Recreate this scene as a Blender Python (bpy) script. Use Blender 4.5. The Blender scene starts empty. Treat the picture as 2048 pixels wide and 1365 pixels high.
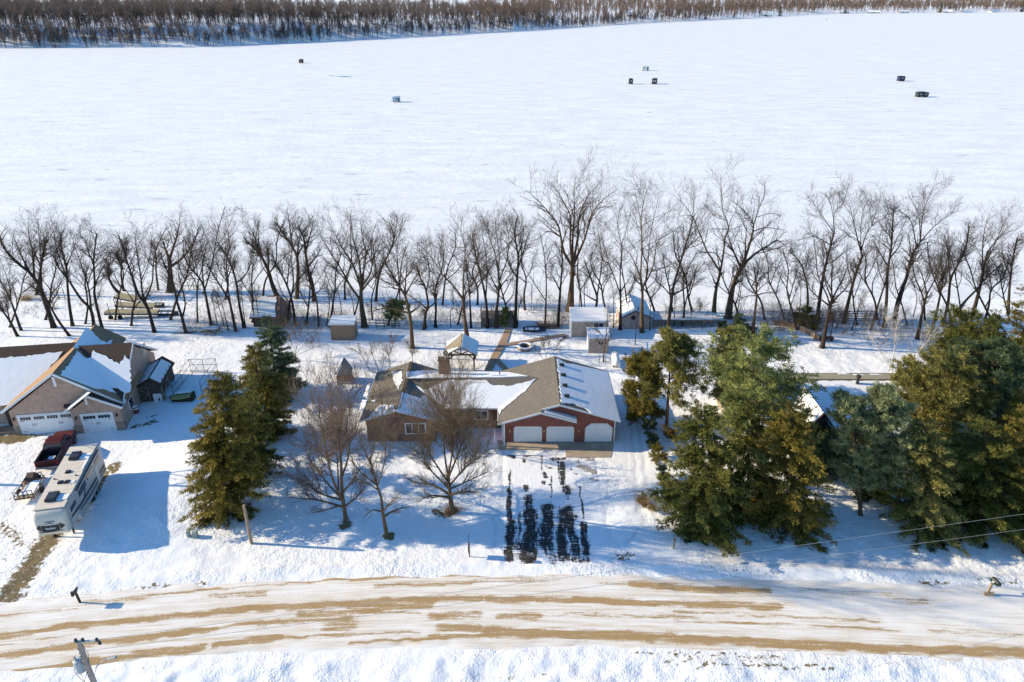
import bpy, bmesh, math, random
import numpy as np
from mathutils import Vector, Matrix
from mathutils.geometry import tessellate_polygon

# ---------------------------------------------------------------- camera, sky, sun, exposure
S = bpy.context.scene
COL = S.collection
F, TH, CH = 1420.0, math.radians(26.1), 41.7          # focal length (px of a 2048 wide frame), downward tilt, drone height
cd = bpy.data.cameras.new('camera'); cam = bpy.data.objects.new('camera', cd); COL.objects.link(cam)
cam.location = (0, 0, CH); cam.rotation_euler = (math.pi/2 - TH, 0, 0)
cd.sensor_fit = 'HORIZONTAL'; cd.sensor_width = 36.0; cd.lens = 36.0*F/2048
cd.clip_start = 0.5; cd.clip_end = 30000
S.camera = cam
SUN_EL, SUN_AZ = math.radians(22.8), math.atan2(-1, 0.09)
w = bpy.data.worlds.new('World'); S.world = w; w.use_nodes = True
nt = w.node_tree; nt.nodes.clear()
sky = nt.nodes.new('ShaderNodeTexSky'); sky.sky_type = 'NISHITA'; sky.sun_disc = False
sky.sun_elevation = SUN_EL; sky.sun_rotation = SUN_AZ % (2*math.pi)
sky.air_density = 1.0; sky.dust_density = 0.3; sky.ozone_density = 3.0
bg = nt.nodes.new('ShaderNodeBackground'); bg.inputs['Strength'].default_value = 0.15
ow = nt.nodes.new('ShaderNodeOutputWorld')
hs = nt.nodes.new('ShaderNodeHueSaturation'); hs.inputs['Saturation'].default_value = 1.24
nt.links.new(sky.outputs[0], hs.inputs['Color']); nt.links.new(hs.outputs[0], bg.inputs[0]); nt.links.new(bg.outputs[0], ow.inputs[0])
sd = bpy.data.lights.new('sun', 'SUN'); sd.energy = 4.7; sd.angle = math.radians(0.5); sd.color = (1.0, 0.845, 0.585)
so = bpy.data.objects.new('sun', sd); COL.objects.link(so)
sdir = Vector((math.sin(SUN_AZ)*math.cos(SUN_EL), math.cos(SUN_AZ)*math.cos(SUN_EL), math.sin(SUN_EL)))
so.rotation_euler = sdir.to_track_quat('Z', 'Y').to_euler(); so.location = (-60, 60, 60)
S.view_settings.view_transform = 'Standard'; S.view_settings.look = 'None'
S.view_settings.exposure = 0.75; S.view_settings.gamma = 1.0

# ---------------------------------------------------------------- pixel -> place
_c, _s = math.cos(TH), math.sin(TH)
def ray(px, py):
    x = (px-1024)/F; d = (py-682.5)/F
    return (x, _c-d*_s, -_s-d*_c)
def G(px, py, z=0.0):
    r = ray(px, py); k = (z-CH)/r[2]; return Vector((r[0]*k, r[1]*k, z))
def P(px, py, Y):
    r = ray(px, py); k = Y/r[1]; return Vector((r[0]*k, Y, CH+r[2]*k))
def PL(px, py, p, n):
    r = Vector(ray(px, py)); o = Vector((0, 0, CH)); k = (p-o).dot(n)/r.dot(n); return o+r*k

# ---------------------------------------------------------------- noise and terrain
def vnoise(x, y, sc, seed=0):
    x = np.asarray(x, float)/sc+seed*17.3; y = np.asarray(y, float)/sc+seed*9.1
    xi, yi = np.floor(x), np.floor(y); fx, fy = x-xi, y-yi
    fx, fy = fx*fx*(3-2*fx), fy*fy*(3-2*fy)
    def h(a, b):
        v = np.sin(a*127.1+b*311.7+seed*74.7)*43758.5453; return v-np.floor(v)
    return (h(xi, yi)*(1-fx)+h(xi+1, yi)*fx)*(1-fy)+(h(xi, yi+1)*(1-fx)+h(xi+1, yi+1)*fx)*fy
def sstep(a, b, x):
    t = np.clip((np.asarray(x, float)-a)/(b-a), 0, 1); return t*t*(3-2*t)
LAKE = -2.0
SHPX = [-700, 0, 380, 560, 800, 1024, 1300, 1500, 1640, 2048, 2900]
SHPY = [100, 97, 95, 87, 75, 62, 45, 37, 28, 25, 24]
_sh = [G(a, b, LAKE) for a, b in zip(SHPX, SHPY)]
SH_T = [math.atan2(v.x, v.y) for v in _sh]; SH_R = [math.hypot(v.x, v.y) for v in _sh]
BLUFF = [17, 17, 17, 15, 12, 10, 6, 4, 3, 3, 3]
MOUNDS = [(G(385, 955), 5.5, 8, .95), (G(450, 890), 4, 5, .25), (G(1560, 665), 7, 3, .4), (G(1250, 1010), 2.5, 5, .18)]
def terrain(x, y):
    x = np.asarray(x, float); y = np.asarray(y, float)
    x, y = np.broadcast_arrays(x, y)
    w_ = sstep(-46, -34, x)*(1-sstep(26, 36, x))
    gentle = -2.9*sstep(82, 118, y)
    steep = -1.25*sstep(88.6, 91.2, y)-1.75*sstep(92, 118, y)
    z = gentle*(1-w_)+steep*w_
    z = z-1.0*sstep(112, 122, y)
    for m, a, b, k in MOUNDS:
        z = z+k*np.exp(-((x-m.x)/a)**2-((y-m.y)/b)**2)
    r = np.hypot(x, y); t = np.arctan2(x, np.maximum(y, 1e-3))
    R = np.interp(t, SH_T, SH_R); B = np.interp(t, SH_T, BLUFF); d = r-R
    far = np.where(d > -6, -4+1.0*sstep(-6, 0, d)*2.0+B*sstep(3, 48, d)*(.8+.4*vnoise(x, y, 60, 3))+np.clip(d-20, 0, 3000)*.016, -4)
    return np.where(r > 300, far, z)
def th(x, y): return float(terrain(x, y))
def GT(px, py):
    z = 0.0
    for _ in range(12):
        p = G(px, py, z); z = .5*z+.5*th(p.x, p.y)
    p = G(px, py, z); p.z = th(p.x, p.y); return p

# ---------------------------------------------------------------- materials
MATS = {}
def newmat(name):
    m = bpy.data.materials.new(name); m.use_nodes = True; t = m.node_tree
    b = t.nodes['Principled BSDF']; MATS[name] = m; return m, t, b
def nd(t, ty, **k):
    n = t.nodes.new(ty)
    for a, v in k.items():
        if a.startswith('i_'): n.inputs[a[2:].replace('_', ' ')].default_value = v
        else: setattr(n, a, v)
    return n
def mixc(t, fac, a, b):
    n = nd(t, 'ShaderNodeMix', data_type='RGBA')
    for s, v in ((0, fac), (6, a), (7, b)):
        if isinstance(v, bpy.types.NodeSocket): t.links.new(v, n.inputs[s])
        else: n.inputs[s].default_value = v if s == 0 else (*v, 1)
    return n.outputs[2]
def mth(t, op, a, b=0.0, clamp=False):
    n = nd(t, 'ShaderNodeMath', operation=op, use_clamp=clamp)
    for s, v in ((0, a), (1, b)):
        if isinstance(v, bpy.types.NodeSocket): t.links.new(v, n.inputs[s])
        else: n.inputs[s].default_value = v
    return n.outputs[0]
def noise(t, vec, scale, detail=4, rough=.6):
    n = nd(t, 'ShaderNodeTexNoise', i_Scale=scale, i_Detail=detail, i_Roughness=rough)
    t.links.new(vec, n.inputs['Vector']); return n.outputs['Fac']
def mapr(t, v, a, b, c=0.0, d=1.0):
    n = nd(t, 'ShaderNodeMapRange'); t.links.new(v, n.inputs[0])
    for i, q in enumerate((a, b, c, d)): n.inputs[i+1].default_value = q
    return n.outputs[0]
def scalev(t, vec, s):
    n = nd(t, 'ShaderNodeVectorMath', operation='MULTIPLY'); t.links.new(vec, n.inputs[0]); n.inputs[1].default_value = s; return n.outputs[0]
def bump(t, b, h, strength=.3, dist=.05):
    n = nd(t, 'ShaderNodeBump', i_Strength=strength, i_Distance=dist)
    t.links.new(h, n.inputs['Height']); t.links.new(n.outputs[0], b.inputs['Normal'])
def objc(t): return nd(t, 'ShaderNodeTexCoord').outputs['Object']
def M(name, col, rough=.75, var=.25, scale=3.0, metal=0.0, bmp=0.0, spec=.3, stretch=None):
    if name in MATS: return MATS[name]
    m, t, b = newmat(name); o = objc(t)
    if stretch: o = scalev(t, o, stretch)
    f = mapr(t, noise(t, o, scale), .3, .7)
    lo = tuple(c*(1-var) for c in col); hi = tuple(min(1, c*(1+var)) for c in col)
    t.links.new(mixc(t, f, lo, hi), b.inputs['Base Color'])
    b.inputs['Roughness'].default_value = rough; b.inputs['Metallic'].default_value = metal
    b.inputs['Specular IOR Level'].default_value = spec
    if bmp: bump(t, b, noise(t, o, scale*4), bmp, .03)
    return m
def banded(name, col, period, axis=2, var=.2, depth=.35, rough=.7):
    """siding / boards: dark joint lines every period metres along one axis"""
    if name in MATS: return MATS[name]
    m, t, b = newmat(name); o = objc(t)
    sp = nd(t, 'ShaderNodeSeparateXYZ'); t.links.new(o, sp.inputs[0])
    v = mth(t, 'FRACT', mth(t, 'MULTIPLY', sp.outputs[axis], 1/period))
    ln = mapr(t, v, 0.0, .14); f = mapr(t, noise(t, o, 2.0), .3, .7)
    c = mixc(t, f, tuple(k*(1-var) for k in col), tuple(k*(1+var) for k in col))
    c = mixc(t, ln, tuple(k*(1-depth) for k in col), c)
    t.links.new(c, b.inputs['Base Color']); b.inputs['Roughness'].default_value = rough
    bump(t, b, v, .4, .02); return m
def brick(name, c1, c2, mortar):
    m, t, b = newmat(name); o = objc(t)
    sp = nd(t, 'ShaderNodeSeparateXYZ'); t.links.new(o, sp.inputs[0])
    cb = nd(t, 'ShaderNodeCombineXYZ'); t.links.new(mth(t, 'ADD', sp.outputs[0], sp.outputs[1]), cb.inputs[0]); t.links.new(sp.outputs[2], cb.inputs[1])
    br = nd(t, 'ShaderNodeTexBrick', i_Scale=1.0); t.links.new(cb.outputs[0], br.inputs['Vector'])
    br.inputs['Color1'].default_value = (*c1, 1); br.inputs['Color2'].default_value = (*c2, 1); br.inputs['Mortar'].default_value = (*mortar, 1)
    br.inputs['Brick Width'].default_value = .22; br.inputs['Row Height'].default_value = .075; br.inputs['Mortar Size'].default_value = .008
    f = mapr(t, noise(t, o, 1.5), .3, .7)
    mm = nd(t, 'ShaderNodeMix', data_type='RGBA', blend_type='MULTIPLY'); mm.inputs[0].default_value = 1
    t.links.new(br.outputs[0], mm.inputs[6]); t.links.new(mixc(t, f, (.75, .75, .75), (1.15, 1.1, 1.1)), mm.inputs[7])
    t.links.new(mm.outputs[2], b.inputs['Base Color']); b.inputs['Roughness'].default_value = .85; return m
def shingle(name, col):
    m, t, b = newmat(name); o = objc(t)
    f = mapr(t, noise(t, scalev(t, o, (3.2, 3.2, 9)), 1.0, 3, .7), .25, .75)
    g = mapr(t, noise(t, o, .5, 3), .3, .7); v = noise(t, o, 26, 2)
    c = mixc(t, f, tuple(k*.68 for k in col), tuple(k*1.3 for k in col))
    c = mixc(t, mth(t, 'MULTIPLY', g, .35), c, tuple(k*.8 for k in col))
    t.links.new(c, b.inputs['Base Color']); b.inputs['Roughness'].default_value = .9
    b.inputs['Specular IOR Level'].default_value = .15
    bump(t, b, v, .5, .02); return m
def snowmat(name='snow', base=.84, streak=None, bs=.35):
    m, t, b = newmat(name); o = objc(t)
    f = mapr(t, noise(t, o, .35, 5), .3, .7)
    c = mixc(t, f, (base*.955, base*.965, base*.98), (base, base, base*1.0))
    t.links.new(c, b.inputs['Base Color']); b.inputs['Roughness'].default_value = .65; b.inputs['Specular IOR Level'].default_value = .2
    h = mth(t, 'ADD', noise(t, o, 1.2, 4), mth(t, 'MULTIPLY', noise(t, o, 9, 3), .35))
    bump(t, b, h, bs, .08); return m
SNOW = snowmat()
def leafmat(name, dark, mid, light, rough=.7):
    m, t, b = newmat(name)
    a = nd(t, 'ShaderNodeAttribute', attribute_name='tint'); r = nd(t, 'ShaderNodeValToRGB')
    t.links.new(a.outputs['Fac'], r.inputs[0]); e = r.color_ramp.elements
    e[0].color = (*dark, 1); e[1].color = (*light, 1); q = e.new(.5); q.color = (*mid, 1)
    t.links.new(r.outputs[0], b.inputs['Base Color']); b.inputs['Roughness'].default_value = rough; b.inputs['Specular IOR Level'].default_value = .15
    tl = t.nodes.new('ShaderNodeBsdfTranslucent'); t.links.new(r.outputs[0], tl.inputs['Color']); mx = t.nodes.new('ShaderNodeMixShader'); mx.inputs[0].default_value = .3
    ou = t.nodes['Material Output']; t.links.new(b.outputs[0], mx.inputs[1]); t.links.new(tl.outputs[0], mx.inputs[2]); t.links.new(mx.outputs[0], ou.inputs['Surface'])
    return m

# ---------------------------------------------------------------- objects
XF = {}
def tagp(o, label=None, cat=None, group=None, kind=None):
    if label: o['label'] = label
    if cat: o['category'] = cat
    if group: o['group'] = group
    if kind: o['kind'] = kind
    return o
def thing(name, label, cat, loc=(0, 0, 0), rotz=0.0, group=None):
    o = bpy.data.objects.new(name, None); COL.objects.link(o); o.empty_display_size = .3
    o.location = loc; o.rotation_euler = (0, 0, rotz)
    XF[o.name] = Matrix.Translation(Vector(loc)) @ Matrix.Rotation(rotz, 4, 'Z')
    return tagp(o, label, cat, group)
def meshobj(name, verts, faces, mat, parent=None, world=True, smooth=False):
    me = bpy.data.meshes.new(name)
    if parent is not None and world:
        inv = XF[parent.name].inverted(); verts = [inv @ Vector(v) for v in verts]
    me.from_pydata([tuple(v) for v in verts], [], faces); me.materials.append(mat)
    if smooth: me.polygons.foreach_set('use_smooth', [True]*len(me.polygons))
    bm = bmesh.new(); bm.from_mesh(me); bmesh.ops.recalc_face_normals(bm, faces=bm.faces); bm.to_mesh(me); bm.free()
    o = bpy.data.objects.new(name, me); COL.objects.link(o)
    if parent is not None: o.parent = parent; XF[o.name] = XF[parent.name]
    else: XF[o.name] = Matrix.Identity(4)
    return o
def npmesh(name, V, quads=None, tris=None, mat=None, parent=None, tint=None, off=None, smooth=False, attrs=None):
    me = bpy.data.meshes.new(name); V = np.asarray(V, np.float32)
    if off is not None: V = V-np.asarray(off, np.float32)
    L = []; nq = 0 if quads is None else len(quads); ntr = 0 if tris is None else len(tris)
    if nq: L.append(np.asarray(quads, np.int32).ravel())
    if ntr: L.append(np.asarray(tris, np.int32).ravel())
    L = np.concatenate(L); me.vertices.add(len(V)); me.vertices.foreach_set('co', V.ravel())
    me.loops.add(len(L)); me.loops.foreach_set('vertex_index', L)
    me.polygons.add(nq+ntr)
    st = np.concatenate([np.arange(nq)*4, nq*4+np.arange(ntr)*3]).astype(np.int32)
    me.polygons.foreach_set('loop_start', st)
    me.update(calc_edges=True)
    if smooth: me.polygons.foreach_set('use_smooth', np.ones(nq+ntr, bool))
    al = dict(attrs or {})
    if tint is not None: al['tint'] = tint
    for k, v in al.items():
        a = me.attributes.new(k, 'FLOAT', 'POINT'); a.data.foreach_set('value', np.asarray(v, np.float32))
    if mat: me.materials.append(mat)
    o = bpy.data.objects.new(name, me); COL.objects.link(o)
    if parent is not None: o.parent = parent; XF[o.name] = XF[parent.name]
    return o
class MB:
    def __init__(s): s.v = []; s.f = []
    def add(s, vs, fs):
        k = len(s.v); s.v += [Vector(q) for q in vs]; s.f += [tuple(i+k for i in f) for f in fs]; return s
    def box(s, x0, x1, y0, y1, z0, z1):
        return s.add([(x0, y0, z0), (x1, y0, z0), (x1, y1, z0), (x0, y1, z0), (x0, y0, z1), (x1, y0, z1), (x1, y1, z1), (x0, y1, z1)],
                     [(0, 1, 2, 3), (4, 5, 6, 7), (0, 1, 5, 4), (1, 2, 6, 5), (2, 3, 7, 6), (3, 0, 4, 7)])
    def prism(s, poly, ext):
        n = len(poly); a = [Vector(p) for p in poly]; e = Vector(ext); b = [p+e for p in a]
        return s.add(a+b, [tuple(range(n)), tuple(range(n, 2*n))]+[(i, (i+1) % n, n+(i+1) % n, n+i) for i in range(n)])
    def tube(s, pts, r, n=6):
        pts = [Vector(p) for p in pts]; rs = r if isinstance(r, (list, tuple)) else [r]*len(pts); vs = []; fs = []
        for i, p in enumerate(pts):
            d = (pts[min(i+1, len(pts)-1)]-pts[max(i-1, 0)]).normalized()
            u = d.cross(Vector((0, 0, 1)) if abs(d.z) < .9 else Vector((1, 0, 0))).normalized(); w2 = d.cross(u)
            vs += [p+(u*math.cos(2*math.pi*k/n)+w2*math.sin(2*math.pi*k/n))*rs[i] for k in range(n)]
        for i in range(len(pts)-1):
            fs += [(i*n+k, i*n+(k+1) % n, (i+1)*n+(k+1) % n, (i+1)*n+k) for k in range(n)]
        fs += [tuple(range(n)), tuple(range((len(pts)-1)*n, len(pts)*n))]
        return s.add(vs, fs)
    def bar(s, p0, p1, w_, h_):
        p0, p1 = Vector(p0), Vector(p1); d = (p1-p0).normalized()
        u = d.cross(Vector((0, 0, 1)) if abs(d.z) < .95 else Vector((1, 0, 0))).normalized()*w_/2; v = d.cross(u).normalized()*h_/2
        return s.add([p0-u-v, p0+u-v, p0+u+v, p0-u+v, p1-u-v, p1+u-v, p1+u+v, p1-u+v],
                     [(0, 1, 2, 3), (4, 5, 6, 7), (0, 1, 5, 4), (1, 2, 6, 5), (2, 3, 7, 6), (3, 0, 4, 7)])
    def loft(s, rings, cap=True):
        n = len(rings[0]); vs = [q for r in rings for q in r]; fs = []
        for i in range(len(rings)-1): fs += [(i*n+k, i*n+(k+1) % n, (i+1)*n+(k+1) % n, (i+1)*n+k) for k in range(n)]
        if cap: fs += [tuple(range(n)), tuple(range((len(rings)-1)*n, len(rings)*n))]
        return s.add(vs, fs)
    def ball(s, c, rx, ry, rz, n=12, m=7):
        rs = []
        for i in range(m+1):
            a = math.pi*(i+.001)/(m+.002)
            rs.append([(c[0]+rx*math.sin(a)*math.cos(2*math.pi*k/n), c[1]+ry*math.sin(a)*math.sin(2*math.pi*k/n), c[2]-rz*math.cos(a)) for k in range(n)])
        return s.loft(rs)
    def slab(s, poly, t):
        """flat polygon (concave allowed) thickened by t along its upward normal"""
        a = [Vector(p) for p in poly]; n = len(a); nn = Vector((0, 0, 0))
        for i in range(n): nn += a[i].cross(a[(i+1) % n])
        nn.normalize()
        if nn.z < 0: nn = -nn
        tr = tessellate_polygon([a]); b = [p+nn*t for p in a]
        return s.add(a+b, [tuple(q+n for q in f) for f in tr]+[tuple(f) for f in tr]+[(i, (i+1) % n, n+(i+1) % n, n+i) for i in range(n)])
    def build(s, name, mat, parent=None, world=True, smooth=False, label=None):
        o = meshobj(name, s.v, s.f, mat, parent, world, smooth)
        if label: o['label'] = label
        return o
def jag(poly, step=.3, amp=.13, seed=1, only=None):
    rnd = random.Random(seed); out = []; n = len(poly); P_ = [Vector(p) for p in poly]
    nn = Vector((0, 0, 0))
    for i in range(n): nn += P_[i].cross(P_[(i+1) % n])
    nn.normalize()
    for i in range(n):
        a, b = P_[i], P_[(i+1) % n]; out.append(a)
        if only is not None and i not in only: continue
        L = (b-a).length; k = int(L/step); sd_ = nn.cross((b-a).normalized())
        for j in range(1, k): out.append(a.lerp(b, j/k)+sd_*rnd.uniform(-amp, amp))
    return out
def simple(name, label, cat, mb, mat, group=None, smooth=False):
    c = sum((Vector((v.x, v.y, 0)) for v in mb.v), Vector())/len(mb.v); z = min(v.z for v in mb.v)
    base = Vector((c.x, c.y, z)); o = meshobj(name, [v-base for v in mb.v], mb.f, mat, None, True, smooth); o.location = base
    XF[o.name] = Matrix.Translation(base)
    return tagp(o, label, cat, group)
# ---------------------------------------------------------------- ground, lake, road, driveway
def strokes(X, Y, lst, wob=.25, z=0.0, wk=1.0):
    out = np.zeros_like(X); xw = X+(vnoise(X, Y, .9, 5)-.5)*wob*2; yw = Y+(vnoise(X, Y, .7, 6)-.5)*wob*2
    for pts, wd, st in lst:
        wd = wd*wk
        ps = [G(a, b, z) for a, b in pts]
        if len(ps) == 1: ps = ps*2
        d = np.full_like(X, 1e9)
        x0 = min(p.x for p in ps)-wd*3; x1 = max(p.x for p in ps)+wd*3; y0 = min(p.y for p in ps)-wd*3; y1 = max(p.y for p in ps)+wd*3
        s_ = (X > x0) & (X < x1) & (Y > y0) & (Y < y1)
        if not s_.any(): continue
        xs, ys = xw[s_], yw[s_]; dd = np.full_like(xs, 1e9)
        for a, b in zip(ps[:-1], ps[1:]):
            ex, ey = b.x-a.x, b.y-a.y; l2 = ex*ex+ey*ey+1e-9
            u = np.clip(((xs-a.x)*ex+(ys-a.y)*ey)/l2, 0, 1); dd = np.minimum(dd, np.hypot(xs-a.x-u*ex, ys-a.y-u*ey))
        out[s_] = np.maximum(out[s_], st*np.clip(1.5-dd/wd, 0, 1))
    return out
def grid(xs, ys):
    X, Y = np.meshgrid(xs, ys); n, m_ = len(xs), len(ys)
    i = np.arange((n-1)*(m_-1)); r = i//(n-1); c = i % (n-1); a = r*n+c
    return X, Y, np.stack([a, a+1, a+1+n, a+n], 1)
def nonuni(a, b, st, lo, hi, g=1.045):
    xs = list(np.arange(a, b+st/2, st)); s_ = st; x = xs[-1]
    while x < hi: s_ *= g; x += s_; xs.append(x)
    s_ = st; x = xs[0]; pre = []
    while x > lo: s_ *= g; x -= s_; pre.append(x)
    return np.array(pre[::-1]+xs)
def yc(x):
    x = np.clip(np.asarray(x, float), -70, 70); return 39.2-np.where(x < 0, .00178, .00102)*x*x
DRV = (-1.1, 8.6, 43.4, 59.4)
DIRT = [([(100, 1072), (70, 1120), (35, 1170), (5, 1215)], 1.25, .8), ([(150, 1040), (200, 965), (235, 930)], .7, .74), ([(20, 1000), (60, 950)], .5, .5), ([(5, 1050), (45, 1090)], .7, .6), ([(40, 1062), (10, 1120)], .6, .5),
        ([(-20, 880), (45, 876)], 1.1, .9), ([(60, 872), (150, 860)], .3, .7), ([(262, 857), (310, 843)], .45, .7), ([(290, 836), (315, 830)], .3, .6),
        ([(688, 1049)], .75, .8), ([(777, 1072)], .55, 1.0), ([(905, 1022)], .7, .9), ([(870, 1022), (895, 1032)], .4, .75), ([(1012, 655)], .3, .4),
        ([(1185, 1075), (1200, 1100)], .35, .8), ([(1215, 1105), (1255, 1112)], .8, .58), ([(1240, 1120)], .4, .8), ([(1283, 985), (1292, 1018)], .45, .75), ([(1300, 990), (1303, 1020)], .2, .7),
        ([(1264, 1305), (1400, 1307), (1560, 1318)], .2, .6), ([(1281, 1331), (1450, 1336), (1657, 1339)], .2, .62), ([(1350, 1318), (1560, 1326)], .5, .45),
        ([(601, 1293), (700, 1288)], .22, .9), ([(960, 1350), (1090, 1355)], .6, .4), ([(230, 1185), (330, 1172), (420, 1168)], .3, .55), ([(330, 1190), (400, 1180)], .25, .6),
        ([(1400, 1140), (1560, 1150)], .5, .45), ([(1840, 1165), (1900, 1170)], .4, .55), ([(1960, 1160), (2048, 1165)], .5, .5), ([(1010, 655)], .4, .3),
        ([(60, 600), (20, 630)], 1.6, .5), ([(100, 625)], 1.0, .52), ([(40, 640)], 1.2, .5), ([(1540, 655), (1640, 668)], 1.2, .5), ([(1700, 665), (1760, 680)], 1.6, .5),
        ([(350, 664), (420, 660)], .8, .62), ([(590, 655), (650, 655)], .8, .7), ([(730, 657), (960, 658)], .5, .55), ([(1095, 655)], .8, .7), ([(1125, 680), (1135, 672)], .5, .7)]
RUT = [([(1236, 765), (1252, 810), (1262, 860), (1268, 920), (1275, 985), (1280, 1030)], .22, .9), ([(1250, 765), (1266, 810), (1278, 860), (1286, 920), (1294, 985)], .22, .9), ([(1228, 770), (1240, 830), (1252, 900), (1262, 1000)], .2, .6), ([(1175, 715), (1195, 735), (1236, 765)], .25, .7), ([(1140, 690), (1170, 712), (1190, 735)], .22, .6),
       ([(1010, 890), (1004, 960), (998, 1010), (985, 1040)], .16, .8), ([(985, 1030), (990, 1060), (986, 1110)], .16, .8), ([(255, 700), (268, 660), (275, 640)], .25, .6), ([(1255, 1085), (1280, 1060), (1295, 1030)], .25, .7), ([(1690, 1150), (1650, 1120), (1640, 1000), (1650, 900)], .3, .4), ([(1180, 1120), (1250, 1150), (1330, 1165)], .25, .6), ([(1170, 1120), (1240, 1140), (1300, 1150)], .25, .6),
       ([(1700, 1160), (1760, 1190)], .3, .6), ([(1730, 1150), (1800, 1185)], .3, .6), ([(970, 1320), (968, 1365)], .14, .9), ([(948, 1340), (950, 1365)], .14, .8), ([(1146, 1325), (1148, 1365)], .14, .9), ([(10, 900), (60, 960), (20, 1030)], .4, .35), ([(700, 715), (760, 700), (840, 720)], .3, .3), ([(500, 720), (560, 850), (580, 1000)], .5, .25)]
def build_ground():
    xs = nonuni(-62, 62, .3, -5200, 5200); ys = nonuni(24, 108, .28, -30, 7500, 1.04)
    X, Y, Q = grid(xs, ys); Z = terrain(X, Y)
    near = (Y < 125)
    lump = (vnoise(X, Y, 1.3, 1)-.5)*.11+(vnoise(X, Y, .62, 2)-.5)*.11+(vnoise(X, Y, 5, 4)-.5)*.12
    rough_ = sstep(34.9, 34.0, Y-(yc(X)-39.2))*1.25+.14+.5*sstep(.45, .7, vnoise(X, Y, 8, 14))     # ploughed verge nearer than the road is rougher
    rt = np.abs(Y-yc(X)); onroad = 1-sstep(3.1, 3.75, rt)
    ondr = (1-sstep(-.7, -.05, np.maximum.reduce([DRV[0]-X, X-DRV[1], DRV[2]-Y, Y-DRV[3]])))
    flat = np.maximum(onroad, ondr)
    berm = .16*np.exp(-((rt-4.6)/.5)**2)*(1-ondr)*(.5+vnoise(X, Y, 1.1, 8))
    Z = Z+near*(lump*rough_*(1-flat)+berm-.06*flat)
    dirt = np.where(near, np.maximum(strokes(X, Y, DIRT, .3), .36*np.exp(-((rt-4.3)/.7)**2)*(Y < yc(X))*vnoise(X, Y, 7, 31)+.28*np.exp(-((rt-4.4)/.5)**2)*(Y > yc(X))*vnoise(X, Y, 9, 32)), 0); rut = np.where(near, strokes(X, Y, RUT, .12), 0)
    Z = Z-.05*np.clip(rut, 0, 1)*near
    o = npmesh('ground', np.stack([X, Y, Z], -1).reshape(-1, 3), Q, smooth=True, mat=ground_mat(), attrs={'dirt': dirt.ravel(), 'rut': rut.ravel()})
    o['kind'] = 'structure'
def attr(t, n): return nd(t, 'ShaderNodeAttribute', attribute_name=n).outputs['Fac']
def ground_mat():
    m, t, b = newmat('snowy_ground'); o = objc(t)
    n1 = noise(t, o, 3.0, 5, .65); n2 = noise(t, o, 14, 3); d = attr(t, 'dirt')
    k = mapr(t, mth(t, 'ADD', d, mth(t, 'MULTIPLY', mth(t, 'SUBTRACT', n1, .5), 1.5)), .5, .66)
    f = mapr(t, noise(t, o, .3, 4), .3, .7)
    sn = mixc(t, f, (.80, .80, .81), (.86, .86, .86))
    tw = mapr(t, noise(t, scalev(t, o, (1, 1, 1)), 5.5, 4, .7), .66, .74)     # scattered litter poking through
    sn = mixc(t, mth(t, 'MULTIPLY', tw, .22), sn, (.35, .29, .2))
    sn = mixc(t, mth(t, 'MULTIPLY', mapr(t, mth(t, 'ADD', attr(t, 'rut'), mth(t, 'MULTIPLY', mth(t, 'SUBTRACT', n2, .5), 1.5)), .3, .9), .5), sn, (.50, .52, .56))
    dc = mixc(t, mapr(t, n2, .3, .7), (.10, .075, .035), (.24, .18, .09))
    t.links.new(mixc(t, k, sn, dc), b.inputs['Base Color']); b.inputs['Roughness'].default_value = .7; b.inputs['Specular IOR Level'].default_value = .2
    h = mth(t, 'ADD', mth(t, 'MULTIPLY', noise(t, o, 1.6, 3), .8), mth(t, 'MULTIPLY', noise(t, o, 7, 3), .35))
    h = mth(t, 'MULTIPLY', h, mapr(t, noise(t, o, .13, 3), .38, .62, .35, 1.25))
    bump(t, b, h, 1.0, .18); return m
def lake_mat():
    m, t, b = newmat('lake_ice'); o = objc(t)
    st = noise(t, scalev(t, o, (.05, .16, 1)), 1.0, 5, .7); f2 = noise(t, scalev(t, o, (.012, .03, 1)), 1, 4)
    c = mixc(t, mapr(t, st, .26, .6), (.64, .645, .66), (.82, .81, .795))
    c = mixc(t, mth(t, 'MULTIPLY', mapr(t, f2, .35, .7), .4), c, (.74, .74, .75))
    sp = mapr(t, noise(t, scalev(t, o, (.10, .42, 1)), 1.0, 2, .5),   .675, .72)   # small bare ice windows
    c = mixc(t, mth(t, 'MULTIPLY', sp, .55), c, (.2, .27, .36))
    t.links.new(c, b.inputs['Base Color']); b.inputs['Roughness'].default_value = .6; b.inputs['Specular IOR Level'].default_value = .2
    h = mth(t, 'ADD', noise(t, scalev(t, o, (.5, 1.1, 1)), 1.0, 4, .7), mth(t, 'MULTIPLY', noise(t, scalev(t, o, (.1, .2, 1)), 1, 3), 1.2))
    bump(t, b, h, .55, .35); return m
build_ground()
lk = npmesh('lake', [(-5000, 97, LAKE), (5000, 97, LAKE), (5000, 3200, LAKE), (-5000, 3200, LAKE)], [(0, 1, 2, 3)], mat=lake_mat()); lk['kind'] = 'structure'
# open lead / bare ice streak out on the lake
mbi = MB(); rr = random.Random(4)
for a, b2, wv in [((655, 150), (672, 153.5), 1.2), ((672, 153), (706, 154.5), 2.6)]:
    p, q = G(*a, LAKE), G(*b2, LAKE); n_ = 14; up_ = []; dn = []
    for i in range(n_+1):
        u = i/n_; c_ = p.lerp(q, u); h_ = wv*math.sin(math.pi*min(max(u, .04), .96))*rr.uniform(.6, 1.3); up_.append(c_+Vector((0, h_, .02))); dn.append(c_+Vector((0, -h_, .02)))
    mbi.slab(up_+dn[::-1], .01)
bi = mbi.build('bare_ice', M('bare_ice', (.10, .19, .27), .25, .2, .1)); bi['kind'] = 'structure'

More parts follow.
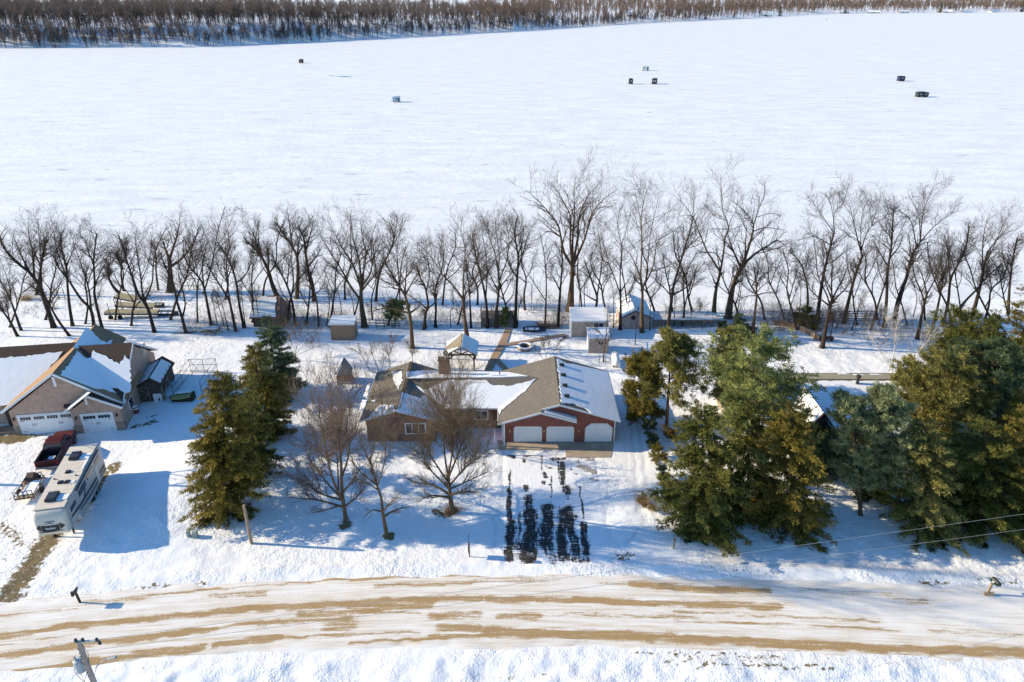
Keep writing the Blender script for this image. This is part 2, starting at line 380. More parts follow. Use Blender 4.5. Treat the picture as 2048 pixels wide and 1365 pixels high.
GRAVEL = [([(-120, 1295), (0, 1274), (137, 1253), (273, 1241), (444, 1223), (700, 1207)], .30, 1), ([(-120, 1330), (0, 1313), (102, 1298), (239, 1282), (342, 1269), (430, 1258)], .28, 1),
          ([(-60, 1366), (0, 1354), (171, 1327), (308, 1306), (403, 1296)], .33, 1), ([(427, 1293), (495, 1282), (560, 1277)], .26, .95), ([(560, 1277), (700, 1270), (840, 1266)], .12, .8),
          ([(520, 1248), (700, 1235)], .3, .75), ([(440, 1255), (560, 1240)], .2, .8), ([(600, 1230), (760, 1222)], .35, .8), ([(660, 1256), (700, 1253)], .6, .75), ([(700, 1207), (820, 1199), (960, 1197)], .3, .95), ([(700, 1217), (860, 1210)], .45, .85),
          ([(700, 1228), (840, 1226)], .1, .8), ([(864, 1233), (960, 1230)], .38, .8), ([(1000, 1232), (1076, 1233)], .3, .85), ([(1100, 1228), (1400, 1236)], .14, .62), ([(973, 1199), (1110, 1199), (1400, 1210), (1560, 1215)], .32, .95),
          ([(881, 1256), (956, 1257)], .38, .85), ([(973, 1265), (1110, 1268), (1350, 1276)], .42, 1.05), ([(860, 1270), (1000, 1271)], .1, .85), ([(700, 1161), (837, 1151), (990, 1150)], .16, .85), ([(751, 1173), (939, 1167)], .2, .78),
          ([(700, 1286), (905, 1276), (980, 1274)], .14, .9), ([(1264, 1168), (1400, 1178), (1452, 1180), (1537, 1183)], .34, 1), ([(1330, 1276), (1520, 1287), (1725, 1297), (1930, 1303), (2120, 1312)], .36, 1.08),
          ([(1350, 1208), (1555, 1206)], .12, .75), ([(1350, 1225), (1520, 1232), (1760, 1243)], .14, .62), ([(1350, 1243), (1600, 1251), (1800, 1262)], .14, .62), ([(1780, 1198), (1850, 1205)], .3, .6), ([(1600, 1180), (1780, 1190)], .2, .5),
          ([(300, 1192), (420, 1180), (600, 1165), (700, 1158)], .14, .72), ([(170, 1205), (300, 1195)], .2, .6), ([(0, 1232), (150, 1218)], .12, .62), ([(420, 1192), (530, 1188)], .22, .7), ([(950, 1160), (1110, 1160)], .5, .5),
          ([(1040, 1146), (1090, 1140)], .5, .6), ([(1200, 1163), (1270, 1168)], .3, .5), ([(1860, 1260), (2048, 1275)], .2, .55), ([(0, 1290), (160, 1270)], .08, .6)]
def build_road():
    xs = np.arange(-80, 80.01, .13); ts = np.arange(-3.75, 3.8, .1)
    X, T, Q = grid(xs, ts); Y = yc(X)+T
    edge = 1-sstep(3.0, 3.75, np.abs(T)+(vnoise(X, Y, 1.6, 3)-.5)*.9)
    Z = terrain(X, Y)-.055+.075*edge+(vnoise(X*.25, T*2.2, 1.0, 9)-.5)*.03
    g = strokes(X, Y, GRAVEL, .12, 0, 1.12)
    m, t, b = newmat('gravel_road'); s_ = attr(t, 's'); tt = attr(t, 't'); cb = nd(t, 'ShaderNodeCombineXYZ')
    t.links.new(mth(t, 'MULTIPLY', s_, .22), cb.inputs[0]); t.links.new(mth(t, 'MULTIPLY', tt, 3.4), cb.inputs[1])
    n1 = noise(t, cb.outputs[0], 1.0, 6, .75); o = objc(t); n2 = noise(t, o, 6, 4, .7)
    k = mapr(t, mth(t, 'ADD', attr(t, 'gravel'), mth(t, 'ADD', mth(t, 'MULTIPLY', mth(t, 'SUBTRACT', n1, .5), 2.6), mth(t, 'MULTIPLY', mth(t, 'SUBTRACT', mth(t, 'ADD', mth(t, 'MULTIPLY', n2, .4), mth(t, 'MULTIPLY', noise(t, o, 20, 2), .6)), .5), 2.2))), .38, .78)
    wash = mapr(t, n1, .36, .62)
    hw = mth(t, 'ADD', mth(t, 'MULTIPLY', wash, .3), mth(t, 'MULTIPLY', mth(t, 'MULTIPLY', attr(t, 'halo'), mapr(t, n1, .32, .6)), .42), True)
    sn = mixc(t, hw, (.85, .84, .825), (.55, .42, .26))
    cb2 = nd(t, 'ShaderNodeCombineXYZ'); t.links.new(mth(t, 'MULTIPLY', s_, .035), cb2.inputs[0]); t.links.new(mth(t, 'MULTIPLY', tt, 5.5), cb2.inputs[1]); n4 = noise(t, cb2.outputs[0], 1.0, 3, .6)
    sn = mixc(t, mth(t, 'MULTIPLY', mapr(t, n4, .57, .66), mapr(t, n2, .35, .6, .1, .6)), sn, (.46, .34, .21))
    dc = mixc(t, mapr(t, noise(t, o, 22, 3), .3, .7), (.27, .165, .06), (.46, .305, .135))
    t.links.new(mixc(t, mth(t, 'MULTIPLY', k, .93), sn, dc), b.inputs['Base Color']); b.inputs['Roughness'].default_value = .8; b.inputs['Specular IOR Level'].default_value = .2
    bump(t, b, mth(t, 'ADD', mth(t, 'ADD', n1, n4), mth(t, 'MULTIPLY', n2, .5)), .5, .08)
    o = npmesh('road', np.stack([X, Y, Z], -1).reshape(-1, 3), Q, smooth=True, mat=m, attrs={'s': X.ravel(), 't': T.ravel(), 'gravel': g.ravel(), 'halo': strokes(X, Y, GRAVEL, .2, 0, 3.6).ravel()}); o['kind'] = 'structure'
build_road()
def dv(cx, cy): return (880+cx/4.096, 860+cy/4.096)
ASPH = [([dv(572, 330), dv(570, 480)], .1, .85), ([dv(570, 500), dv(565, 600)], .2, 1), ([dv(565, 600), dv(570, 760)], .2, 1.05), ([dv(580, 760), dv(580, 850)], .34, 1.1), ([dv(575, 880), dv(575, 1050)], .33, 1.05),
        ([dv(655, 680), dv(650, 900)], .12, .85), ([dv(640, 880), dv(635, 1040)], .25, .75), ([dv(706, 465), dv(710, 490)], .22, 1), ([dv(722, 550), dv(725, 640)], .34, 1), ([dv(740, 680), dv(745, 860)], .5, 1.1), ([dv(725, 880), dv(720, 1060)], .55, 1.1), ([dv(790, 690), dv(810, 900)], .2, .8),
        ([dv(880, 630), dv(885, 760)], .42, 1.05), ([dv(880, 780), dv(865, 930)], .5, 1.05), ([dv(840, 900), dv(890, 1000)], .4, .8), ([dv(905, 380), dv(910, 620)], .06, .8), ([dv(1035, 665), dv(1040, 770)], .6, 1.05), ([dv(1000, 770), dv(1000, 1015)], .34, 1.1), ([dv(1075, 780), dv(1080, 880)], .26, 1.05), ([dv(1105, 890), dv(1115, 1010)], .36, 1.05),
        ([dv(1175, 770), dv(1185, 870)], .24, 1.05), ([dv(1190, 890), dv(1195, 1015)], .26, 1.05), ([dv(1145, 470), dv(1165, 620), dv(1178, 730)], .07, .95), ([dv(1005, 280), dv(1005, 440)], .24, 1.05), ([dv(1035, 480), dv(1045, 510)], .4, .95), ([dv(920, 240), dv(1010, 235)], .2, .95), ([dv(970, 260), dv(975, 420)], .07, .85),
        ([dv(850, 350), dv(865, 390)], .16, .95), ([dv(845, 420), dv(850, 440)], .14, .95), ([dv(830, 200), dv(840, 330)], .1, .75), ([dv(895, 455)], .12, .9), ([dv(545, 175), dv(620, 185)], .3, 1.1), ([dv(560, 210), dv(600, 220)], .2, 1), ([dv(650, 175), dv(720, 200)], .36, 1.05), ([dv(690, 230), dv(695, 265)], .14, .9), ([dv(800, 170), dv(1100, 175)], .18, 1.1), ([dv(640, 160), dv(720, 165)], .2, 1),
        ([dv(1060, 200), dv(1100, 215)], .15, .9), ([dv(900, 1010), dv(930, 1070)], .3, .75), ([dv(980, 1055), dv(1200, 1060)], .3, .85), ([dv(1060, 1020), dv(1200, 1030)], .3, .7), ([dv(1120, 360)], .15, .8), ([dv(1080, 320)], .12, .75), ([dv(1055, 560)], .1, .7), ([dv(880, 300), dv(910, 310)], .14, .8)]
BRWN = [([dv(1160, 300), dv(1230, 335), dv(1260, 350)], .32, 1.0), ([dv(1170, 235), dv(1280, 245)], .25, .8), ([dv(1230, 405), dv(1290, 425)], .12, .8), ([dv(1130, 240), dv(1150, 300)], .2, .7)]
def build_drive():
    xs = np.arange(DRV[0], DRV[1]+.01, .075); ys = np.arange(DRV[2], DRV[3]+.01, .075)
    X, Y, Q = grid(xs, ys); Z = terrain(X, Y)+.008+(vnoise(X, Y, .8, 12)-.5)*.015-.055*sstep(-.7, 0, np.maximum.reduce([DRV[0]-X, X-DRV[1], DRV[2]-Y, Y-DRV[3]]))
    m, t, b = newmat('asphalt_drive'); o = objc(t); a = attr(t, 'asphalt'); br = attr(t, 'brown')
    n1 = noise(t, scalev(t, o, (5.5, 1.1, 1)), 1, 5, .7); n2 = noise(t, scalev(t, o, (1.0, 5.5, 1)), 1, 3, .6); n3 = noise(t, scalev(t, o, (4.5, .5, 1)), 1, 4)
    tot = mth(t, 'ADD', mth(t, 'MULTIPLY', mth(t, 'SUBTRACT', n1, .5), 2.1), mth(t, 'MULTIPLY', mth(t, 'SUBTRACT', n2, .5), 1.7))
    k0 = mth(t, 'ADD', mth(t, 'ADD', a, tot), mth(t, 'MULTIPLY', mth(t, 'SUBTRACT', noise(t, scalev(t, o, (1.6, .9, 1)), 1.0, 2), .53), .85)); k = mapr(t, k0, .52, .84); ks = mapr(t, k0, .25, .58); kb = mapr(t, mth(t, 'ADD', br, tot), .5, .75)
    sn = mixc(t, mapr(t, n3, .3, .7), (.79, .79, .81), (.86, .86, .86))
    sn = mixc(t, mth(t, 'MULTIPLY', mapr(t, n1, .56, .75), .25), sn, (.55, .53, .5))
    c = mixc(t, mth(t, 'MULTIPLY', ks, .55), sn, (.42, .41, .42))
    c = mixc(t, mth(t, 'MULTIPLY', kb, .8), c, (.2, .165, .14))
    ac = mixc(t, mapr(t, noise(t, scalev(t, o, (1, 2.5, 1)), 2.2, 4), .35, .7), (.014, .014, .016), (.085, .075, .07))
    t.links.new(mixc(t, k, c, ac), b.inputs['Base Color']); b.inputs['Roughness'].default_value = .75; b.inputs['Specular IOR Level'].default_value = .2
    bump(t, b, mth(t, 'ADD', n1, n3), .35, .05)
    q = npmesh('driveway', np.stack([X, Y, Z], -1).reshape(-1, 3), Q, smooth=True, mat=m, attrs={'asphalt': strokes(X, Y, ASPH, .12, 0, 1.38).ravel(), 'brown': strokes(X, Y, BRWN, .2, 0, 1.4).ravel()}); q['kind'] = 'structure'
build_drive()
conc = M('concrete', (.36, .29, .22), .85, .22, .8)
mb = MB(); mb.slab([(-1.5, 61.6, -.03), (-1.3, 59.9, -.03), (5.4, 59.9, -.03), (5.4, 58.6, -.03), (9.9, 58.6, -.03), (10.6, 61.6, -.03)], .09)
a_ = mb.build('concrete_apron', conc); a_['kind'] = 'structure'
pv = M('paver', (.34, .23, .15), .85, .2, 5)
def ribbon(name, pts, w_, mat):
    mb = MB(); ps = [G(*p) for p in pts]; L, R = [], []
    for i, p in enumerate(ps):
        d = (ps[min(i+1, len(ps)-1)]-ps[max(i-1, 0)]).normalized(); n = Vector((-d.y, d.x, 0))*w_/2
        L.append(p+n); R.append(p-n)
    mb.slab([Vector((q.x, q.y, th(q.x, q.y)+.075)) for q in L+R[::-1]], .03)
    o = mb.build(name, mat); o['kind'] = 'structure'
ribbon('path', [(1018, 658), (1004, 690), (990, 715), (975, 745)], 1.0, pv)
ribbon('path', [(1008, 691), (1060, 683), (1130, 671)], .75, pv)
ribbon('path', [(993, 720), (1005, 734), (1016, 744)], .8, pv)
ribbon('path', [(1014, 744), (1050, 741)], .8, pv)
# ---------------------------------------------------------------- bare trees
def smooth_poly(pts, K):
    p = np.asarray(pts, float)
    if len(p) == 2: p = np.array([p[0], (p[0]+p[1])/2, p[1]])
    q = np.vstack([2*p[0]-p[1], p, 2*p[-1]-p[-2]]); out = []
    for i in range(len(p)-1):
        for u in np.linspace(0, 1, 8, endpoint=False):
            a, b, c, d = q[i:i+4]; out.append(.5*((2*b)+(c-a)*u+(2*a-5*b+4*c-d)*u*u+(3*b-a-3*c+d)*u**3))
    out.append(p[-1]); out = np.array(out); l = np.r_[0, np.cumsum(np.linalg.norm(np.diff(out, axis=0), axis=1))]
    s_ = np.linspace(0, l[-1], K); return np.stack([np.interp(s_, l, out[:, k]) for k in range(3)], 1)
def tubes(P_, R_, n):
    """P_ (N,K,3), R_ (N,K) -> verts, quads"""
    N, K, _ = P_.shape; T = np.gradient(P_, axis=1); T /= np.linalg.norm(T, axis=2, keepdims=True)+1e-9
    ref = np.where(np.abs(T[:, :1, 2:3]) < .9, np.array([[[0, 0, 1.]]]), np.array([[[1., 0, 0]]])); ref = np.broadcast_to(ref, T.shape)
    U = np.cross(T, ref); U /= np.linalg.norm(U, axis=2, keepdims=True)+1e-9; W = np.cross(T, U)
    a = np.arange(n)*2*np.pi/n
    V = P_[:, :, None, :]+R_[:, :, None, None]*(U[:, :, None, :]*np.cos(a)[None, None, :, None]+W[:, :, None, :]*np.sin(a)[None, None, :, None])
    i = np.arange(N)[:, None, None]*K*n+np.arange(K-1)[None, :, None]*n; k = np.arange(n)[None, None, :]
    q = np.stack([i+k, i+(k+1) % n, i+n+(k+1) % n, i+n+k+0*i], -1).reshape(-1, 4)
    return V.reshape(-1, 3), q
def spawn(P_, R_, m_, rng, t0, t1, ang, lf, up, K, r0=.6, minr=.004, maxl=9e9, wob=.12, minl=0.0, lref=0.0):
    N, Kp, _ = P_.shape; t = t0+(t1-t0)*(np.arange(m_)[None, :]+rng.random((N, m_)))/m_
    f = t*(Kp-1); i0 = np.minimum(f.astype(int), Kp-2); fr = (f-i0)[..., None]; ii = np.arange(N)[:, None]
    A, B = P_[ii, i0], P_[ii, i0+1]; pos = A+(B-A)*fr; T = B-A; T /= np.linalg.norm(T, axis=-1, keepdims=True)+1e-9
    rad = R_[ii, i0]*(1-fr[..., 0])+R_[ii, i0+1]*fr[..., 0]
    pl = np.linalg.norm(np.diff(P_, axis=1), axis=2).sum(1)[:, None]
    rv = rng.normal(size=T.shape); rv -= (rv*T).sum(-1, keepdims=True)*T; rv /= np.linalg.norm(rv, axis=-1, keepdims=True)+1e-9
    a = np.radians(ang)*(.7+.6*rng.random(t.shape))[..., None]
    D = T*np.cos(a)+rv*np.sin(a); D[..., 2] += up; D /= np.linalg.norm(D, axis=-1, keepdims=True)
    L = np.clip(pl*lf*(1-.5*(t-t0)/(t1-t0+1e-9))*(.6+.7*rng.random(t.shape)), minl, maxl)
    s_ = np.linspace(0, 1, K); D = D.reshape(-1, 3); L = L.reshape(-1); pos = pos.reshape(-1, 3)
    if lref:     # short parents carry fewer side shoots
        kp = (rng.random((N, m_)) < np.clip(pl/lref, .15, 1)).reshape(-1); D, L, pos = D[kp], L[kp], pos[kp]; rad = rad.reshape(-1)[kp]
    bend = rng.normal(size=D.shape)*wob; bend[:, 2] += up*.6
    Q = pos[:, None, :]+L[:, None, None]*(s_[None, :, None]*D[:, None, :]+(s_**2)[None, :, None]*bend[:, None, :]*.7)
    if K > 3: Q[:, 1:-1] += rng.normal(size=(len(D), K-2, 3))*(L*.035)[:, None, None]
    rb = np.maximum(rad.reshape(-1)*r0, minr)
    return Q, np.maximum(rb[:, None]*(1-.7*s_)[None, :], minr*.7)
def bark(name, col): return M(name, col, .9, .35, 6, 0, .6, .1, (1, 1, .25))
BARK = bark('bark_grey', (.05, .038, .03)); BARKB = bark('bark_brown', (.125, .083, .05)); TWIG = bark('twig_bark', (.085, .061, .048)); TWIGR = bark('twig_red', (.165, .12, .095))
TWIGY = bark('twig_tan', (.17, .125, .085)); BIRCH = bark('bark_birch', (.5, .46, .41))
def join(parts):
    V = []; Q = []; k = 0
    for v, q in parts: V.append(v); Q.append(q+k); k += len(v)
    return np.concatenate(V), np.concatenate(Q)
def taper(P_, ra, rb, pw=1.0): return ra+(rb-ra)*np.linspace(0, 1, len(P_))**pw
def crown_levels(Ls, Rs, rng, d=1.0, up=.25, n2=9, n3=6, n4=5, t0=.25, twig=.0095, spread=48, lf=.42, lmax=4.0):
    """Ls list of limb polylines (K,3)"""
    P1 = np.stack(Ls); R1 = np.stack(Rs); lr = max(2.0, .8*float(np.linalg.norm(np.diff(P1, axis=1), axis=2).sum(1).max()))
    P2, R2 = spawn(P1, R1, max(3, int(n2*d)), rng, t0, 1, spread, lf, up, 5, .5, .012, lmax, lref=lr)
    P3, R3 = spawn(P2, R2, max(2, int(n3*d)), rng, .15, 1, spread*.9, .55, up*.8, 4, .6, .009, lmax*.55, minl=.5, lref=lr*.36)
    P3b, R3b = spawn(P1, R1, max(3, int(n2*1.2*d)), rng, t0+.15, 1, spread, .16, up, 4, .35, .009, lmax*.45, minl=.5, lref=lr)
    P3 = np.concatenate([P3, P3b]); R3 = np.concatenate([R3, R3b])
    P4, R4 = spawn(P3, R3, max(2, int(n4*d)), rng, .15, 1, spread*.8, .6, up*.6, 3, .7, twig, lmax*.35, minl=.35, lref=lr*.17)
    return join([tubes(P2, R2, 4), tubes(P3, R3, 3), tubes(P4, R4, 3)])
def bare_tree(label, polys, r, seed, name='bare_tree', group='bare trees along the lakeshore', d=1.0, base=None, bm=None, tm=None, spread=48, up=.25, n=(9, 6, 5), lf=.42, lmax=4.0, twig=.0095, depth=.35, t0=.25, trunk_crown=True):
    """polys: list of image polylines; the first starts at the foot of the trunk. Each is laid out at the tree's own distance, limbs swinging nearer or farther."""
    rng = np.random.default_rng(seed); b = GT(*polys[0][0]) if base is None else base; Y0 = b.y; W = []; Rr = []
    for i, pl in enumerate(polys):
        K = 12 if i else 16
        if i == 0:
            w3 = [P(x, y, Y0) for x, y in pl]; w3[0] = Vector(b)-Vector((0, 0, .15)); L = smooth_poly(w3, K)
            L[:, 1] += np.linspace(0, 1, K)**2*rng.normal()*.06*(L[-1, 2]-L[0, 2]); rr = r*(1-.72*np.linspace(0, 1, K)**.8); rr[0] *= 1.3
            if len(polys) > 1: rr = np.maximum(rr, r*.45) if len(pl) <= 4 else rr
        else:
            p0 = P(*pl[0], Y0); allp = np.concatenate(W); allr = np.concatenate(Rr); j = int(np.argmin(np.hypot(allp[:, 0]-p0.x, allp[:, 2]-p0.z)))
            sw = rng.choice([-1, 1])*rng.uniform(.3, 1)*depth; q = [Vector(allp[j])]
            for x, y in pl[1:]:
                v = P(x, y, Y0); dist = math.hypot(v.x-p0.x, v.z-p0.z); q.append(P(x, y, allp[j][1]+sw*dist))
            L = smooth_poly(q, K); rr = taper(L, min(allr[j]*.8, r*.62), .022, .8)
        W.append(L); Rr.append(rr)
    t = thing(name, label, 'tree', tuple(b), 0, group)
    parts = [tubes(L[None], R_[None], 8 if i == 0 else 6) for i, (L, R_) in enumerate(zip(W, Rr))]
    V, Q = join(parts); npmesh('trunk', V, Q, None, bm or BARK, t, None, tuple(b), True)
    Ls = []; Rs = []
    for i, (L, R_) in enumerate(zip(W, Rr)):
        if i == 0:
            if not trunk_crown: continue
            k = 7 if len(W) > 1 else 5
            L = smooth_poly(L[k:], 12); R_ = np.interp(np.linspace(0, 1, 12), np.linspace(0, 1, 16-k), R_[k:])
        Ls.append(L); Rs.append(R_)
    V, Q = crown_levels(Ls, Rs, rng, d, up, *n, t0=t0, twig=twig, spread=spread, lf=lf, lmax=lmax)
    npmesh('crown', V, Q, None, tm or TWIG, t, None, tuple(b)); return t
def C(k, pts):
    ox, oy, s_ = {1: (0, 400, 3.657), 2: (480, 400, 3.531), 3: (1030, 330, 3.9), 4: (1500, 340, 3.737), 5: (540, 740, 3.413)}[k]
    return [(ox+x/s_, oy+y/s_) for x, y in pts]
SHORE = [
 (1, 'dark bare tree with a wide forked crown, rising left of the snowy back gable', .30, [[(395,935),(330,740),(300,640),(265,575),(215,510),(150,460),(60,345),(30,250)],[(265,575),(240,400),(210,250),(205,160)],[(300,640),(300,480),(330,340),(380,250),(420,190)],[(215,510),(130,350),(90,240)],[(300,500),(290,330),(280,180)]]),
 (1, 'grey bare trunk at the ice edge beside the tan grass tuft, leaning right', .26, [[(265,700),(290,580),(310,450),(330,380),(350,300)],[(305,480),(250,380),(220,300)]]),
 (1, 'thin bare tree leaning hard left from just beside the back gable tip', .17, [[(510,995),(430,890),(375,800),(330,720),(260,660),(200,620)]]),
 (1, 'bare tree nearest the left frame edge, leaning left and cut off by the frame', .18, [[(130,998),(70,890),(0,800),(-60,720)],[(70,890),(50,780),(45,700)]]),
 (1, 'slim bare tree with a Y fork near the left frame edge', .17, [[(155,955),(110,830),(75,740),(20,640),(-10,600)],[(75,740),(75,670),(60,600),(20,480)],[(75,670),(100,620),(130,595)]]),
 (1, 'straight slim bare tree between the wide forked tree and the back gable', .2, [[(530,922),(510,790),(495,640),(485,480),(450,360),(445,240)],[(490,560),(420,380),(390,230)],[(485,480),(540,360),(560,260)]]),
 (1, 'twin-stemmed bare tree rooted right behind the back gable', .22, [[(690,955),(665,810),(590,730),(540,660),(490,590),(420,510),(370,420)],[(665,810),(650,660),(600,490),(560,380),(520,250)],[(640,620),(680,500),(720,400),(760,300)]]),
 (1, 'upright bare tree just right of the twin-stemmed tree behind the gable', .2, [[(750,955),(720,830),(690,700),(690,600),(680,440),(690,330),(700,250)],[(690,640),(740,520),(790,440)],[(685,500),(640,350),(620,270)]]),
 (1, 'bare tree with a low fork standing in front of the boat lifts', .22, [[(1130,968),(1090,830),(1060,770),(1000,700),(960,610),(900,490),(850,380),(800,300)],[(1075,800),(1040,680),(1035,600),(1010,440),(990,300),(1000,220)],[(1035,600),(1080,480),(1110,330),(1100,240)],[(900,490),(820,420),(740,400)]]),
 (1, 'bare tree with two close stems right of the boat lifts, by the dry brush', .2, [[(1360,972),(1330,860),(1290,740),(1270,640),(1230,560),(1190,480),(1160,400)],[(1345,880),(1355,760),(1330,640),(1310,560),(1290,440)]]),
 (1, 'thick old trunk with a broken top at the ice edge behind the boat lifts', .62, [[(1245,685),(1245,560),(1235,420)],[(1250,500),(1330,430),(1400,340),(1440,260),(1470,190)],[(1240,440),(1290,280),(1310,180),(1315,110)],[(1235,430),(1200,330),(1180,260)],[(1400,340),(1480,280),(1490,200)]]),
 (1, 'curved leaning bare snag at the ice edge above the boat lifts', .26, [[(900,700),(840,650),(800,580),(790,520),(800,460)]]),
 (1, 'straight bare tree at the ice edge right of the curved snag', .2, [[(905,680),(890,560),(890,480),(860,380)],[(890,480),(920,400),(930,320)]]),
 (1, 'slim bare tree at the ice edge just left of the thick old trunk', .18, [[(1160,675),(1140,540),(1130,420),(1100,330)]]),
 (1, 'bare tree with a wide V of branches left of the picnic table', .2, [[(1545,915),(1520,780),(1490,620),(1440,540),(1390,480),(1350,380)],[(1490,620),(1480,480),(1500,380),(1530,280)],[(1440,540),(1400,400),(1360,300)]]),
 (1, 'bare tree leaning left just right of the picnic table', .2, [[(1725,960),(1690,800),(1670,730),(1610,640),(1560,570),(1500,480)],[(1690,760),(1660,600),(1640,480),(1650,330),(1640,260)]]),
 (1, 'bare tree with an arching right limb left of the snow-roofed shore cottage', .2, [[(1785,935),(1750,760),(1730,600),(1690,460),(1660,400),(1600,300)],[(1730,600),(1780,570),(1830,480),(1840,360)]]),
 (2, 'leaning bare tree at the ice edge behind the shore cottage', .36, [[(265,685),(225,590),(200,500),(150,400),(90,330),(40,300)],[(200,500),(200,400),(190,300)],[(150,400),(110,280),(60,180),(20,150)],[(120,330),(130,230),(130,150)]]),
 (2, 'tall vase-shaped bare tree at the ice edge, tallest left of the brown shed', .3, [[(400,700),(410,520),(405,400),(370,330),(310,230),(250,150)],[(405,400),(420,280),(480,180),(520,110)],[(370,330),(350,180),(330,60)],[(340,280),(270,230),(240,170)],[(410,420),(440,330),(500,260)]]),
 (2, 'bare tree at the ice edge between the vase-shaped tree and the many-limbed tree', .3, [[(525,715),(510,590),(480,480),(465,360),(455,260),(420,180)],[(480,480),(540,400),(580,330)],[(465,360),(500,230),(520,160)]]),
 (2, 'slender bare tree right beside the shore cottage wall', .2, [[(390,885),(370,730),(340,620),(300,530),(250,430),(230,350)],[(340,620),(345,480),(365,380),(360,300)]]),
 (2, 'thin straight bare tree just left of the brown shed', .14, [[(555,890),(540,700),(500,580),(480,540),(450,420)]]),
 (2, 'big many-limbed bare tree spreading like a fan behind the brown shed', .42, [[(880,895),(860,740),(860,620),(865,540)],[(850,720),(780,610),(720,500),(650,390),(590,290),(550,240)],[(860,620),(800,470),(740,370),(680,260),(620,150)],[(865,560),(840,420),(800,280),(780,100)],[(870,560),(890,400),(860,250),(850,140)],[(870,620),(920,520),(940,420),(990,300),(1010,250)],[(880,650),(930,560),(1010,480)],[(940,420),(930,280),(960,170)],[(760,560),(660,470),(600,420)]]),
 (2, 'slim bare tree with a high narrow crown right of the fan-shaped tree', .2, [[(960,715),(970,600),(1000,480),(1070,340),(1090,250),(1060,150)],[(1070,340),(1130,230),(1170,140)],[(1085,270),(1110,150),(1100,110)]]),
 (2, 'brown-trunked yard tree with a low branch reaching left, right of the brown shed', .25, [[(1218,1045),(1205,860),(1180,720),(1160,660),(1110,590),(1060,500),(1020,430)],[(1170,690),(1170,560),(1180,440),(1150,330)],[(1160,660),(1230,560),(1280,480)],[(1195,790),(1080,770),(1000,770),(900,795)],[(1210,800),(1260,760),(1290,720)]]),
 (2, 'crooked bare tree with twisting forks on the bank, left of the wide-crowned tree', .2, [[(1300,915),(1310,800),(1330,740),(1310,600),(1280,540),(1260,440)],[(1325,770),(1380,720),(1400,620),(1440,560)],[(1310,650),(1340,520),(1320,400),(1290,300)],[(1320,760),(1230,700),(1180,660)]]),
 (2, 'wide-crowned bare tree with a pale trunk in the yard behind the pavilion', .33, [[(1612,1030),(1590,860),(1575,700)],[(1570,690),(1500,600),(1430,530),(1370,430),(1300,350),(1250,300)],[(1575,690),(1580,500),(1590,350),(1560,220),(1570,130)],[(1580,700),(1650,570),(1700,490),(1760,420)],[(1430,530),(1400,400),(1430,280)],[(1590,400),(1500,330),(1430,260)],[(1585,480),(1640,340),(1680,220)]]),
 (2, 'thin straight bare tree just right of the wide-crowned yard tree', .15, [[(1632,905),(1625,740),(1620,600),(1600,480)]]),
 (2, 'bare tree with two upright leaders at the left end of the small timber deck', .2, [[(1748,903),(1740,740),(1720,620),(1690,500),(1660,380),(1640,250)],[(1740,700),(1745,520),(1730,350),(1700,200)]]),
 (2, 'mossy bare tree with a round crown at the middle of the small timber deck', .26, [[(1805,900),(1815,760),(1830,620),(1825,520)],[(1825,520),(1800,380),(1760,260),(1740,160)],[(1825,520),(1830,380),(1810,240),(1800,130)],[(1830,580),(1880,440),(1900,300),(1880,160)],[(1820,640),(1770,540),(1720,440)],[(1830,620),(1900,540),(1960,480)]]),
 (2, 'upright bare tree at the right end of the small timber deck', .22, [[(1945,903),(1950,700),(1960,500),(1965,400),(1940,250),(1960,120)],[(1960,480),(2010,340),(2040,220)],[(1965,400),(2000,260),(1990,130)],[(1955,560),(1900,450),(1880,360)]]),
 (3, 'tallest bare tree, thick trunk and fountain-shaped crown, behind the flat-roofed shed', .56, [[(430,1140),(440,960),(450,790)],[(435,790),(380,680),(340,480),(270,380),(190,290),(80,190)],[(445,780),(430,600),(435,400),(400,330),(340,220),(270,130)],[(450,780),(450,560),(465,380),(460,220),(475,80)],[(455,780),(490,560),(500,400),(560,260),(640,160)],[(470,780),(550,560),(590,400),(680,280),(800,190)],[(270,400),(180,330),(100,310)],[(560,480),(640,350),(780,320)],[(350,560),(260,520),(170,590)]]),
 (3, 'dark bare tree left of the flat-roofed shed, by the brush pile', .2, [[(335,1265),(345,1100),(355,960),(370,740),(360,640)],[(350,970),(300,880),(240,800)],[(355,960),(400,860),(420,800)]]),
 (3, 'bare tree rising in front of the flat-roofed shed', .2, [[(620,1270),(630,1120),(640,1030),(610,940),(570,820),(540,740)],[(640,1030),(660,900),(680,740),(660,600),(640,480)],[(635,1060),(560,1020),(490,960)]]),
 (3, 'bare tree forking low in front of the boathouse, left of its round vent', .24, [[(820,1285),(825,1130),(825,1000)],[(825,1010),(780,890),(730,760),(700,640),(660,520)],[(825,1000),(820,840),(830,640),(800,480),(820,330)],[(835,1000),(890,890),(900,840)],[(760,850),(690,880)],[(828,660),(870,500),(900,380)]]),
 (3, 'stout bare tree at the right corner of the boathouse', .3, [[(990,1305),(990,1120),(995,1010),(980,880)],[(980,890),(940,780),(900,700),(850,650)],[(985,880),(990,640),(985,420),(1000,300),(1040,180)],[(1000,960),(1050,860),(1085,760),(1110,600),(1200,540),(1280,480)],[(1020,900),(1040,720),(1060,520),(1110,300),(1120,230)],[(985,420),(950,280),(940,200)],[(1070,800),(1160,800),(1270,790)],[(950,800),(950,680),(870,560)]]),
 (3, 'bare tree leaning right with a brushy crown in front of the long low dock', .22, [[(1190,1298),(1215,1100),(1240,930),(1280,800),(1320,660),(1370,500),(1390,400)],[(1250,1040),(1330,960),(1390,880)],[(1290,780),(1270,660),(1280,560)],[(1320,660),(1420,580),(1480,480)]]),
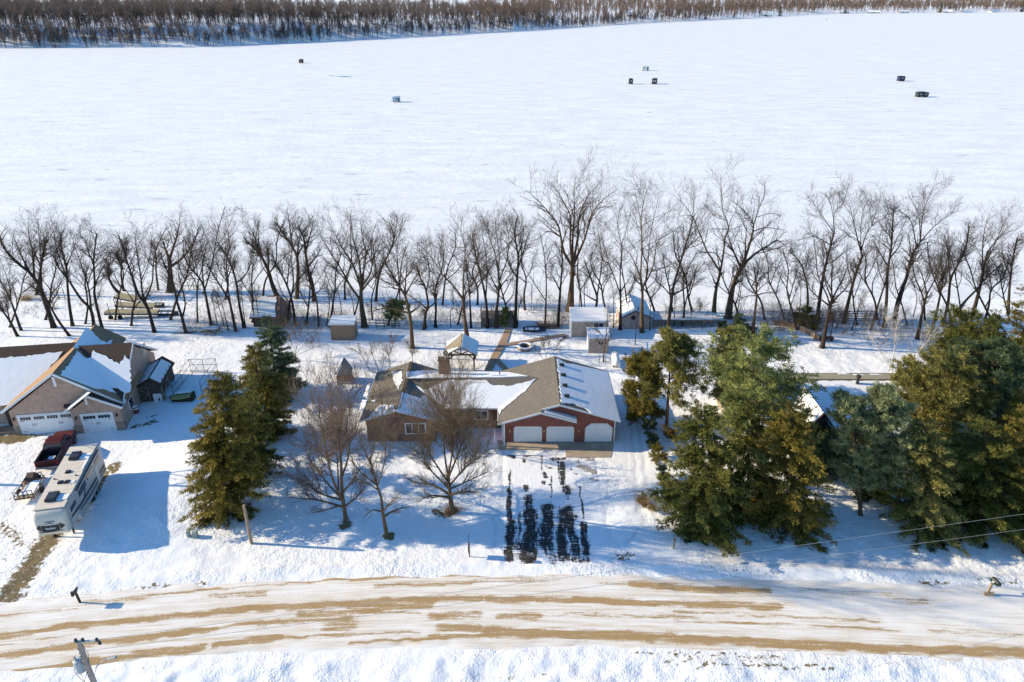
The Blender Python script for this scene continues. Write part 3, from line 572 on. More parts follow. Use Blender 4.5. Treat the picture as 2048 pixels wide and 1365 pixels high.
 (3, 'slim bare tree forking above the long low dock', .16, [[(1305,1258),(1320,1120),(1310,960),(1310,820)],[(1320,1120),(1360,960),(1400,860),(1480,760)]]),
 (3, 'tall bare tree with an S-curved pale trunk, left of the leaning giant', .36, [[(1550,1205),(1560,1000),(1580,880),(1590,820)],[(1590,820),(1540,740),(1490,660),(1450,560),(1400,440),(1330,320),(1240,240)],[(1595,820),(1625,700),(1640,560),(1670,480),(1620,360),(1610,200),(1600,100)],[(1600,760),(1560,690),(1420,680)],[(1400,440),(1390,300),(1390,130)],[(1650,520),(1560,500),(1500,500)],[(1660,480),(1560,400),(1470,300)]]),
 (3, 'giant bare tree with a thick trunk leaning right beside the dark columnar cedar', .52, [[(1665,1195),(1680,1050),(1710,900),(1770,770)],[(1750,790),(1690,640),(1660,540),(1650,480)],[(1770,770),(1830,620),(1860,500),(1850,440),(1780,350),(1690,280)],[(1850,470),(1900,350),(1940,250),(1950,140)],[(1790,750),(1880,690),(1990,620),(2050,590),(2130,650)],[(1860,520),(1950,490),(2100,510)],[(1780,740),(1800,580),(1810,470)],[(1880,420),(2000,380),(2080,400)]]),
 (3, 'small brown-trunked bare tree with drooping side branches, right of the stair panels', .2, [[(1855,1350),(1870,1150),(1880,1020),(1870,900),(1850,780)],[(1880,1020),(1950,1000),(2050,1000)],[(1875,1020),(1790,1030),(1730,1080)],[(1870,920),(1920,870),(1990,820),(2010,760)],[(1870,920),(1800,870),(1760,830)]]),
 (4, 'bare tree with a broom of many ascending limbs, nearest the neighbouring house', .3, [[(540,1328),(565,1180),(585,1050),(600,960)],[(600,1000),(520,960),(450,890),(420,770)],[(600,970),(570,860),(530,760)],[(605,960),(610,800),(620,700),(600,620)],[(610,960),(700,800),(740,700)],[(615,980),(720,880),(790,780)],[(610,900),(560,800),(540,700)]]),
 (4, 'bare tree curving left at the top behind the small green cedar', .18, [[(430,1105),(430,900),(400,760),(370,690),(290,600)]]),
 (4, 'tall bare tree with a high Y fork, behind the broom-shaped tree', .27, [[(505,1110),(530,880),(560,700),(600,500),(610,460)],[(610,470),(550,360),(490,270),(430,190)],[(610,460),(630,330),(700,240),(740,100)],[(620,360),(600,250),(560,170)],[(690,260),(650,170)],[(590,560),(480,500),(350,530)]]),
 (4, 'bare tree leaning right with a double crown above the dock railings', .28, [[(700,1145),(740,960),(780,800),(830,640)],[(830,620),(800,500),(765,350),(740,250)],[(830,600),(870,480),(930,400),(1000,360),(1060,290)],[(835,600),(830,400),(860,250)],[(930,420),(960,260),(980,180)],[(870,400),(890,280),(850,160)]]),
 (4, 'thin bare tree leaning right at the right end of the dock railings', .17, [[(905,1195),(950,1020),(1000,830),(1010,720)],[(990,860),(960,740),(940,560)]]),
 (4, 'upright bare tree with a narrow top, second right of the dock railings', .23, [[(1005,1180),(1020,960),(1025,760),(1050,560),(1055,380),(1060,280)],[(1025,720),(960,600),(920,520)],[(1040,640),(1110,580),(1150,480)]]),
 (4, 'tall sinuous bare tree with the highest crown at the right end of the shore', .32, [[(1080,1125),(1110,960),(1160,800),(1190,620),(1240,520)],[(1225,560),(1210,400),(1150,330),(1090,280)],[(1240,520),(1260,340),(1200,210)],[(1245,510),(1290,340),(1330,220),(1380,120)],[(1250,510),(1350,450),(1430,380),(1560,300)],[(1210,590),(1290,550),(1360,540)],[(1330,240),(1290,130)]]),
 (4, 'bare tree with a bowed left fork standing lowest on the right bank', .25, [[(1250,1265),(1290,1060),(1325,930)],[(1325,930),(1290,800),(1250,720),(1190,690)],[(1325,930),(1390,800),(1430,660),(1450,560)],[(1400,780),(1490,740),(1560,720)]]),
 (4, 'bare tree leaning right beside the bowed-fork tree on the right bank', .2, [[(1350,1225),(1400,1060),(1445,900),(1480,780)],[(1430,960),(1440,820),(1420,640)]]),
 (4, 'bare tree with a brushy plume leaning right, left of the yellow cedar top', .21, [[(1435,1175),(1480,1000),(1500,820),(1560,700),(1620,560),(1640,420)],[(1500,820),(1480,620),(1450,480)]]),
 (4, 'bare tree leaning far right, the most slanted trunk on the right shore', .18, [[(1500,1135),(1580,1010),(1690,880),(1740,800),(1850,680)]]),
 (4, 'bare tree with a dense broom crown behind the yellow cedar top', .27, [[(1665,1085),(1710,900),(1730,760),(1760,600)],[(1730,760),(1740,560),(1760,420),(1800,330)],[(1735,720),(1810,600),(1880,440),(1940,330)],[(1740,680),(1690,580),(1640,500)],[(1760,600),(1850,520),(1960,400)]]),
 (4, 'thin forked bare tree right of the yellow cedar top', .16, [[(1755,1130),(1790,1000),(1810,900),(1900,820),(1960,700)],[(1810,900),(1790,780),(1760,700)]]),
 (4, 'bare tree nearest the right frame edge, above the golden conifer', .2, [[(1930,1080),(1945,860),(1980,660),(2020,520)],[(1950,800),(1900,680),(1880,560)]]),
]
for i, (k, lab, r, pl) in enumerate(SHORE):
    bare_tree(lab, [C(k, p) for p in pl], r*1.22, 100+i, d=1.0 if len(pl) > 4 else 1.15, n=(12, 7, 4) if len(pl) > 2 else (16, 8, 4), twig=.011, bm=BARKB if any(s_ in lab for s_ in ('brown', 'pale', 'thick', 'giant', 'mossy', 'stout')) else BARK,
              lf=.46 if len(pl) > 2 else .38, lmax=4.4, spread=52)
# slim saplings among them: nothing but place tells them apart
SAP = [(1, [(1670,955),(1640,820),(1610,720),(1570,650)]), (1, [(1590,915),(1560,760),(1545,690)]), (1, [(1640,920),(1600,780),(1580,700)]), (1, [(1860,930),(1850,760),(1830,640)]), (1, [(1905,930),(1880,760),(1900,640)]), (2, [(40,900),(10,700),(0,560)]), (2, [(110,890),(80,700),(75,520)]),
       (2, [(25,905),(0,760),(-20,600)]), (2, [(610,890),(630,740),(610,600)]), (2, [(670,840),(650,700),(600,600)]), (2, [(720,840),(700,680),(640,560)]), (2, [(810,845),(790,700),(740,600)]), (2, [(1390,905),(1375,720),(1360,520),(1380,360)]), (2, [(1490,905),(1485,800),(1510,740),(1500,640)]), (2, [(1320,905),(1300,780)]),
       (3, [(500,1135),(505,980),(500,860)]), (3, [(545,1135),(540,960),(560,840)]), (3, [(770,1270),(770,1120),(760,960),(740,900)]), (3, [(870,1240),(890,1060),(930,900)]), (3, [(1050,1290),(1060,1120),(1100,960)]), (3, [(1240,1260),(1250,1060),(1240,940)]), (3, [(1440,1210),(1440,1060)]), (3, [(1730,1190),(1760,1000),(1790,800),(1840,740)]), (3, [(20,1260),(30,1120),(60,1040)]),
       (4, [(280,1120),(320,960),(380,780)]), (4, [(480,1270),(500,1180),(520,1060)]), (4, [(600,1250),(620,1160),(630,1080)]), (4, [(760,1200),(800,1060),(860,920)]), (4, [(640,1190),(700,1060)]), (4, [(960,1160),(990,1040)]), (4, [(1220,1100),(1250,960),(1220,820)]), (4, [(1550,1100),(1600,1000)]), (4, [(370,1060),(380,900),(340,760)])]
for i, (k, pl) in enumerate(SAP):
    bare_tree('thin dark leafless sapling standing among the lakeshore trees', [C(k, pl)], .085, 300+i, 'sapling', 'saplings among the lakeshore trees', n=(12, 5, 4), lf=.26, lmax=2.2)
# medium trees filling the row
rfl = random.Random(21)
for i, (px, py) in enumerate([(18, 655), (90, 640), (170, 648), (230, 640), (262, 652), (290, 600), (340, 640), (395, 645), (405, 590), (450, 600), (505, 645), (525, 600), (575, 640), (612, 648), (660, 655), (690, 600), (705, 645), (745, 640), (775, 650), (800, 605), (870, 655), (885, 610), (915, 650), (955, 610), (1012, 650), (1050, 620), (1090, 648), (1165, 640), (1215, 632), (1260, 640), (1315, 640), (1350, 640), (1390, 640), (1480, 650), (1530, 640), (1570, 640), (1595, 660), (1665, 640), (1715, 650), (1755, 640), (1815, 650), (1850, 640), (1905, 660), (1925, 640), (1990, 650), (2020, 640)]):
    h = rfl.uniform(120, 185); lean = (px-1024)*-.06*h/150+rfl.uniform(-22, 22)*1.0+(-14 if px < 520 else 10 if px > 1700 else 0); at_ = lambda u, dx=0: (px-lean*0+lean*u*(1 if px < 1024 else 1)+dx, py-h*u)
    pl = [[(px, py), at_(.25, rfl.uniform(-5, 5)), at_(.5, rfl.uniform(-8, 8)), at_(.75, rfl.uniform(-10, 10)), at_(1)]]
    for k in range(rfl.choice((2, 3, 3))):
        u = rfl.uniform(.25, .55); sg = (-1) ** k; pl.append([at_(u), at_(u+.15, sg*rfl.uniform(8, 22)), at_(u+.38, sg*rfl.uniform(20, 44))])
    bare_tree('medium dark bare tree filling a gap in the lakeshore row between the larger trees', pl, rfl.uniform(.13, .2), 700+i, group='medium bare trees filling the lakeshore row', n=(9, 5, 3), twig=.011, lf=.42, lmax=3.2, spread=50)
# yard trees
Y1 = [[(520,1025),(500,900),(490,760),(490,640),(480,500),(470,260)],[(500,900),(440,780),(400,640),(370,480),(340,330),(330,180)],[(495,880),(380,760),(290,640),(230,520)],[(490,900),(360,850),(230,760),(150,720)],[(485,920),(330,890),(200,880),(130,870)],[(480,940),(370,960),(270,980)],[(495,820),(460,620),(440,430),(425,280),(430,140)],[(495,760),(540,560),(520,380),(560,230)],[(500,860),(560,760),(610,680)],[(430,720),(330,560),(290,400)],[(505,930),(590,870),(650,800)]]
Y2 = [[(800,1135),(770,980),(760,880),(730,790),(700,680),(680,600)],[(740,830),(660,770),(580,740)],[(755,800),(780,640),(790,520),(770,300),(750,100)],[(700,680),(640,540),(600,420)],[(690,620),(720,480),(740,380)],[(765,960),(830,900),(900,860)],[(780,1000),(850,960),(960,930)],[(780,600),(850,480),(900,380)],[(730,790),(600,680),(540,560)],[(770,980),(700,960),(640,1010)]]
Y3 = [[(1245,975),(1225,820),(1215,700)],[(1220,760),(1195,600),(1180,440),(1150,280),(1130,150)],[(1225,720),(1245,560),(1240,400),(1230,250),(1250,100)],[(1215,780),(1130,640),(1060,520),(1000,400)],[(1210,820),(1110,700),(1010,600),(960,560)],[(1210,850),(1120,790),(1000,770),(950,750)],[(1230,800),(1320,680),(1420,600),(1500,540)],[(1235,820),(1350,760),(1480,700)],[(1235,850),(1340,830),(1440,840)],[(1230,740),(1290,560),(1330,430),(1370,330)],[(1210,870),(1100,860),(1010,900)],[(1190,560),(1120,400),(1060,250)]]
gy = 'bare yard trees in front of the brick house'
bare_tree('broad low-branching bare maple with pinkish twigs, right of the spruce row', [C(5, p) for p in Y1], .2, 501, group=gy, d=1.2, n=(24, 12, 8), tm=TWIGR, bm=BARKB, spread=34, up=.2, lf=.5, lmax=3.6, depth=.8, twig=.006)
bare_tree('slender crooked bare tree with a mulched foot, between the two front yard maples', [C(5, p) for p in Y2], .19, 502, group=gy, d=1.15, n=(22, 11, 7), tm=TWIGY, bm=BARKB, spread=42, up=.2, lf=.42, lmax=2.8, depth=.7, twig=.006)
bare_tree('dense rounded bare maple with a split trunk in front of the dwelling entry', [C(5, p) for p in Y3], .29, 503, group=gy, d=1.2, n=(24, 12, 8), tm=TWIGY, bm=BARKB, spread=32, up=.24, lf=.48, lmax=3.4, depth=.8, twig=.006)
bare_tree('small bare ornamental tree beside the white marker rod near the garage', [C(5, p) for p in [[(1410,568),(1420,480),(1430,400)],[(1415,520),(1360,430),(1330,380)],[(1420,480),(1480,400),(1520,370)],[(1425,440),(1440,340)],[(1415,520),(1350,470),(1290,450)]]], .08, 504, 'small_bare_tree', n=(10, 6, 5), tm=TWIGY, bm=BARKB, lf=.45, group=gy, lmax=1.6, depth=.8)
bare_tree('bare yard tree just beyond the left frame edge, left of the utility trailer', [[(-130, 985), (-125, 860), (-120, 740), (-115, 620)], [(-125, 860), (-80, 760), (-50, 660)], [(-123, 800), (-190, 700), (-220, 620)], [(-120, 760), (-90, 660), (-70, 560)], [(-122, 780), (-150, 660), (-160, 560)]], .25, 515, base=Vector((-62, 55, 0)), bm=BARKB, group=gy, n=(10, 6, 4), twig=.011, trunk_crown=True)
gb = 'bare trees and shrubs behind the brick house'
def q8(pts): return [(640+x/10.24, 680+y/10.24) for x, y in pts]
bare_tree('multi-stemmed bare shrub tree with clinging brown leaves behind the left wing', [q8(p) for p in [[(1200,780),(1190,620),(1120,440),(1060,300),(1020,100)],[(1190,640),(1050,650),(900,400),(780,260),(640,170)],[(1200,700),(1430,560),(1400,300),(1300,100)],[(1430,560),(1400,350),(1480,150),(1500,20)],[(1200,700),(1300,500),(1310,380)]]], .08, 505, 'bare_shrub', gb, n=(9, 6, 5), tm=TWIGR, bm=BARKB, lmax=1.8, depth=.5)
bare_tree('thin bare sapling standing just behind the roof of the left wing', [q8(p) for p in [[(1900,560),(1895,400),(1890,230)],[(1895,380),(1840,200),(1800,60)],[(1895,300),(2000,240)]]], .05, 506, 'sapling', gb, n=(8, 5, 4), lmax=1.0)
bare_tree('bare tree with a tan trunk standing right of the small tan shed', [[(1207,724),(1208,700),(1212,672),(1214,640),(1216,610)],[(1211,680),(1196,662),(1180,655)],[(1212,672),(1228,650),(1236,640)],[(1208,694),(1190,680)],[(1210,686),(1226,676)]], .1, 507, 'slim_bare_tree', gb, n=(7, 5, 4), bm=BARKB, lmax=1.4)
bare_tree('dark bare bush in front of the small red-based playhouse', [[(700,832),(697,800),(690,770),(684,748)],[(698,810),(675,780),(662,750)],[(698,805),(706,770),(708,735)],[(697,800),(720,780),(733,760)],[(695,790),(672,745),(668,730)]], .05, 508, 'bare_shrub', gb, n=(10, 6, 5), tm=TWIGR, lmax=1.6, depth=.8)
bare_tree('spindly bare bush poking up behind the garage roof', [[(1094,735),(1090,705),(1083,685)],[(1093,722),(1110,700),(1122,680)],[(1093,722),(1075,705),(1068,690)],[(1092,715),(1098,690),(1102,678)]], .03, 509, 'bare_shrub', gb, n=(8, 5, 4), lmax=1.2, depth=.8)
bare_tree('fan-shaped tan bare bush right behind the tallest blue spruce', [[(590,722),(592,695),(590,665)],[(591,710),(568,680),(550,655)],[(591,710),(612,685),(630,660)],[(592,700),(600,670),(604,650)],[(591,705),(578,675),(570,650)],[(592,712),(618,700),(640,690)]], .05, 510, 'bare_shrub', gb, n=(12, 7, 6), tm=TWIGY, bm=TWIGY, lmax=1.8, depth=.9)
bare_tree('white-barked birch with three slanting stems beside the neighbouring roof', [[(1785,775),(1784,745),(1788,694),(1791,655),(1793,640)],[(1784,745),(1768,715),(1749,686),(1735,660)],[(1790,690),(1780,655),(1768,625)],[(1785,760),(1820,720),(1850,690),(1870,660)],[(1850,690),(1858,665),(1855,650)]], .075, 511, 'birch_tree', gb, bm=BIRCH, tm=BIRCH, n=(10, 6, 5), lmax=2.0, depth=.7)
# brush along the bank
def brush():
    rng = np.random.default_rng(9); pts = []
    for (x0, x1, y0, y1, n_) in ((700, 1000, 630, 658, 260), (1330, 1420, 620, 655, 120), (0, 360, 590, 640, 90), (400, 700, 590, 650, 160), (1030, 1140, 600, 640, 80), (1440, 1560, 620, 650, 120), (1540, 1760, 620, 672, 420), (1760, 1960, 630, 690, 260), (560, 700, 640, 660, 150), (1090, 1140, 640, 658, 70), (360, 480, 655, 668, 90), (1290, 1440, 650, 662, 60), (1470, 1560, 655, 668, 70)):
        for _ in range(n_):
            p = GT(rng.uniform(x0, x1), rng.uniform(y0, y1)); pts.append(p)
    B = np.array(pts); N = len(B); D = rng.normal(size=(N, 3))*.45; D[:, 2] = 1; L = rng.uniform(.6, 2.6, N)
    s_ = np.linspace(0, 1, 4); bend = rng.normal(size=(N, 3))*.3
    P1 = B[:, None]+L[:, None, None]*(s_[None, :, None]*D[:, None]+(s_**2)[None, :, None]*bend[:, None]); R1 = np.tile(.016*(1-.6*s_), (N, 1))
    P2, R2 = spawn(P1, R1, 5, rng, .2, 1, 45, .55, .1, 3, .8, .008); P3, R3 = spawn(P2, R2, 3, rng, .2, 1, 45, .6, 0, 3, .8, .007)
    V, Q = join([tubes(P1, R1, 3), tubes(P2, R2, 3), tubes(P3, R3, 3)])
    o = npmesh('brush', V, Q, None, TWIGR); tagp(o, 'tangled dry brush growing along the lakeshore bank', 'brush', kind='stuff')
brush()
# ---------------------------------------------------------------- conifers
def cards(C0, D, Wd, L, wd, rng, tint, tri=True):
    """leaf-sized needle sprays: narrow kite faces. C0 (N,3) roots, D unit directions, Wd side directions"""
    tip = C0+D*L[:, None]; mid = C0+D*(L*.45)[:, None]; a = mid+Wd*(wd/2)[:, None]; b = mid-Wd*(wd/2)[:, None]
    V = np.stack([C0, a, tip, b], 1).reshape(-1, 3); q = np.arange(len(C0)*4).reshape(-1, 4); return V, q, np.repeat(tint, 4)
def unit(v): return v/(np.linalg.norm(v, axis=-1, keepdims=True)+1e-9)
NEEDLE = {
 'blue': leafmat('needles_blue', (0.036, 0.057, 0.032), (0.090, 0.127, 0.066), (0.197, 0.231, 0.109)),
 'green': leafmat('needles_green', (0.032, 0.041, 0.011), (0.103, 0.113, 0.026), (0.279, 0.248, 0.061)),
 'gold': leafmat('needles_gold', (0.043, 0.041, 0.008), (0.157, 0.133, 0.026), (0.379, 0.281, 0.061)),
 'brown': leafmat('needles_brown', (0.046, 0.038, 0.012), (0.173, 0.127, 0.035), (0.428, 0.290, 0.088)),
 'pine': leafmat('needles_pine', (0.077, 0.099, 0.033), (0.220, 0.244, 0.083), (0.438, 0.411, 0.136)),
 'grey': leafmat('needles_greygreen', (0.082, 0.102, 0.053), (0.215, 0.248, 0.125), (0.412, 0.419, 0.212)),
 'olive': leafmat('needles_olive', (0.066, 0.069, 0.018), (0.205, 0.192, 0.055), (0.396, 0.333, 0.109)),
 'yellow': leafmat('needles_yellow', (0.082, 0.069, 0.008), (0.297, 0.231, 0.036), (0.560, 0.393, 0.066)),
}
def spruce_geo(H, R, rng, sparse=0.0, dens=1.0, start=.03, pw=.8):
    nb = int(H*16*dens); zf = start+(1-start)*np.sort(rng.random(nb))**1.3*.985; z = zf*H
    az = rng.random(nb)*2*np.pi+np.arange(nb)*2.4; lob = 1+.14*np.sin(az*3+rng.random()*6)+.12*np.sin(az*5+z*.8)
    rad = R*(1-zf)**pw*lob*rng.uniform(.72, 1.12, nb)+.18
    low = np.clip((zf-start)/.14, 0, 1); rad *= .62+.38*low
    K = 6; s_ = np.linspace(0, 1, K); drop = .22+.28*(1-zf)
    hd = np.stack([np.cos(az), np.sin(az), 0*az], 1)
    P1 = hd[:, None]*(rad[:, None]*s_[None])[..., None]; P1[..., 2] = z[:, None]+rad[:, None]*(.12*s_-drop[:, None]*s_**1.4+.14*s_**3)[:]
    R1 = np.maximum(.035*(1-zf)[:, None]*(1-.85*s_)[None], .008)
    m_ = np.maximum((rad*13*dens).astype(int), 5); idx = np.repeat(np.arange(nb), m_); n_ = len(idx)
    if sparse: 
        keep = rng.random(n_) > sparse*(zf[idx] < .4); idx = idx[keep]; n_ = len(idx)
    t = .12+.88*rng.random(n_)**.8; f = t*(K-1); i0 = np.minimum(f.astype(int), K-2); fr = (f-i0)[:, None]
    A = P1[idx, i0]; B = P1[idx, i0+1]; C0 = A+(B-A)*fr; T = unit(B-A); side = unit(np.cross(T, np.array([0, 0, 1.])))
    sg = rng.choice([-1, 1], n_)[:, None]; D = unit(T*rng.uniform(.35, 1.1, n_)[:, None]+side*sg*rng.uniform(.25, 1, n_)[:, None]+np.array([0, 0, -1.])*rng.uniform(-.12, .55, n_)[:, None])
    br = rng.normal(.5, .17, nb)[idx]
    L0 = rng.uniform(.24, .50, n_)*(1.1-.55*t*.6); L0 *= np.clip(.55+rad[idx]*.25, .5, 1.15)
    VV = []; QQ = []; TT = []; k = 0
    for j in range(5):
        Dj = unit(D+rng.normal(size=D.shape)*(.3+.16*j)); Wj = unit(np.cross(Dj, np.array([0, 0, 1.])+rng.normal(size=D.shape)*.5))
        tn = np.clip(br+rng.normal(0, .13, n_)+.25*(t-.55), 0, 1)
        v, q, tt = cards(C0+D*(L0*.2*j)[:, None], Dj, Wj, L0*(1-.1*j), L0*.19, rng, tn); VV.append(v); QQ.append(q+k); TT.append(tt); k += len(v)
    tr = np.array([[0, 0, -.2], [0, 0, H*.5], [0, 0, H*.985]]); tr = smooth_poly(tr, 10)
    VV = [np.stack([v[:, 0], v[:, 1], np.maximum(v[:, 2], .06)], 1) for v in VV]
    wood = join([tubes(tr[None], taper(tr, .055+H*.013, .02)[None], 8), tubes(P1, R1, 3)])
    return wood, (np.concatenate(VV), np.concatenate(QQ), np.concatenate(TT))
def pine_geo(H, R, rng, kind='round', bare=.3, dens=1.0, tuft=.36, nlimb=46):
    """round / open crowned pine: limbs carrying tufts of radiating needles"""
    zf = bare+(1-bare)*np.sort(rng.random(int(nlimb*dens)))*.97; nb = len(zf); z = zf*H; u = (zf-bare)/(1-bare)
    az = rng.random(nb)*6.283+np.arange(nb)*2.4
    prof = np.sqrt(np.clip(1-(np.abs(u-.35)/.68)**2.0, 0.02, 1)) if kind == 'round' else (1-u)**.7*.9+.12
    rad = R*prof*rng.uniform(.62, 1.1, nb)*(1+.15*np.sin(az*3+1))+.15
    K = 6; s_ = np.linspace(0, 1, K); rise = .15+.55*u; hd = np.stack([np.cos(az), np.sin(az), 0*az], 1)
    P1 = hd[:, None]*(rad[:, None]*s_[None])[..., None]; P1[..., 2] = z[:, None]+rad[:, None]*(rise[:, None]*s_-.18*s_**2)
    P1[:, 1:] += rng.normal(size=(nb, K-1, 3))*.08
    R1 = np.maximum(.05*(1-.8*s_)[None]*(1-.6*u)[:, None], .01)
    P2, R2 = spawn(P1, R1, 9, rng, .22, 1, 50, .36, .25, 4, .6, .009, 1.9, .2, .5)
    ends = np.concatenate([P2[:, -1], P2[:, 2], P1[:, -1], P1[:, 4], P2[:, 1]]); ends = ends+rng.normal(size=ends.shape)*.1
    nt_ = len(ends); nn = 17; br = np.clip(rng.normal(.5, .18, nt_), 0, 1); axis = unit(rng.normal(size=(nt_, 3))*.5+np.array([0, 0, .9])+unit(ends-np.array([0, 0, H*.55]))*.7)
    idx = np.repeat(np.arange(nt_), nn); n_ = len(idx); D = unit(axis[idx]*.75+unit(rng.normal(size=(n_, 3)))*.95); W = unit(np.cross(D, rng.normal(size=(n_, 3))))
    L = tuft*rng.uniform(.7, 1.25, n_); v, q, tt = cards(ends[idx]+rng.normal(size=(n_, 3))*.07, D, W, L, L*.17, rng, np.clip(br[idx]+rng.normal(0, .13, n_), 0, 1))
    tr = smooth_poly(np.array([[0, 0, -.2], [rng.normal()*.1, 0, H*.5], [0, 0, H*.97]]), 10)
    wood = join([tubes(tr[None], taper(tr, .07+H*.013, .03)[None], 8), tubes(P1, R1, 4), tubes(P2, R2, 3)])
    return wood, (v, q, tt)
CBARK = bark('conifer_bark', (.075, .055, .04)); RBARK = bark('red_pine_bark', (.20, .12, .075))
def conifer(ty, base, apex, R, col, label, seed, name='spruce_tree', group='conifers around the yards', **k):
    b = GT(*base); top = P(apex[0], apex[1], b.y); H = max(1.0, top.z-b.z); rng = np.random.default_rng(seed)
    bk = k.pop('bark', CBARK); q = k.pop('shrink', 1.0); R *= 1.12 if ty == 's' else 1.0
    geo = spruce_geo(H*q, R*q, rng, **k) if ty == 's' else pine_geo(H*q, R*q, rng, **k)
    t = thing(name, label, 'tree', tuple(b), 0, group); lean = (top.x-b.x)/H
    (wv, wq), (v, qd, tt) = geo; wv /= q; v /= q
    for a in (wv, v): a[:, 0] += lean*np.maximum(a[:, 2], 0)
    npmesh('trunk', wv, wq, None, bk, t); npmesh('crown', v, qd, None, NEEDLE[col], t, tt); return t
conifer('s', (556, 790), (533, 627), 3.1, 'blue', 'dark blue-green spruce, farthest of the spruce row left of the brick house', 1, dens=1.45, pw=.75)
conifer('s', (525, 872), (508, 683), 3.1, 'gold', 'golden-tinged spruce in the middle of the row, behind the two nearest spruces', 2, dens=1.4, pw=.6)
conifer('s', (508, 950), (502, 742), 2.6, 'green', 'dark spruce squeezed on the right flank of the nearest spruce', 3)
conifer('s', (452, 1028), (443, 739), 2.95, 'gold', 'nearest spruce of the left row, thin at its skirt, by the grey utility boxes', 4, sparse=.2, dens=1.45, pw=.5)
conifer('s', (1410, 1050), (1402, 800), 3.9, 'green', 'large olive spruce right of the driveway, with small shrubs at its left', 5, dens=1.25, pw=.5)
conifer('s', (1582, 1055), (1584, 800), 3.5, 'gold', 'cone-laden brownish spruce in the clump right of the driveway', 6, sparse=.1, dens=1.15, pw=.5)
conifer('s', (1497, 1020), (1496, 800), 3.4, 'green', 'spruce wedged between the olive spruce and the cone-laden spruce', 7, sparse=.2)
conifer('p', (1530, 985), (1502, 690), 4.4, 'pine', 'tall soft white pine with a rounded top, left of the neighbouring roof', 8, 'pine_tree', kind='round', bare=.22, dens=2.1, tuft=.42)
conifer('p', (1333, 855), (1345, 677), 4.0, 'olive', 'open-crowned red pine with its bare trunk showing, right of the garage', 9, 'pine_tree', kind='open', bare=.36, dens=1.1, tuft=.42, bark=RBARK)
conifer('p', (1290, 850), (1283, 722), 1.9, 'gold', 'bushy pine closest to the garage, left of the open-crowned red pine', 10, 'pine_tree', kind='round', bare=.04, dens=1.5, tuft=.34)
conifer('p', (1462, 850), (1466, 672), 3.0, 'olive', 'dark pine peeking out left of the soft white pine', 11, 'pine_tree', kind='open', bare=.3, dens=1.1, tuft=.4)
conifer('p', (1722, 1030), (1703, 802), 1.9, 'grey', 'grey-green puffy pine left of a twin, in front of the dark gable peak', 12, 'pine_tree', kind='round', bare=.3, dens=1.7, tuft=.34)
conifer('p', (1797, 1035), (1778, 793), 2.1, 'grey', 'grey-green puffy pine with the larger dome, below the neighbouring roof', 13, 'pine_tree', kind='round', bare=.3, dens=1.7, tuft=.34)
conifer('s', (1852, 1055), (1852, 835), 3.6, 'olive', 'drooping brownish spruce, left front tree of the right-hand grove', 14, dens=1.25, pw=.55)
conifer('s', (1962, 1055), (1972, 835), 3.8, 'green', 'dark front spruce in the right-hand grove, behind the green mailbox', 15, dens=1.25, pw=.55)
conifer('s', (2066, 1052), (2062, 812), 3.9, 'gold', 'front spruce cut off by the right frame edge in the grove', 16, dens=1.2, pw=.55)
conifer('p', (1900, 930), (1888, 728), 4.0, 'olive', 'broad olive pine in the middle of the right-hand grove', 17, 'pine_tree', kind='round', bare=.2, dens=2.0, tuft=.4)
conifer('p', (2000, 905), (1985, 702), 3.6, 'blue', 'blue-grey dome-topped pine in the right-hand grove', 18, 'pine_tree', kind='round', bare=.2, dens=2.2, tuft=.34)
conifer('s', (2035, 950), (2045, 772), 3.6, 'yellow', 'bright yellow-green conifer at the right frame edge below the blue-grey dome', 19, dens=1.1)
conifer('p', (1950, 800), (1945, 648), 4.4, 'green', 'dark green pine mass behind the blue-grey dome', 20, 'pine_tree', kind='round', bare=.1, dens=2.0, tuft=.4)
conifer('s', (1935, 725), (1937, 614), 2.2, 'yellow', 'small yellow cedar with a pointed top before the right shore', 21, 'cedar_tree', dens=1.3)
conifer('s', (2055, 775), (2052, 568), 5.0, 'gold', 'tall golden conifer at the right frame edge, highest of the grove', 22, dens=1.0)
conifer('p', (1835, 850), (1848, 742), 2.8, 'olive', 'loose olive pine at the left edge of the grove, below the birch', 23, 'pine_tree', kind='round', bare=.1, dens=1.3, tuft=.4)
conifer('s', (1773, 850), (1772, 764), 1.7, 'yellow', 'small yellow conifer tip in front of the neighbouring roof', 24, dens=1.2)
conifer('s', (1915, 990), (1905, 830), 3.8, 'green', 'dark spruce behind the drooping brownish spruce in the grove', 25)
conifer('p', (2040, 850), (2020, 690), 3.6, 'green', 'dark green pine behind the yellow-green conifer at the right edge', 26, 'pine_tree', kind='round', bare=.1, dens=1.6, tuft=.4)
conifer('s', (1745, 990), (1735, 880), 2.0, 'green', 'dark low conifer under the grey-green puffy pines, beside the open snow lane', 27)
conifer('s', (2010, 1000), (2010, 850), 3.8, 'green', 'shaded spruce in the dark heart of the right-hand grove', 28)
conifer('s', (1480, 680), (1479, 627), 1.0, 'blue', 'dark columnar cedar beside the stair panels', 29, 'cedar_tree', dens=2.6, pw=.4)
conifer('s', (1615, 655), (1613, 612), 1.8, 'green', 'small ragged green cedar on the bank among the dock railings', 30, 'cedar_tree', dens=1.8, sparse=.3, pw=.5)
conifer('p', (790, 656), (790, 612), 1.9, 'pine', 'flat-topped windswept small juniper on the bank right of the brown shed', 31, 'juniper_tree', kind='round', bare=.45, dens=.7, tuft=.5, shrink=1.8)
conifer('p', (1012, 655), (1010, 618), 1.2, 'pine', 'small loose pine behind the timber deck railing', 32, 'pine_tree', kind='open', bare=.1, dens=.5, tuft=.5, shrink=2)
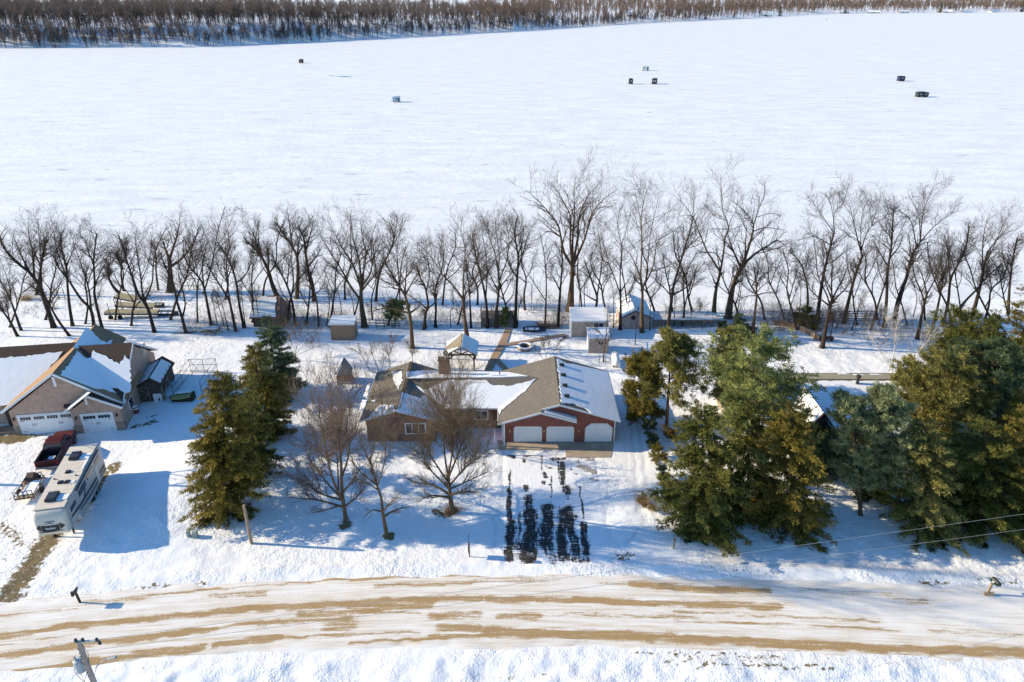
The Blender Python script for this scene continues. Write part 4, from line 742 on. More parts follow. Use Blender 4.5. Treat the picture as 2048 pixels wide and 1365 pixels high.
conifer('p', (1652, 945), (1652, 872), 1.7, 'blue', 'low bluish pine below the dark gable peak, left of the puffy pines', 33, 'pine_tree', kind='round', bare=.05, dens=1.2, tuft=.34)
gs = 'low evergreen shrubs'
for i, (bx, by, ax, ay, R, col, lab) in enumerate([(1445, 668, 1445, 646, 1.0, 'green', 'round clipped green shrub at the foot of the stair panels'), (1500, 672, 1502, 658, 1.0, 'blue', 'flat dark juniper right of the columnar cedar'),
        (1300, 868, 1298, 842, .8, 'blue', 'dark dwarf evergreen beside the garage track, uppermost of a short line'), (1306, 892, 1304, 872, .7, 'blue', 'dark dwarf evergreen, second down the line beside the garage track'),
        (1327, 958, 1325, 938, .6, 'blue', 'dark dwarf evergreen, lowest of the line, alone on snow'), (1318, 920, 1316, 895, 1.0, 'gold', 'golden dwarf evergreen bulging from the olive spruce\'s left side'),
        (1345, 880, 1340, 862, .8, 'brown', 'brownish dwarf evergreen near the red pine trunk'), (1340, 1000, 1335, 970, .9, 'green', 'dark round shrub tucked in the olive spruce\'s left skirt')]):
    conifer('p', (bx, by), (ax, ay), R, col, lab, 60+i, 'evergreen_shrub', gs, kind='round', bare=.02, dens=.45, tuft=.5, shrink=3.2)
# ---------------------------------------------------------------- buildings
SHG = shingle('shingle_grey', (.165, .145, .122)); SHB = shingle('shingle_brown', (.31, .195, .115)); SHD = shingle('shingle_dark', (.085, .058, .044))
RBRK = brick('red_brick', (.29, .07, .045), (.21, .05, .036), (.24, .15, .12)); TBRK = brick('mixed_brick', (.25, .115, .075), (.16, .065, .045), (.23, .155, .12))
WHITE = M('white_paint', (.76, .76, .75), .5, .06, 2); TRIM = M('white_trim', (.72, .72, .71), .5, .06, 2); GLASS = M('window_glass', (.02, .026, .035), .08, .3, 1, 0, 0, .6)
BLACK = M('black_metal', (.02, .02, .022), .45, .2, 3); DKMET = M('dark_metal', (.05, .05, .055), .5, .2, 3, .3); GREYM = M('grey_metal', (.28, .30, .32), .45, .15, 3, .5)
SIDT = banded('tan_siding', (.42, .285, .22), .16); SIDP = banded('pale_siding', (.44, .345, .27), .2); SIDC = banded('cream_panel', (.62, .55, .46), .4, 0); BRNS = M('brown_panel', (.27, .185, .115), .7, .12, 1.5)
STONE = brick('ledge_stone', (.36, .28, .21), (.22, .18, .15), (.2, .17, .15)); DOORW = banded('garage_door', (.74, .75, .76), .53, 2, .05, .12, .45)
WOODD = M('dark_timber', (.045, .032, .024), .8, .3, 4); WOODG = M('weathered_wood', (.25, .19, .14), .85, .3, 4, stretch=(1, 1, .3)); WOODT = M('tan_wood', (.36, .26, .15), .8, .25, 4)
RED = M('red_paint', (.10, .012, .014), .35, .15, 2, 0, 0, .5)
def slope(mb, a, b, c, d, t=.14): return mb.prism([a, b, c, d], (0, 0, t))
def gable_y(mb, x0, x1, y0, y1, ze, zr, t=.14, xr=None):
    xm = (x0+x1)/2 if xr is None else xr
    slope(mb, (x0, y0, ze), (xm, y0, zr), (xm, y1, zr), (x0, y1, ze), t); slope(mb, (xm, y0, zr), (x1, y0, ze), (x1, y1, ze), (xm, y1, zr), t)
def gable_x(mb, x0, x1, y0, y1, ze, zr, t=.14):
    ym = (y0+y1)/2
    slope(mb, (x0, y0, ze), (x1, y0, ze), (x1, ym, zr), (x0, ym, zr), t); slope(mb, (x0, ym, zr), (x1, ym, zr), (x1, y1, ze), (x0, y1, ze), t)
def wall_y(mb, x0, x1, y0, y1, zb, ze, zr, xr=None):
    xm = (x0+x1)/2 if xr is None else xr
    mb.prism([(x0, y0, zb), (x1, y0, zb), (x1, y0, ze), (xm, y0, zr), (x0, y0, ze)], (0, y1-y0, 0))
def wall_x(mb, x0, x1, y0, y1, zb, ze, zr):
    ym = (y0+y1)/2; mb.prism([(x0, y0, zb), (x0, y1, zb), (x0, y1, ze), (x0, ym, zr), (x0, y0, ze)], (x1-x0, 0, 0))
def plane_of(a, b, c):
    a, b, c = Vector(a), Vector(b), Vector(c); n = (b-a).cross(c-a).normalized(); return a, (n if n.z > 0 else -n)
def r3(x, y): return (650+x/3.2, 660+y/3.2)
def snow_px(mb, pts, pl, t=.06, seed=1, only=None, amp=.12, step=.28, lift=.145, conv=None):
    p0, n = pl; p0 = p0+Vector((0, 0, lift)); q = [PL(*(conv(*p) if conv else p), p0, n) for p in pts]
    mb.slab(jag(q, step, amp, seed, only), t)
def octdoor(mb, x0, x1, z0, z1, y, c=.5, t=.05):
    mb.prism([(x0, y, z0), (x1, y, z0), (x1, y, z1-c), (x1-c, y, z1), (x0+c, y, z1), (x0, y, z1-c)], (0, t, 0))
def brick_house():
    H = thing('brick_house', 'long brick ranch dwelling with grey shingle roof, half snow covered, and three white garage doors', 'house', (0, 66, 0))
    w1 = MB(); wall_y(w1, -.85, 10.45, 61.35, 71.2, -.1, 2.62, 4.38, 4.8); w1.build('garage_wall', RBRK, H)
    w2 = MB(); w2.box(-8.5, -.9, 64.05, 71.0, -.1, 2.62); w2.build('entry_wall', TBRK, H)
    w3 = MB(); wall_y(w3, -14.9, -7.85, 61.5, 70.9, -.1, 2.62, 3.8, -11.4); w3.build('wing_wall', TBRK, H)
    rf = MB(); gable_y(rf, -1.45, 11.0, 61.0, 71.5, 2.67, 4.6, xr=4.8); ro = rf.build('garage_roof', SHG, H)
    slg = (4.6-2.67)/(4.8+1.45)
    mg = MB(); mz = 2.67+slg*(2.9+1.45); slope(mg, (-1.45, 60.45, 2.675), (2.9, 60.45, mz+.005), (2.9, 61.0, mz+.005), (-1.45, 61.0, 2.675)); slope(mg, (2.9, 60.45, mz+.005), (6.5, 60.45, 2.95), (6.5, 61.36, 2.95), (2.9, 61.36, mz+.005)); mg.build('porch_roof', SHG, H)
    gw = MB(); gw.prism([(-.3, 60.75, 2.3), (6.2, 60.75, 2.3), (6.2, 60.75, 2.92), (2.9, 60.75, mz-.08), (-.3, 60.75, 2.92)], (0, .2, 0)); gw.build('porch_gable', RBRK, H)
    rm = MB(); gable_x(rm, -11.4, 4.7, 63.5, 71.5, 2.7, 4.05); rmain = rm.build('main_roof', SHG, H)
    rw = MB(); gable_y(rw, -15.4, -7.4, 60.95, 71.2, 2.7, 4.08); rwing = rw.build('wing_roof', SHG, H)
    # white rake and eave boards
    fb = MB()
    for a, b in (((-1.45, 60.43, 2.72), (2.9, 60.43, mz+.05)), ((2.9, 60.43, mz+.05), (6.5, 60.43, 2.99)), ((2.9, 60.98, mz+.06), (4.8, 60.98, 4.66)), ((4.8, 60.98, 4.66), (11.0, 60.98, 2.73)), ((-15.4, 60.93, 2.76), (-11.4, 60.93, 4.14)), ((-11.4, 60.93, 4.14), (-7.4, 60.93, 2.76))):
        fb.bar(a, b, .05, .2)
    fb.bar((11.02, 61, 2.74), (11.02, 71.5, 2.74), .05, .18); fb.bar((-7.38, 63.47, 2.76), (-1.47, 63.47, 2.76), .06, .17); fb.bar((-15.42, 61, 2.76), (-15.42, 71.2, 2.76), .05, .16); fb.bar((-1.47, 61, 2.74), (-1.47, 63.5, 2.74), .05, .16)
    fb.build('fascia', TRIM, H)
    cp = MB()
    for x0, x1, z0, z1 in ((-15.4, -11.4, 2.7, 4.08), (-11.4, -7.4, 4.08, 2.7)): pass
    cp.bar((-11.4, 60.95, 4.235), (-11.4, 71.2, 4.235), .34, .05); cp.build('ridge_cap', SHD, H)
    # garage doors
    for x0, x1, zb, y in ((.27, 3.0, .03, 61.32), (3.62, 6.28, .03, 61.32), (7.58, 10.2, .03, 61.32)):
        tr = MB(); octdoor(tr, x0-.09, x1+.09, zb, zb+2.27, y-.02, .55, .06); f = tr.build('door_trim', TRIM, H)
        d = MB(); octdoor(d, x0, x1, zb+.0, zb+2.18, y-.045, .52, .05); d.build('garage_door', DOORW, H)
        s_ = MB(); s_.box(x0, x1, y-.06, y-.02, zb-.02, zb+.07); s_.build('door_seal', BLACK, H)
    po = MB(); po.box(-.87, -.72, 60.5, 60.65, 0, 2.75); po.build('porch_post', WHITE, H)
    ds = MB(); ds.bar((-1.0, 61.3, 0), (-1.0, 61.3, 2.6), .09, .09); ds.bar((10.5, 61.3, 0), (10.5, 61.3, 2.6), .09, .09); ds.build('downspout', TRIM, H)
    for x in (-.2, 3.3, 6.85, 10.33):
        l_ = MB(); l_.box(x-.07, x+.07, 61.16, 61.36, 1.55, 1.6); l_.loft([[(x+.075*math.cos(a), 61.24+.075*math.sin(a), z) for a in [k*math.pi/3 for k in range(6)]] for z in (1.3, 1.52)]); l_.ball((x, 61.24, 1.6), .06, .06, .06, 6, 4); l_.build('wall_lamp', M('lamp_brass', (.5, .33, .12), .4, .2, 3), H)
    # wing window, entry windows and door
    for x0, x1, z0, z1, y in ((-10.9, -8.9, 1.0, 2.15, 61.5), (-6.4, -4.9, .9, 2.1, 64.05), (-3.9, -2.6, 1.1, 2.1, 64.05)):
        f = MB(); f.box(x0-.09, x1+.09, y-.05, y+.02, z0-.09, z1+.09); fo = f.build('window', TRIM, H)
        n_ = 3 if x1-x0 > 1.6 else 2; wd = (x1-x0)/n_
        for i in range(n_):
            g = MB(); g.box(x0+i*wd+.04, x0+(i+1)*wd-.04, y-.065, y-.03, z0+.03, z1-.03); g.build('pane', GLASS, fo)
    d = MB(); d.box(-2.1, -1.15, 64.0, 64.1, 0, 2.1); do = d.build('front_door', M('door_wood', (.13, .06, .03), .6, .2, 3), H)
    k = MB(); k.ball((-1.25, 63.97, 1.0), .04, .04, .04, 6, 4); k.build('handle', M('lamp_brass', (.5, .33, .12)), do)
    # chimney, dish
    c = MB(); c.box(-8.1, -7.0, 69.2, 70.0, 2.6, 5.35); ch = c.build('chimney', TBRK, H)
    c2 = MB(); c2.box(-8.2, -6.9, 69.1, 70.1, 5.35, 5.45); c2.build('chimney_cap', SHD, ch)
    c3 = MB(); c3.tube([(-7.3, 69.6, 5.45), (-7.3, 69.6, 5.62)], .17, 10); c3.build('flue', GREYM, ch)
    dd = MB(); dd.tube([(-7.0, 69.2, 5.0), (-7.2, 69.2, 6.2)], .025); dd.tube([(-7.2, 69.2, 6.2), (-7.25, 68.9, 6.25)], .02)
    ax = Vector((-.5, -.8, .35)).normalized(); u = ax.cross(Vector((0, 0, 1))).normalized(); v = u.cross(ax); c0 = Vector((-7.25, 69.05, 6.4))
    dd.loft([[c0+ax*h+(u*math.cos(q)+v*math.sin(q))*r for q in [i*math.pi/6 for i in range(12)]] for r, h in ((.01, -.07), (.2, -.05), (.33, .0), (.36, .02))]); dd.build('satellite_dish', DKMET, H)
    # vents on the right slope
    plR = plane_of((4.8, 61, 4.6), (11, 61, 2.67), (11, 71.5, 2.67)); plL = plane_of((4.8, 61, 4.6), (-1.45, 61, 2.67), (-1.45, 71.5, 2.67))
    plF = plane_of((-7, 63.5, 2.7), (2, 63.5, 2.7), (2, 67.5, 4.05)); plB = plane_of((-7, 71.5, 2.7), (2, 71.5, 2.7), (2, 67.5, 4.05))
    plWR = plane_of((-11.4, 61, 4.08), (-7.4, 61, 2.7), (-7.4, 71, 2.7)); plWL = plane_of((-11.4, 61, 4.08), (-15.4, 61, 2.7), (-15.4, 71, 2.7))
    for p in ((1515, 231), (1525, 295), (1535, 362), (1547, 430)):
        q = PL(*r3(*p), plR[0]+Vector((0, 0, .14)), plR[1]); v = MB(); v.loft([[(q.x+sx*a, q.y+sy*a, q.z+h) for sx, sy in ((-1, -1), (1, -1), (1, 1), (-1, 1))] for a, h in ((.22, -.12), (.22, .1), (.27, .12), (.27, .2), (.12, .27))]); v.build('roof_vent', BLACK, ro)
    for p, pl, hgt, par in (((1118, 296), plB, .45, rmain), ((305, 455), plWL, .5, rwing)):
        q = PL(*r3(*p), *pl); v = MB(); v.tube([q, q+Vector((0, 0, hgt+.14))], .06, 8); v.build('vent_pipe', BLACK, par)
    # snow lying on the roofs
    s_ = MB(); snow_px(s_, [(1485, 185), (1540, 215), (1615, 228), (1810, 272), (1890, 590), (1700, 535), (1665, 505), (1600, 478), (1512, 470)], plR, seed=3, only=(0, 1, 5, 6, 7, 8), conv=r3); s_.build('roof_snow', SNOW, ro)
    s_ = MB(); snow_px(s_, [(540, 340), (635, 388), (720, 352), (790, 324), (1020, 322), (1075, 358), (1180, 360), (1245, 345), (1352, 314), (1128, 503), (782, 505), (745, 480)], plF, seed=4, only=(0, 1, 2, 3, 4, 5, 6, 7), conv=r3, amp=.1); s_.build('roof_snow', SNOW, rmain)
    s_ = MB(); snow_px(s_, [(1352, 316), (1290, 385), (1210, 450), (1130, 515), (1118, 545), (1108, 512), (1120, 495), (1225, 405)], plL, seed=5, only=(0, 1, 2), conv=r3, amp=.08); s_.build('roof_snow', SNOW, ro)
    s_ = MB(); snow_px(s_, [(525, 262), (700, 268), (1000, 270), (1180, 274), (1300, 299), (1140, 306), (1050, 306), (530, 313)], plB, seed=6, only=(3, 4), conv=r3, amp=.06); s_.build('roof_snow', SNOW, rmain)
    s_ = MB(); snow_px(s_, [(492, 402), (560, 425), (612, 440), (640, 420), (768, 575), (752, 596), (458, 528)], plWR, seed=7, only=(0, 1, 2), conv=r3, amp=.08); s_.build('roof_snow', SNOW, rwing); s_ = MB(); snow_px(s_, [(522, 272), (560, 268), (640, 262), (740, 262), (740, 300), (520, 310)], plWR, seed=8, only=(0, 1, 2), conv=r3, amp=.06); s_.build('roof_snow', SNOW, rwing)
    for pts, sd_, am in (([(275, 575), (330, 505), (360, 480), (440, 488), (446, 520)], 9, .12), ([(222, 510), (238, 450), (268, 452), (262, 480), (240, 520)], 10, .08), ([(425, 272), (492, 268), (495, 330), (465, 385)], 11, .1), ([(298, 455), (325, 450), (322, 464), (302, 465)], 12, .03), ([(245, 430), (280, 340), (290, 345), (270, 440)], 13, .05)):
        s_ = MB(); snow_px(s_, pts, plWL, seed=sd_, conv=r3, amp=am); s_.build('roof_snow', SNOW, rwing)
    s_ = MB(); plM = plane_of((2.9, 60.45, mz), (6.5, 60.45, 2.95), (6.5, 61.36, 2.95)); a, n = plM
    s_.slab([Vector(p)+Vector((0, 0, .15)) for p in ((3.3, 60.5, mz-.4*(mz-2.95)/3.6), (6.5, 60.5, 2.95), (6.5, 61.3, 2.95), (3.3, 61.3, mz-.4*(mz-2.95)/3.6))], .05); s_.build('roof_snow', SNOW, H)
brick_house()

# --- tan neighbouring house on the left (local frame: u along its front, v toward the lake)
def c4(x, y): return (x/4, 600+y/4)
def tan_house():
    a = math.atan2(1.7, 10.84); O = Vector((-52.1, 62.75, 0)); H = thing('gabled_house', 'tan sided house with steep snowy gables and two white carriage garage doors', 'house', tuple(O), a)
    X = XF[H.name]; Wd = lambda u, v, z: X @ Vector((u, v, z))
    ze, zr, sl = 2.85, 6.9, 0
    w = MB(); wall_y(w, .0, 10.9, 0, 6.0, -.1, ze-.05, zr-.25, 5.45); w.prism([(0, 6.0, -.1), (8.1, 6.0, -.1), (8.1, 6.0, zr-.3-(zr-ze)*2.65/5.95), (5.45, 6.0, zr-.3), (0, 6.0, ze-.1)], (0, 5.3, 0)); w.build('front_wall', SIDT, H, False)
    w = MB(); wall_x(w, 5.4, 10.94, .35, 11.9, -.1, ze-.02, zr-.2); w.build('side_wall', SIDT, H, False)
    w = MB(); w.box(-24, .1, 2.5, 12.2, -.1, 2.8); w.build('main_wall', SIDT, H, False)
    rg = MB(); slope(rg, (-.5, -.45, ze), (5.45, -.45, zr), (5.45, 11.7, zr), (-.5, 11.7, ze), .16); slope(rg, (5.45, -.45, zr), (11.4, -.45, ze), (11.4, 6.5, ze), (5.45, 6.5, zr), .16); zq = zr-(zr-ze)*2.9/5.95; slope(rg, (5.45, 6.5, zr), (8.35, 6.5, zq), (8.35, 11.7, zq), (5.45, 11.7, zr), .16); r1 = rg.build('garage_roof', SHB, H, False)
    rc = MB(); gable_x(rc, 5.45, 11.25, -.3, 12.3, ze+.02, zr-.02, .16); r2 = rc.build('cross_roof', SHD, H, False)
    rm = MB(); gable_x(rm, -24, 5.4, 1.9, 12.9, 2.85, 6.7, .16); r3_ = rm.build('main_roof', SHD, H, False)
    # small front gable over the single door
    w = MB(); wall_y(w, 6.2, 11.0, -.75, .3, -.1, 2.75, 4.2, 8.3); w.build('bay_wall', SIDT, H, False)
    rs = MB(); gable_y(rs, 5.75, 11.45, -1.15, 1.2, 2.78, 4.55, .14, 8.2); r5 = rs.build('bay_roof', SHD, H, False)
    fb = MB()
    for p, q in (((-.5, -.47, 2.95), (5.45, -.47, 7.0)), ((5.45, -.47, 7.0), (11.4, -.47, 2.95)), ((5.75, -1.17, 2.86), (8.2, -1.17, 4.62)), ((8.2, -1.17, 4.62), (11.45, -1.17, 2.86)), ((11.27, -.3, 2.96), (11.27, 6, 6.96)), ((11.27, 6, 6.96), (11.27, 12.3, 2.96))): fb.bar(p, q, .06, .24)
    fb.bar((11.42, -1.1, 2.88), (11.42, .2, 2.88), .06, .16); fb.box(5.33, 5.57, -.5, -.44, 5.6, 6.7); fb.box(8.1, 8.3, -1.2, -1.14, 3.6, 4.4); fb.bar((-24, 1.88, 2.95), (-.5, 1.88, 2.95), .06, .18); fb.build('fascia', TRIM, H, False)
    for (x0, x1, y, n_) in ((.75, 5.95, -.02, 4), (7.15, 10.05, -.77, 2)):
        f = MB(); f.box(x0-.16, x1+.16, y-.05, y+.02, 0, 2.32); f.build('door_trim', TRIM, H, False)
        d = MB(); d.box(x0, x1, y-.075, y-.03, .02, 2.16); do = d.build('garage_door', DOORW, H, False)
        for i in range(n_):
            wx = (x1-x0)/n_; g = MB()
            for j in range(4): g.box(x0+i*wx+.12+j*(wx-.24)/4+.02, x0+i*wx+.12+(j+1)*(wx-.24)/4-.02, y-.09, y-.06, 1.7, 2.05)
            g.build('pane', GLASS, do, False)
        h_ = MB()
        for i in range(n_//2):
            cx = x0+(x1-x0)*(2*i+1)/n_
            for dx in (-.12, .12): h_.box(cx+dx-.03, cx+dx+.03, y-.1, y-.06, .95, 1.25)
        for xx in (x0+.05, x1-.45): 
            for zz in (.3, 1.55): h_.box(xx, xx+.4, y-.09, y-.065, zz, zz+.05)
        h_.build('handle', BLACK, do, False)
    st = MB()
    for x0, x1, y in ((-.04, .55, 0), (6.15, 6.98, -.75), (10.22, 11.06, -.75)): st.box(x0, x1, y-.08, y+.4, -.1, .95); 
    st.build('stone_base', STONE, H, False)
    for x, y in ((.3, -.02), (6.6, -.77), (10.6, -.77)):
        l_ = MB(); l_.loft([[(x+r*math.cos(k*1.047), y-.14+r*math.sin(k*1.047), z) for k in range(6)] for r, z in ((.05, 1.75), (.1, 1.8), (.1, 2.05), (.03, 2.15))]); l_.box(x-.05, x+.05, y-.12, y, 1.9, 2.0); l_.build('wall_lamp', BLACK, H, False)
    # porch on the far left, door and shaded windows
    p = MB(); p.box(-2.2, -.02, .2, 1.6, 0, .25); p.build('porch_step', WOODG, H, False); p = MB(); p.box(-1.3, -.35, 1.55, 1.66, .2, 2.3); p.build('front_door', WOODD, H, False)
    for u0, v0, z0 in ((10.95, 8.6, 1.0), (10.95, 9.2, 4.1), (10.95, 2.2, 1.0)):
        f = MB(); f.box(10.9, 11.0, v0-.55, v0+.55, z0-.1, z0+1.2); fo = f.build('window', TRIM, H, False); g = MB(); g.box(10.98, 11.02, v0-.45, v0+.45, z0, z0+1.1); g.build('pane', GLASS, fo, False)
    # snow on the slopes
    def pl(*pts): return plane_of(*[Wd(*p) for p in pts])
    pC = pl((5.45, -.3, ze), (11, -.3, ze), (11, 6, zr)); pM = pl((-24, 1.9, 2.85), (5, 1.9, 2.85), (5, 7.4, 6.7)); pG = pl((5.45, 0, zr), (11.4, 0, ze), (11.4, 12, ze)); pS = pl((8.2, -1.15, 4.55), (11.45, -1.15, 2.78), (11.45, 1, 2.78)); pS2 = pl((8.2, -1.15, 4.55), (5.75, -1.15, 2.78), (5.75, 1, 2.78)); pRL = pl((5.45, 0, zr), (-.5, 0, ze), (-.5, 12, ze))
    s_ = MB(); snow_px(s_, [(625, 425), (665, 468), (730, 465), (748, 405), (960, 520), (1000, 440), (1040, 500), (1050, 700), (1042, 738), (1000, 748), (950, 712), (880, 696), (840, 650), (760, 555)], pC, seed=21, only=(0, 1, 2, 3, 4, 5, 6, 8, 9, 10), conv=c4, amp=.12, lift=.24); s_.build('roof_snow', SNOW, r2)
    s_ = MB(); snow_px(s_, [(478, 602), (545, 530), (612, 408), (640, 430), (765, 560), (875, 690), (930, 750), (860, 725), (745, 708)], pG, seed=22, only=(0, 1, 6, 7), conv=c4, amp=.12, lift=.165); s_.build('roof_snow', SNOW, r1)
    s_ = MB(); snow_px(s_, [(-400, 500), (0, 470), (300, 440), (505, 415), (475, 455), (400, 540), (300, 640), (115, 835), (0, 850), (-400, 890)], pM, seed=23, only=(0, 1, 2, 3, 4, 5), conv=c4, amp=.12, lift=.165); s_.build('roof_snow', SNOW, r3_)
    s_ = MB(); snow_px(s_, [(582, 388), (690, 222), (745, 262), (790, 315), (850, 345), (900, 318), (885, 362), (760, 385)], pG, seed=24, only=(2, 3, 4), conv=c4, amp=.1, lift=.165); s_.build('roof_snow', SNOW, r1)
    s_ = MB(); snow_px(s_, [(770, 745), (1000, 825), (1010, 800), (900, 760)], pS, seed=25, conv=c4, amp=.04, lift=.145); s_.build('roof_snow', SNOW, r5); s_ = MB(); snow_px(s_, [(545, 885), (725, 742), (700, 735), (560, 850)], pS2, seed=26, conv=c4, amp=.03, lift=.145); s_.build('roof_snow', SNOW, r5)
tan_house()

# --- neighbour on the right behind the pines
def right_house():
    H = thing('neighbour_house', 'low house with a snowy near roof slope and bare far slope, half hidden by pines', 'house', (36, 66, 0))
    w = MB(); w.box(23.2, 43.0, 59.6, 70.0, -.1, 2.7); w.build('wall', SIDP, H)
    r = MB(); slope(r, (22.6, 58.4, 2.35), (43.6, 58.4, 2.35), (43.6, 66.2, 4.45), (22.6, 66.2, 4.45)); slope(r, (22.6, 66.2, 4.45), (43.6, 66.2, 4.45), (43.6, 70.4, 3.0), (22.6, 70.4, 3.0)); ro = r.build('roof', shingle('shingle_tan', (.30, .27, .20)), H)
    s_ = MB(); s_.slab(jag([(22.6, 58.4, 2.5), (43.6, 58.4, 2.5), (43.6, 66.05, 4.56), (22.6, 66.05, 4.56)], .4, .05, 31, (2,)), .1); s_.build('roof_snow', SNOW, ro)
    for x, y in ((38.6, 70.2), (40.6, 70.4), (37.2, 70.8)):
        s2 = MB(); y -= .9; z = 4.45-(y-66.2)*.345+.15; s2.slab([(x-.6, y-.1, z+.03), (x+.6, y-.15, z+.045), (x+.3, y+.4, z-.12), (x-.5, y+.35, z-.1)], .03); s2.build('roof_snow', SNOW, ro)
    f = MB(); f.bar((22.6, 66.2, 4.63), (43.6, 66.2, 4.63), .3, .06); f.bar((22.6, 70.42, 3.08), (43.6, 70.42, 3.08), .05, .18); f.bar((22.6, 58.38, 2.45), (43.6, 58.38, 2.45), .05, .18); f.build('ridge_cap', SHD, H)
    q = P(1713, 772, 65.6); c = MB(); c.tube([(q.x, 65.6, 4.1), (q.x, 65.6, 5.3)], .16, 10); c.tube([(q.x, 65.6, 5.3), (q.x, 65.6, 5.55)], .24, 10); c.build('flue', DKMET, H)
    # dark gable peak nearest the road
    a = P(1645, 826, 57.0); g = MB(); zt = a.z; x = a.x; wall_y(g, x-1.1, x+1.5, 57.3, 61.5, -.1, zt-2.1, zt-.35, x+.2); g.build('gable_wall', M('dark_siding', (.045, .045, .05), .8, .2, 3), H)
    g = MB(); gable_y(g, x-1.45, x+1.85, 56.9, 62, zt-2.4, zt-.14, .14, x+.2); gr = g.build('gable_roof', SHD, H)
    s3 = MB(); s3.slab([(x-1.4, 57, zt-2.22), (x+.15, 57, zt+.0), (x+.15, 61.9, zt+.0), (x-1.4, 61.9, zt-2.22)], .06); s3.build('roof_snow', SNOW, gr); s3 = MB(); s3.slab([(x+.4, 57, zt-.24), (x+1.85, 57, zt-2.24), (x+1.85, 61.9, zt-2.24), (x+.4, 61.9, zt-.24)], .06); s3.build('roof_snow', SNOW, gr)
right_house()

def shed(name, label, x0, x1, y0, y1, zf, zb, wmat, side=None, win=None, group=None, oh=.15, z0=0):
    t = thing(name, label, 'shed', ((x0+x1)/2, (y0+y1)/2, z0)); w = MB()
    w.prism([(x0, y0, z0-.3), (x0, y1, z0-.3), (x0, y1, z0+zb), (x0, y0, z0+zf)], (x1-x0, 0, 0)); w.build('wall', wmat, t)
    if side: s_ = MB(); s_.prism([(x0-.03, y0, z0-.2), (x0-.03, y1, z0-.2), (x0-.03, y1, z0+zb), (x0-.03, y0, z0+zf)], (.027, 0, 0)); s_.build('side_panel', side, t)
    r = MB(); k = (zb-zf)/(y1-y0); r.prism([(x0-oh, y0-oh, z0+zf-k*oh), (x0-oh, y1+oh, z0+zb+k*oh), (x0-oh, y1+oh, z0+zb+k*oh+.12), (x0-oh, y0-oh, z0+zf-k*oh+.12)], (x1-x0+2*oh, 0, 0)); ro = r.build('roof', TRIM, t)
    s_ = MB(); s_.slab([(x0-oh+.04, y0-oh+.06, z0+zf-k*oh+.125), (x1+oh-.04, y0-oh+.06, z0+zf-k*oh+.125), (x1+oh-.04, y1+oh-.05, z0+zb+k*oh+.125), (x0-oh+.04, y1+oh-.05, z0+zb+k*oh+.125)], .08); s_.build('roof_snow', SNOW, ro)
    if win:
        a, b, c, d = win; f = MB(); f.box(a, b, y0-.05, y0+.02, z0+c, z0+d); fo = f.build('window', TRIM, t); g = MB(); m_ = (a+b)/2
        g.box(a+.07, m_-.03, y0-.07, y0-.03, z0+c+.07, z0+d-.07); g.box(m_+.03, b-.07, y0-.07, y0-.03, z0+c+.07, z0+d-.07); g.build('pane', GLASS, fo)
    return t
shed('storage_shed', 'boxy brown shed with a flat snowy top by the lakeshore trees', -24.15, -21.0, 85.35, 87.4, 2.3, 2.5, BRNS)
shed('lake_shed', 'pale shed with cream side panels and a slanted snowy roof, near the boathouse', 8.0, 12.9, 86.3, 89.6, 2.3, 2.75, SIDP, WHITE, (10.9, 12.3, 1.35, 2.15))
shed('garden_shed', 'small tan shed with a snowy lean-to roof beside the slim yard tree', 9.85, 12.4, 81.6, 83.7, 2.1, 2.45, SIDP, WHITE, (11.0, 11.8, 1.15, 1.75))
def boathouse():
    t = thing('boathouse', 'pale boathouse with a snowy gable roof and a round vent, among the shore trees', 'boathouse', (17, 95, -1.2)); z0 = th(17, 93)
    x0, x1, y0 = P(1243, 655, 91.5).x, P(1300, 655, 91.5).x, 91.5; xm = P(1270, 620, y0).x
    w = MB(); wall_y(w, x0, x1, y0, y0+5.8, z0-.5, z0+1.75, z0+2.7, xm); w.build('wall', M('aged_plaster', (.58, .43, .35), .9, .25, 1.2), t)
    r = MB(); gable_y(r, x0-.3, x1+.3, y0-.3, y0+6.1, z0+1.7, z0+2.85, .12, xm); ro = r.build('roof', SHD, t)
    s_ = MB(); s_.slab([(x0-.25, y0-.2, z0+1.85), (xm, y0-.2, z0+2.98), (xm, y0+6.0, z0+2.98), (x0-.25, y0+6.0, z0+1.85)], .07); s_.slab([(xm, y0-.2, z0+2.98), (x1+.25, y0-.2, z0+1.85), (x1+.25, y0+6.0, z0+1.85), (xm, y0+6.0, z0+2.98)], .07); s_.build('roof_snow', SNOW, ro)
    v = MB(); v.tube([(xm-.15, y0-.06, z0+1.8), (xm-.15, y0+.02, z0+1.8)], .33, 14); v.build('round_vent', BLACK, t)
boathouse()
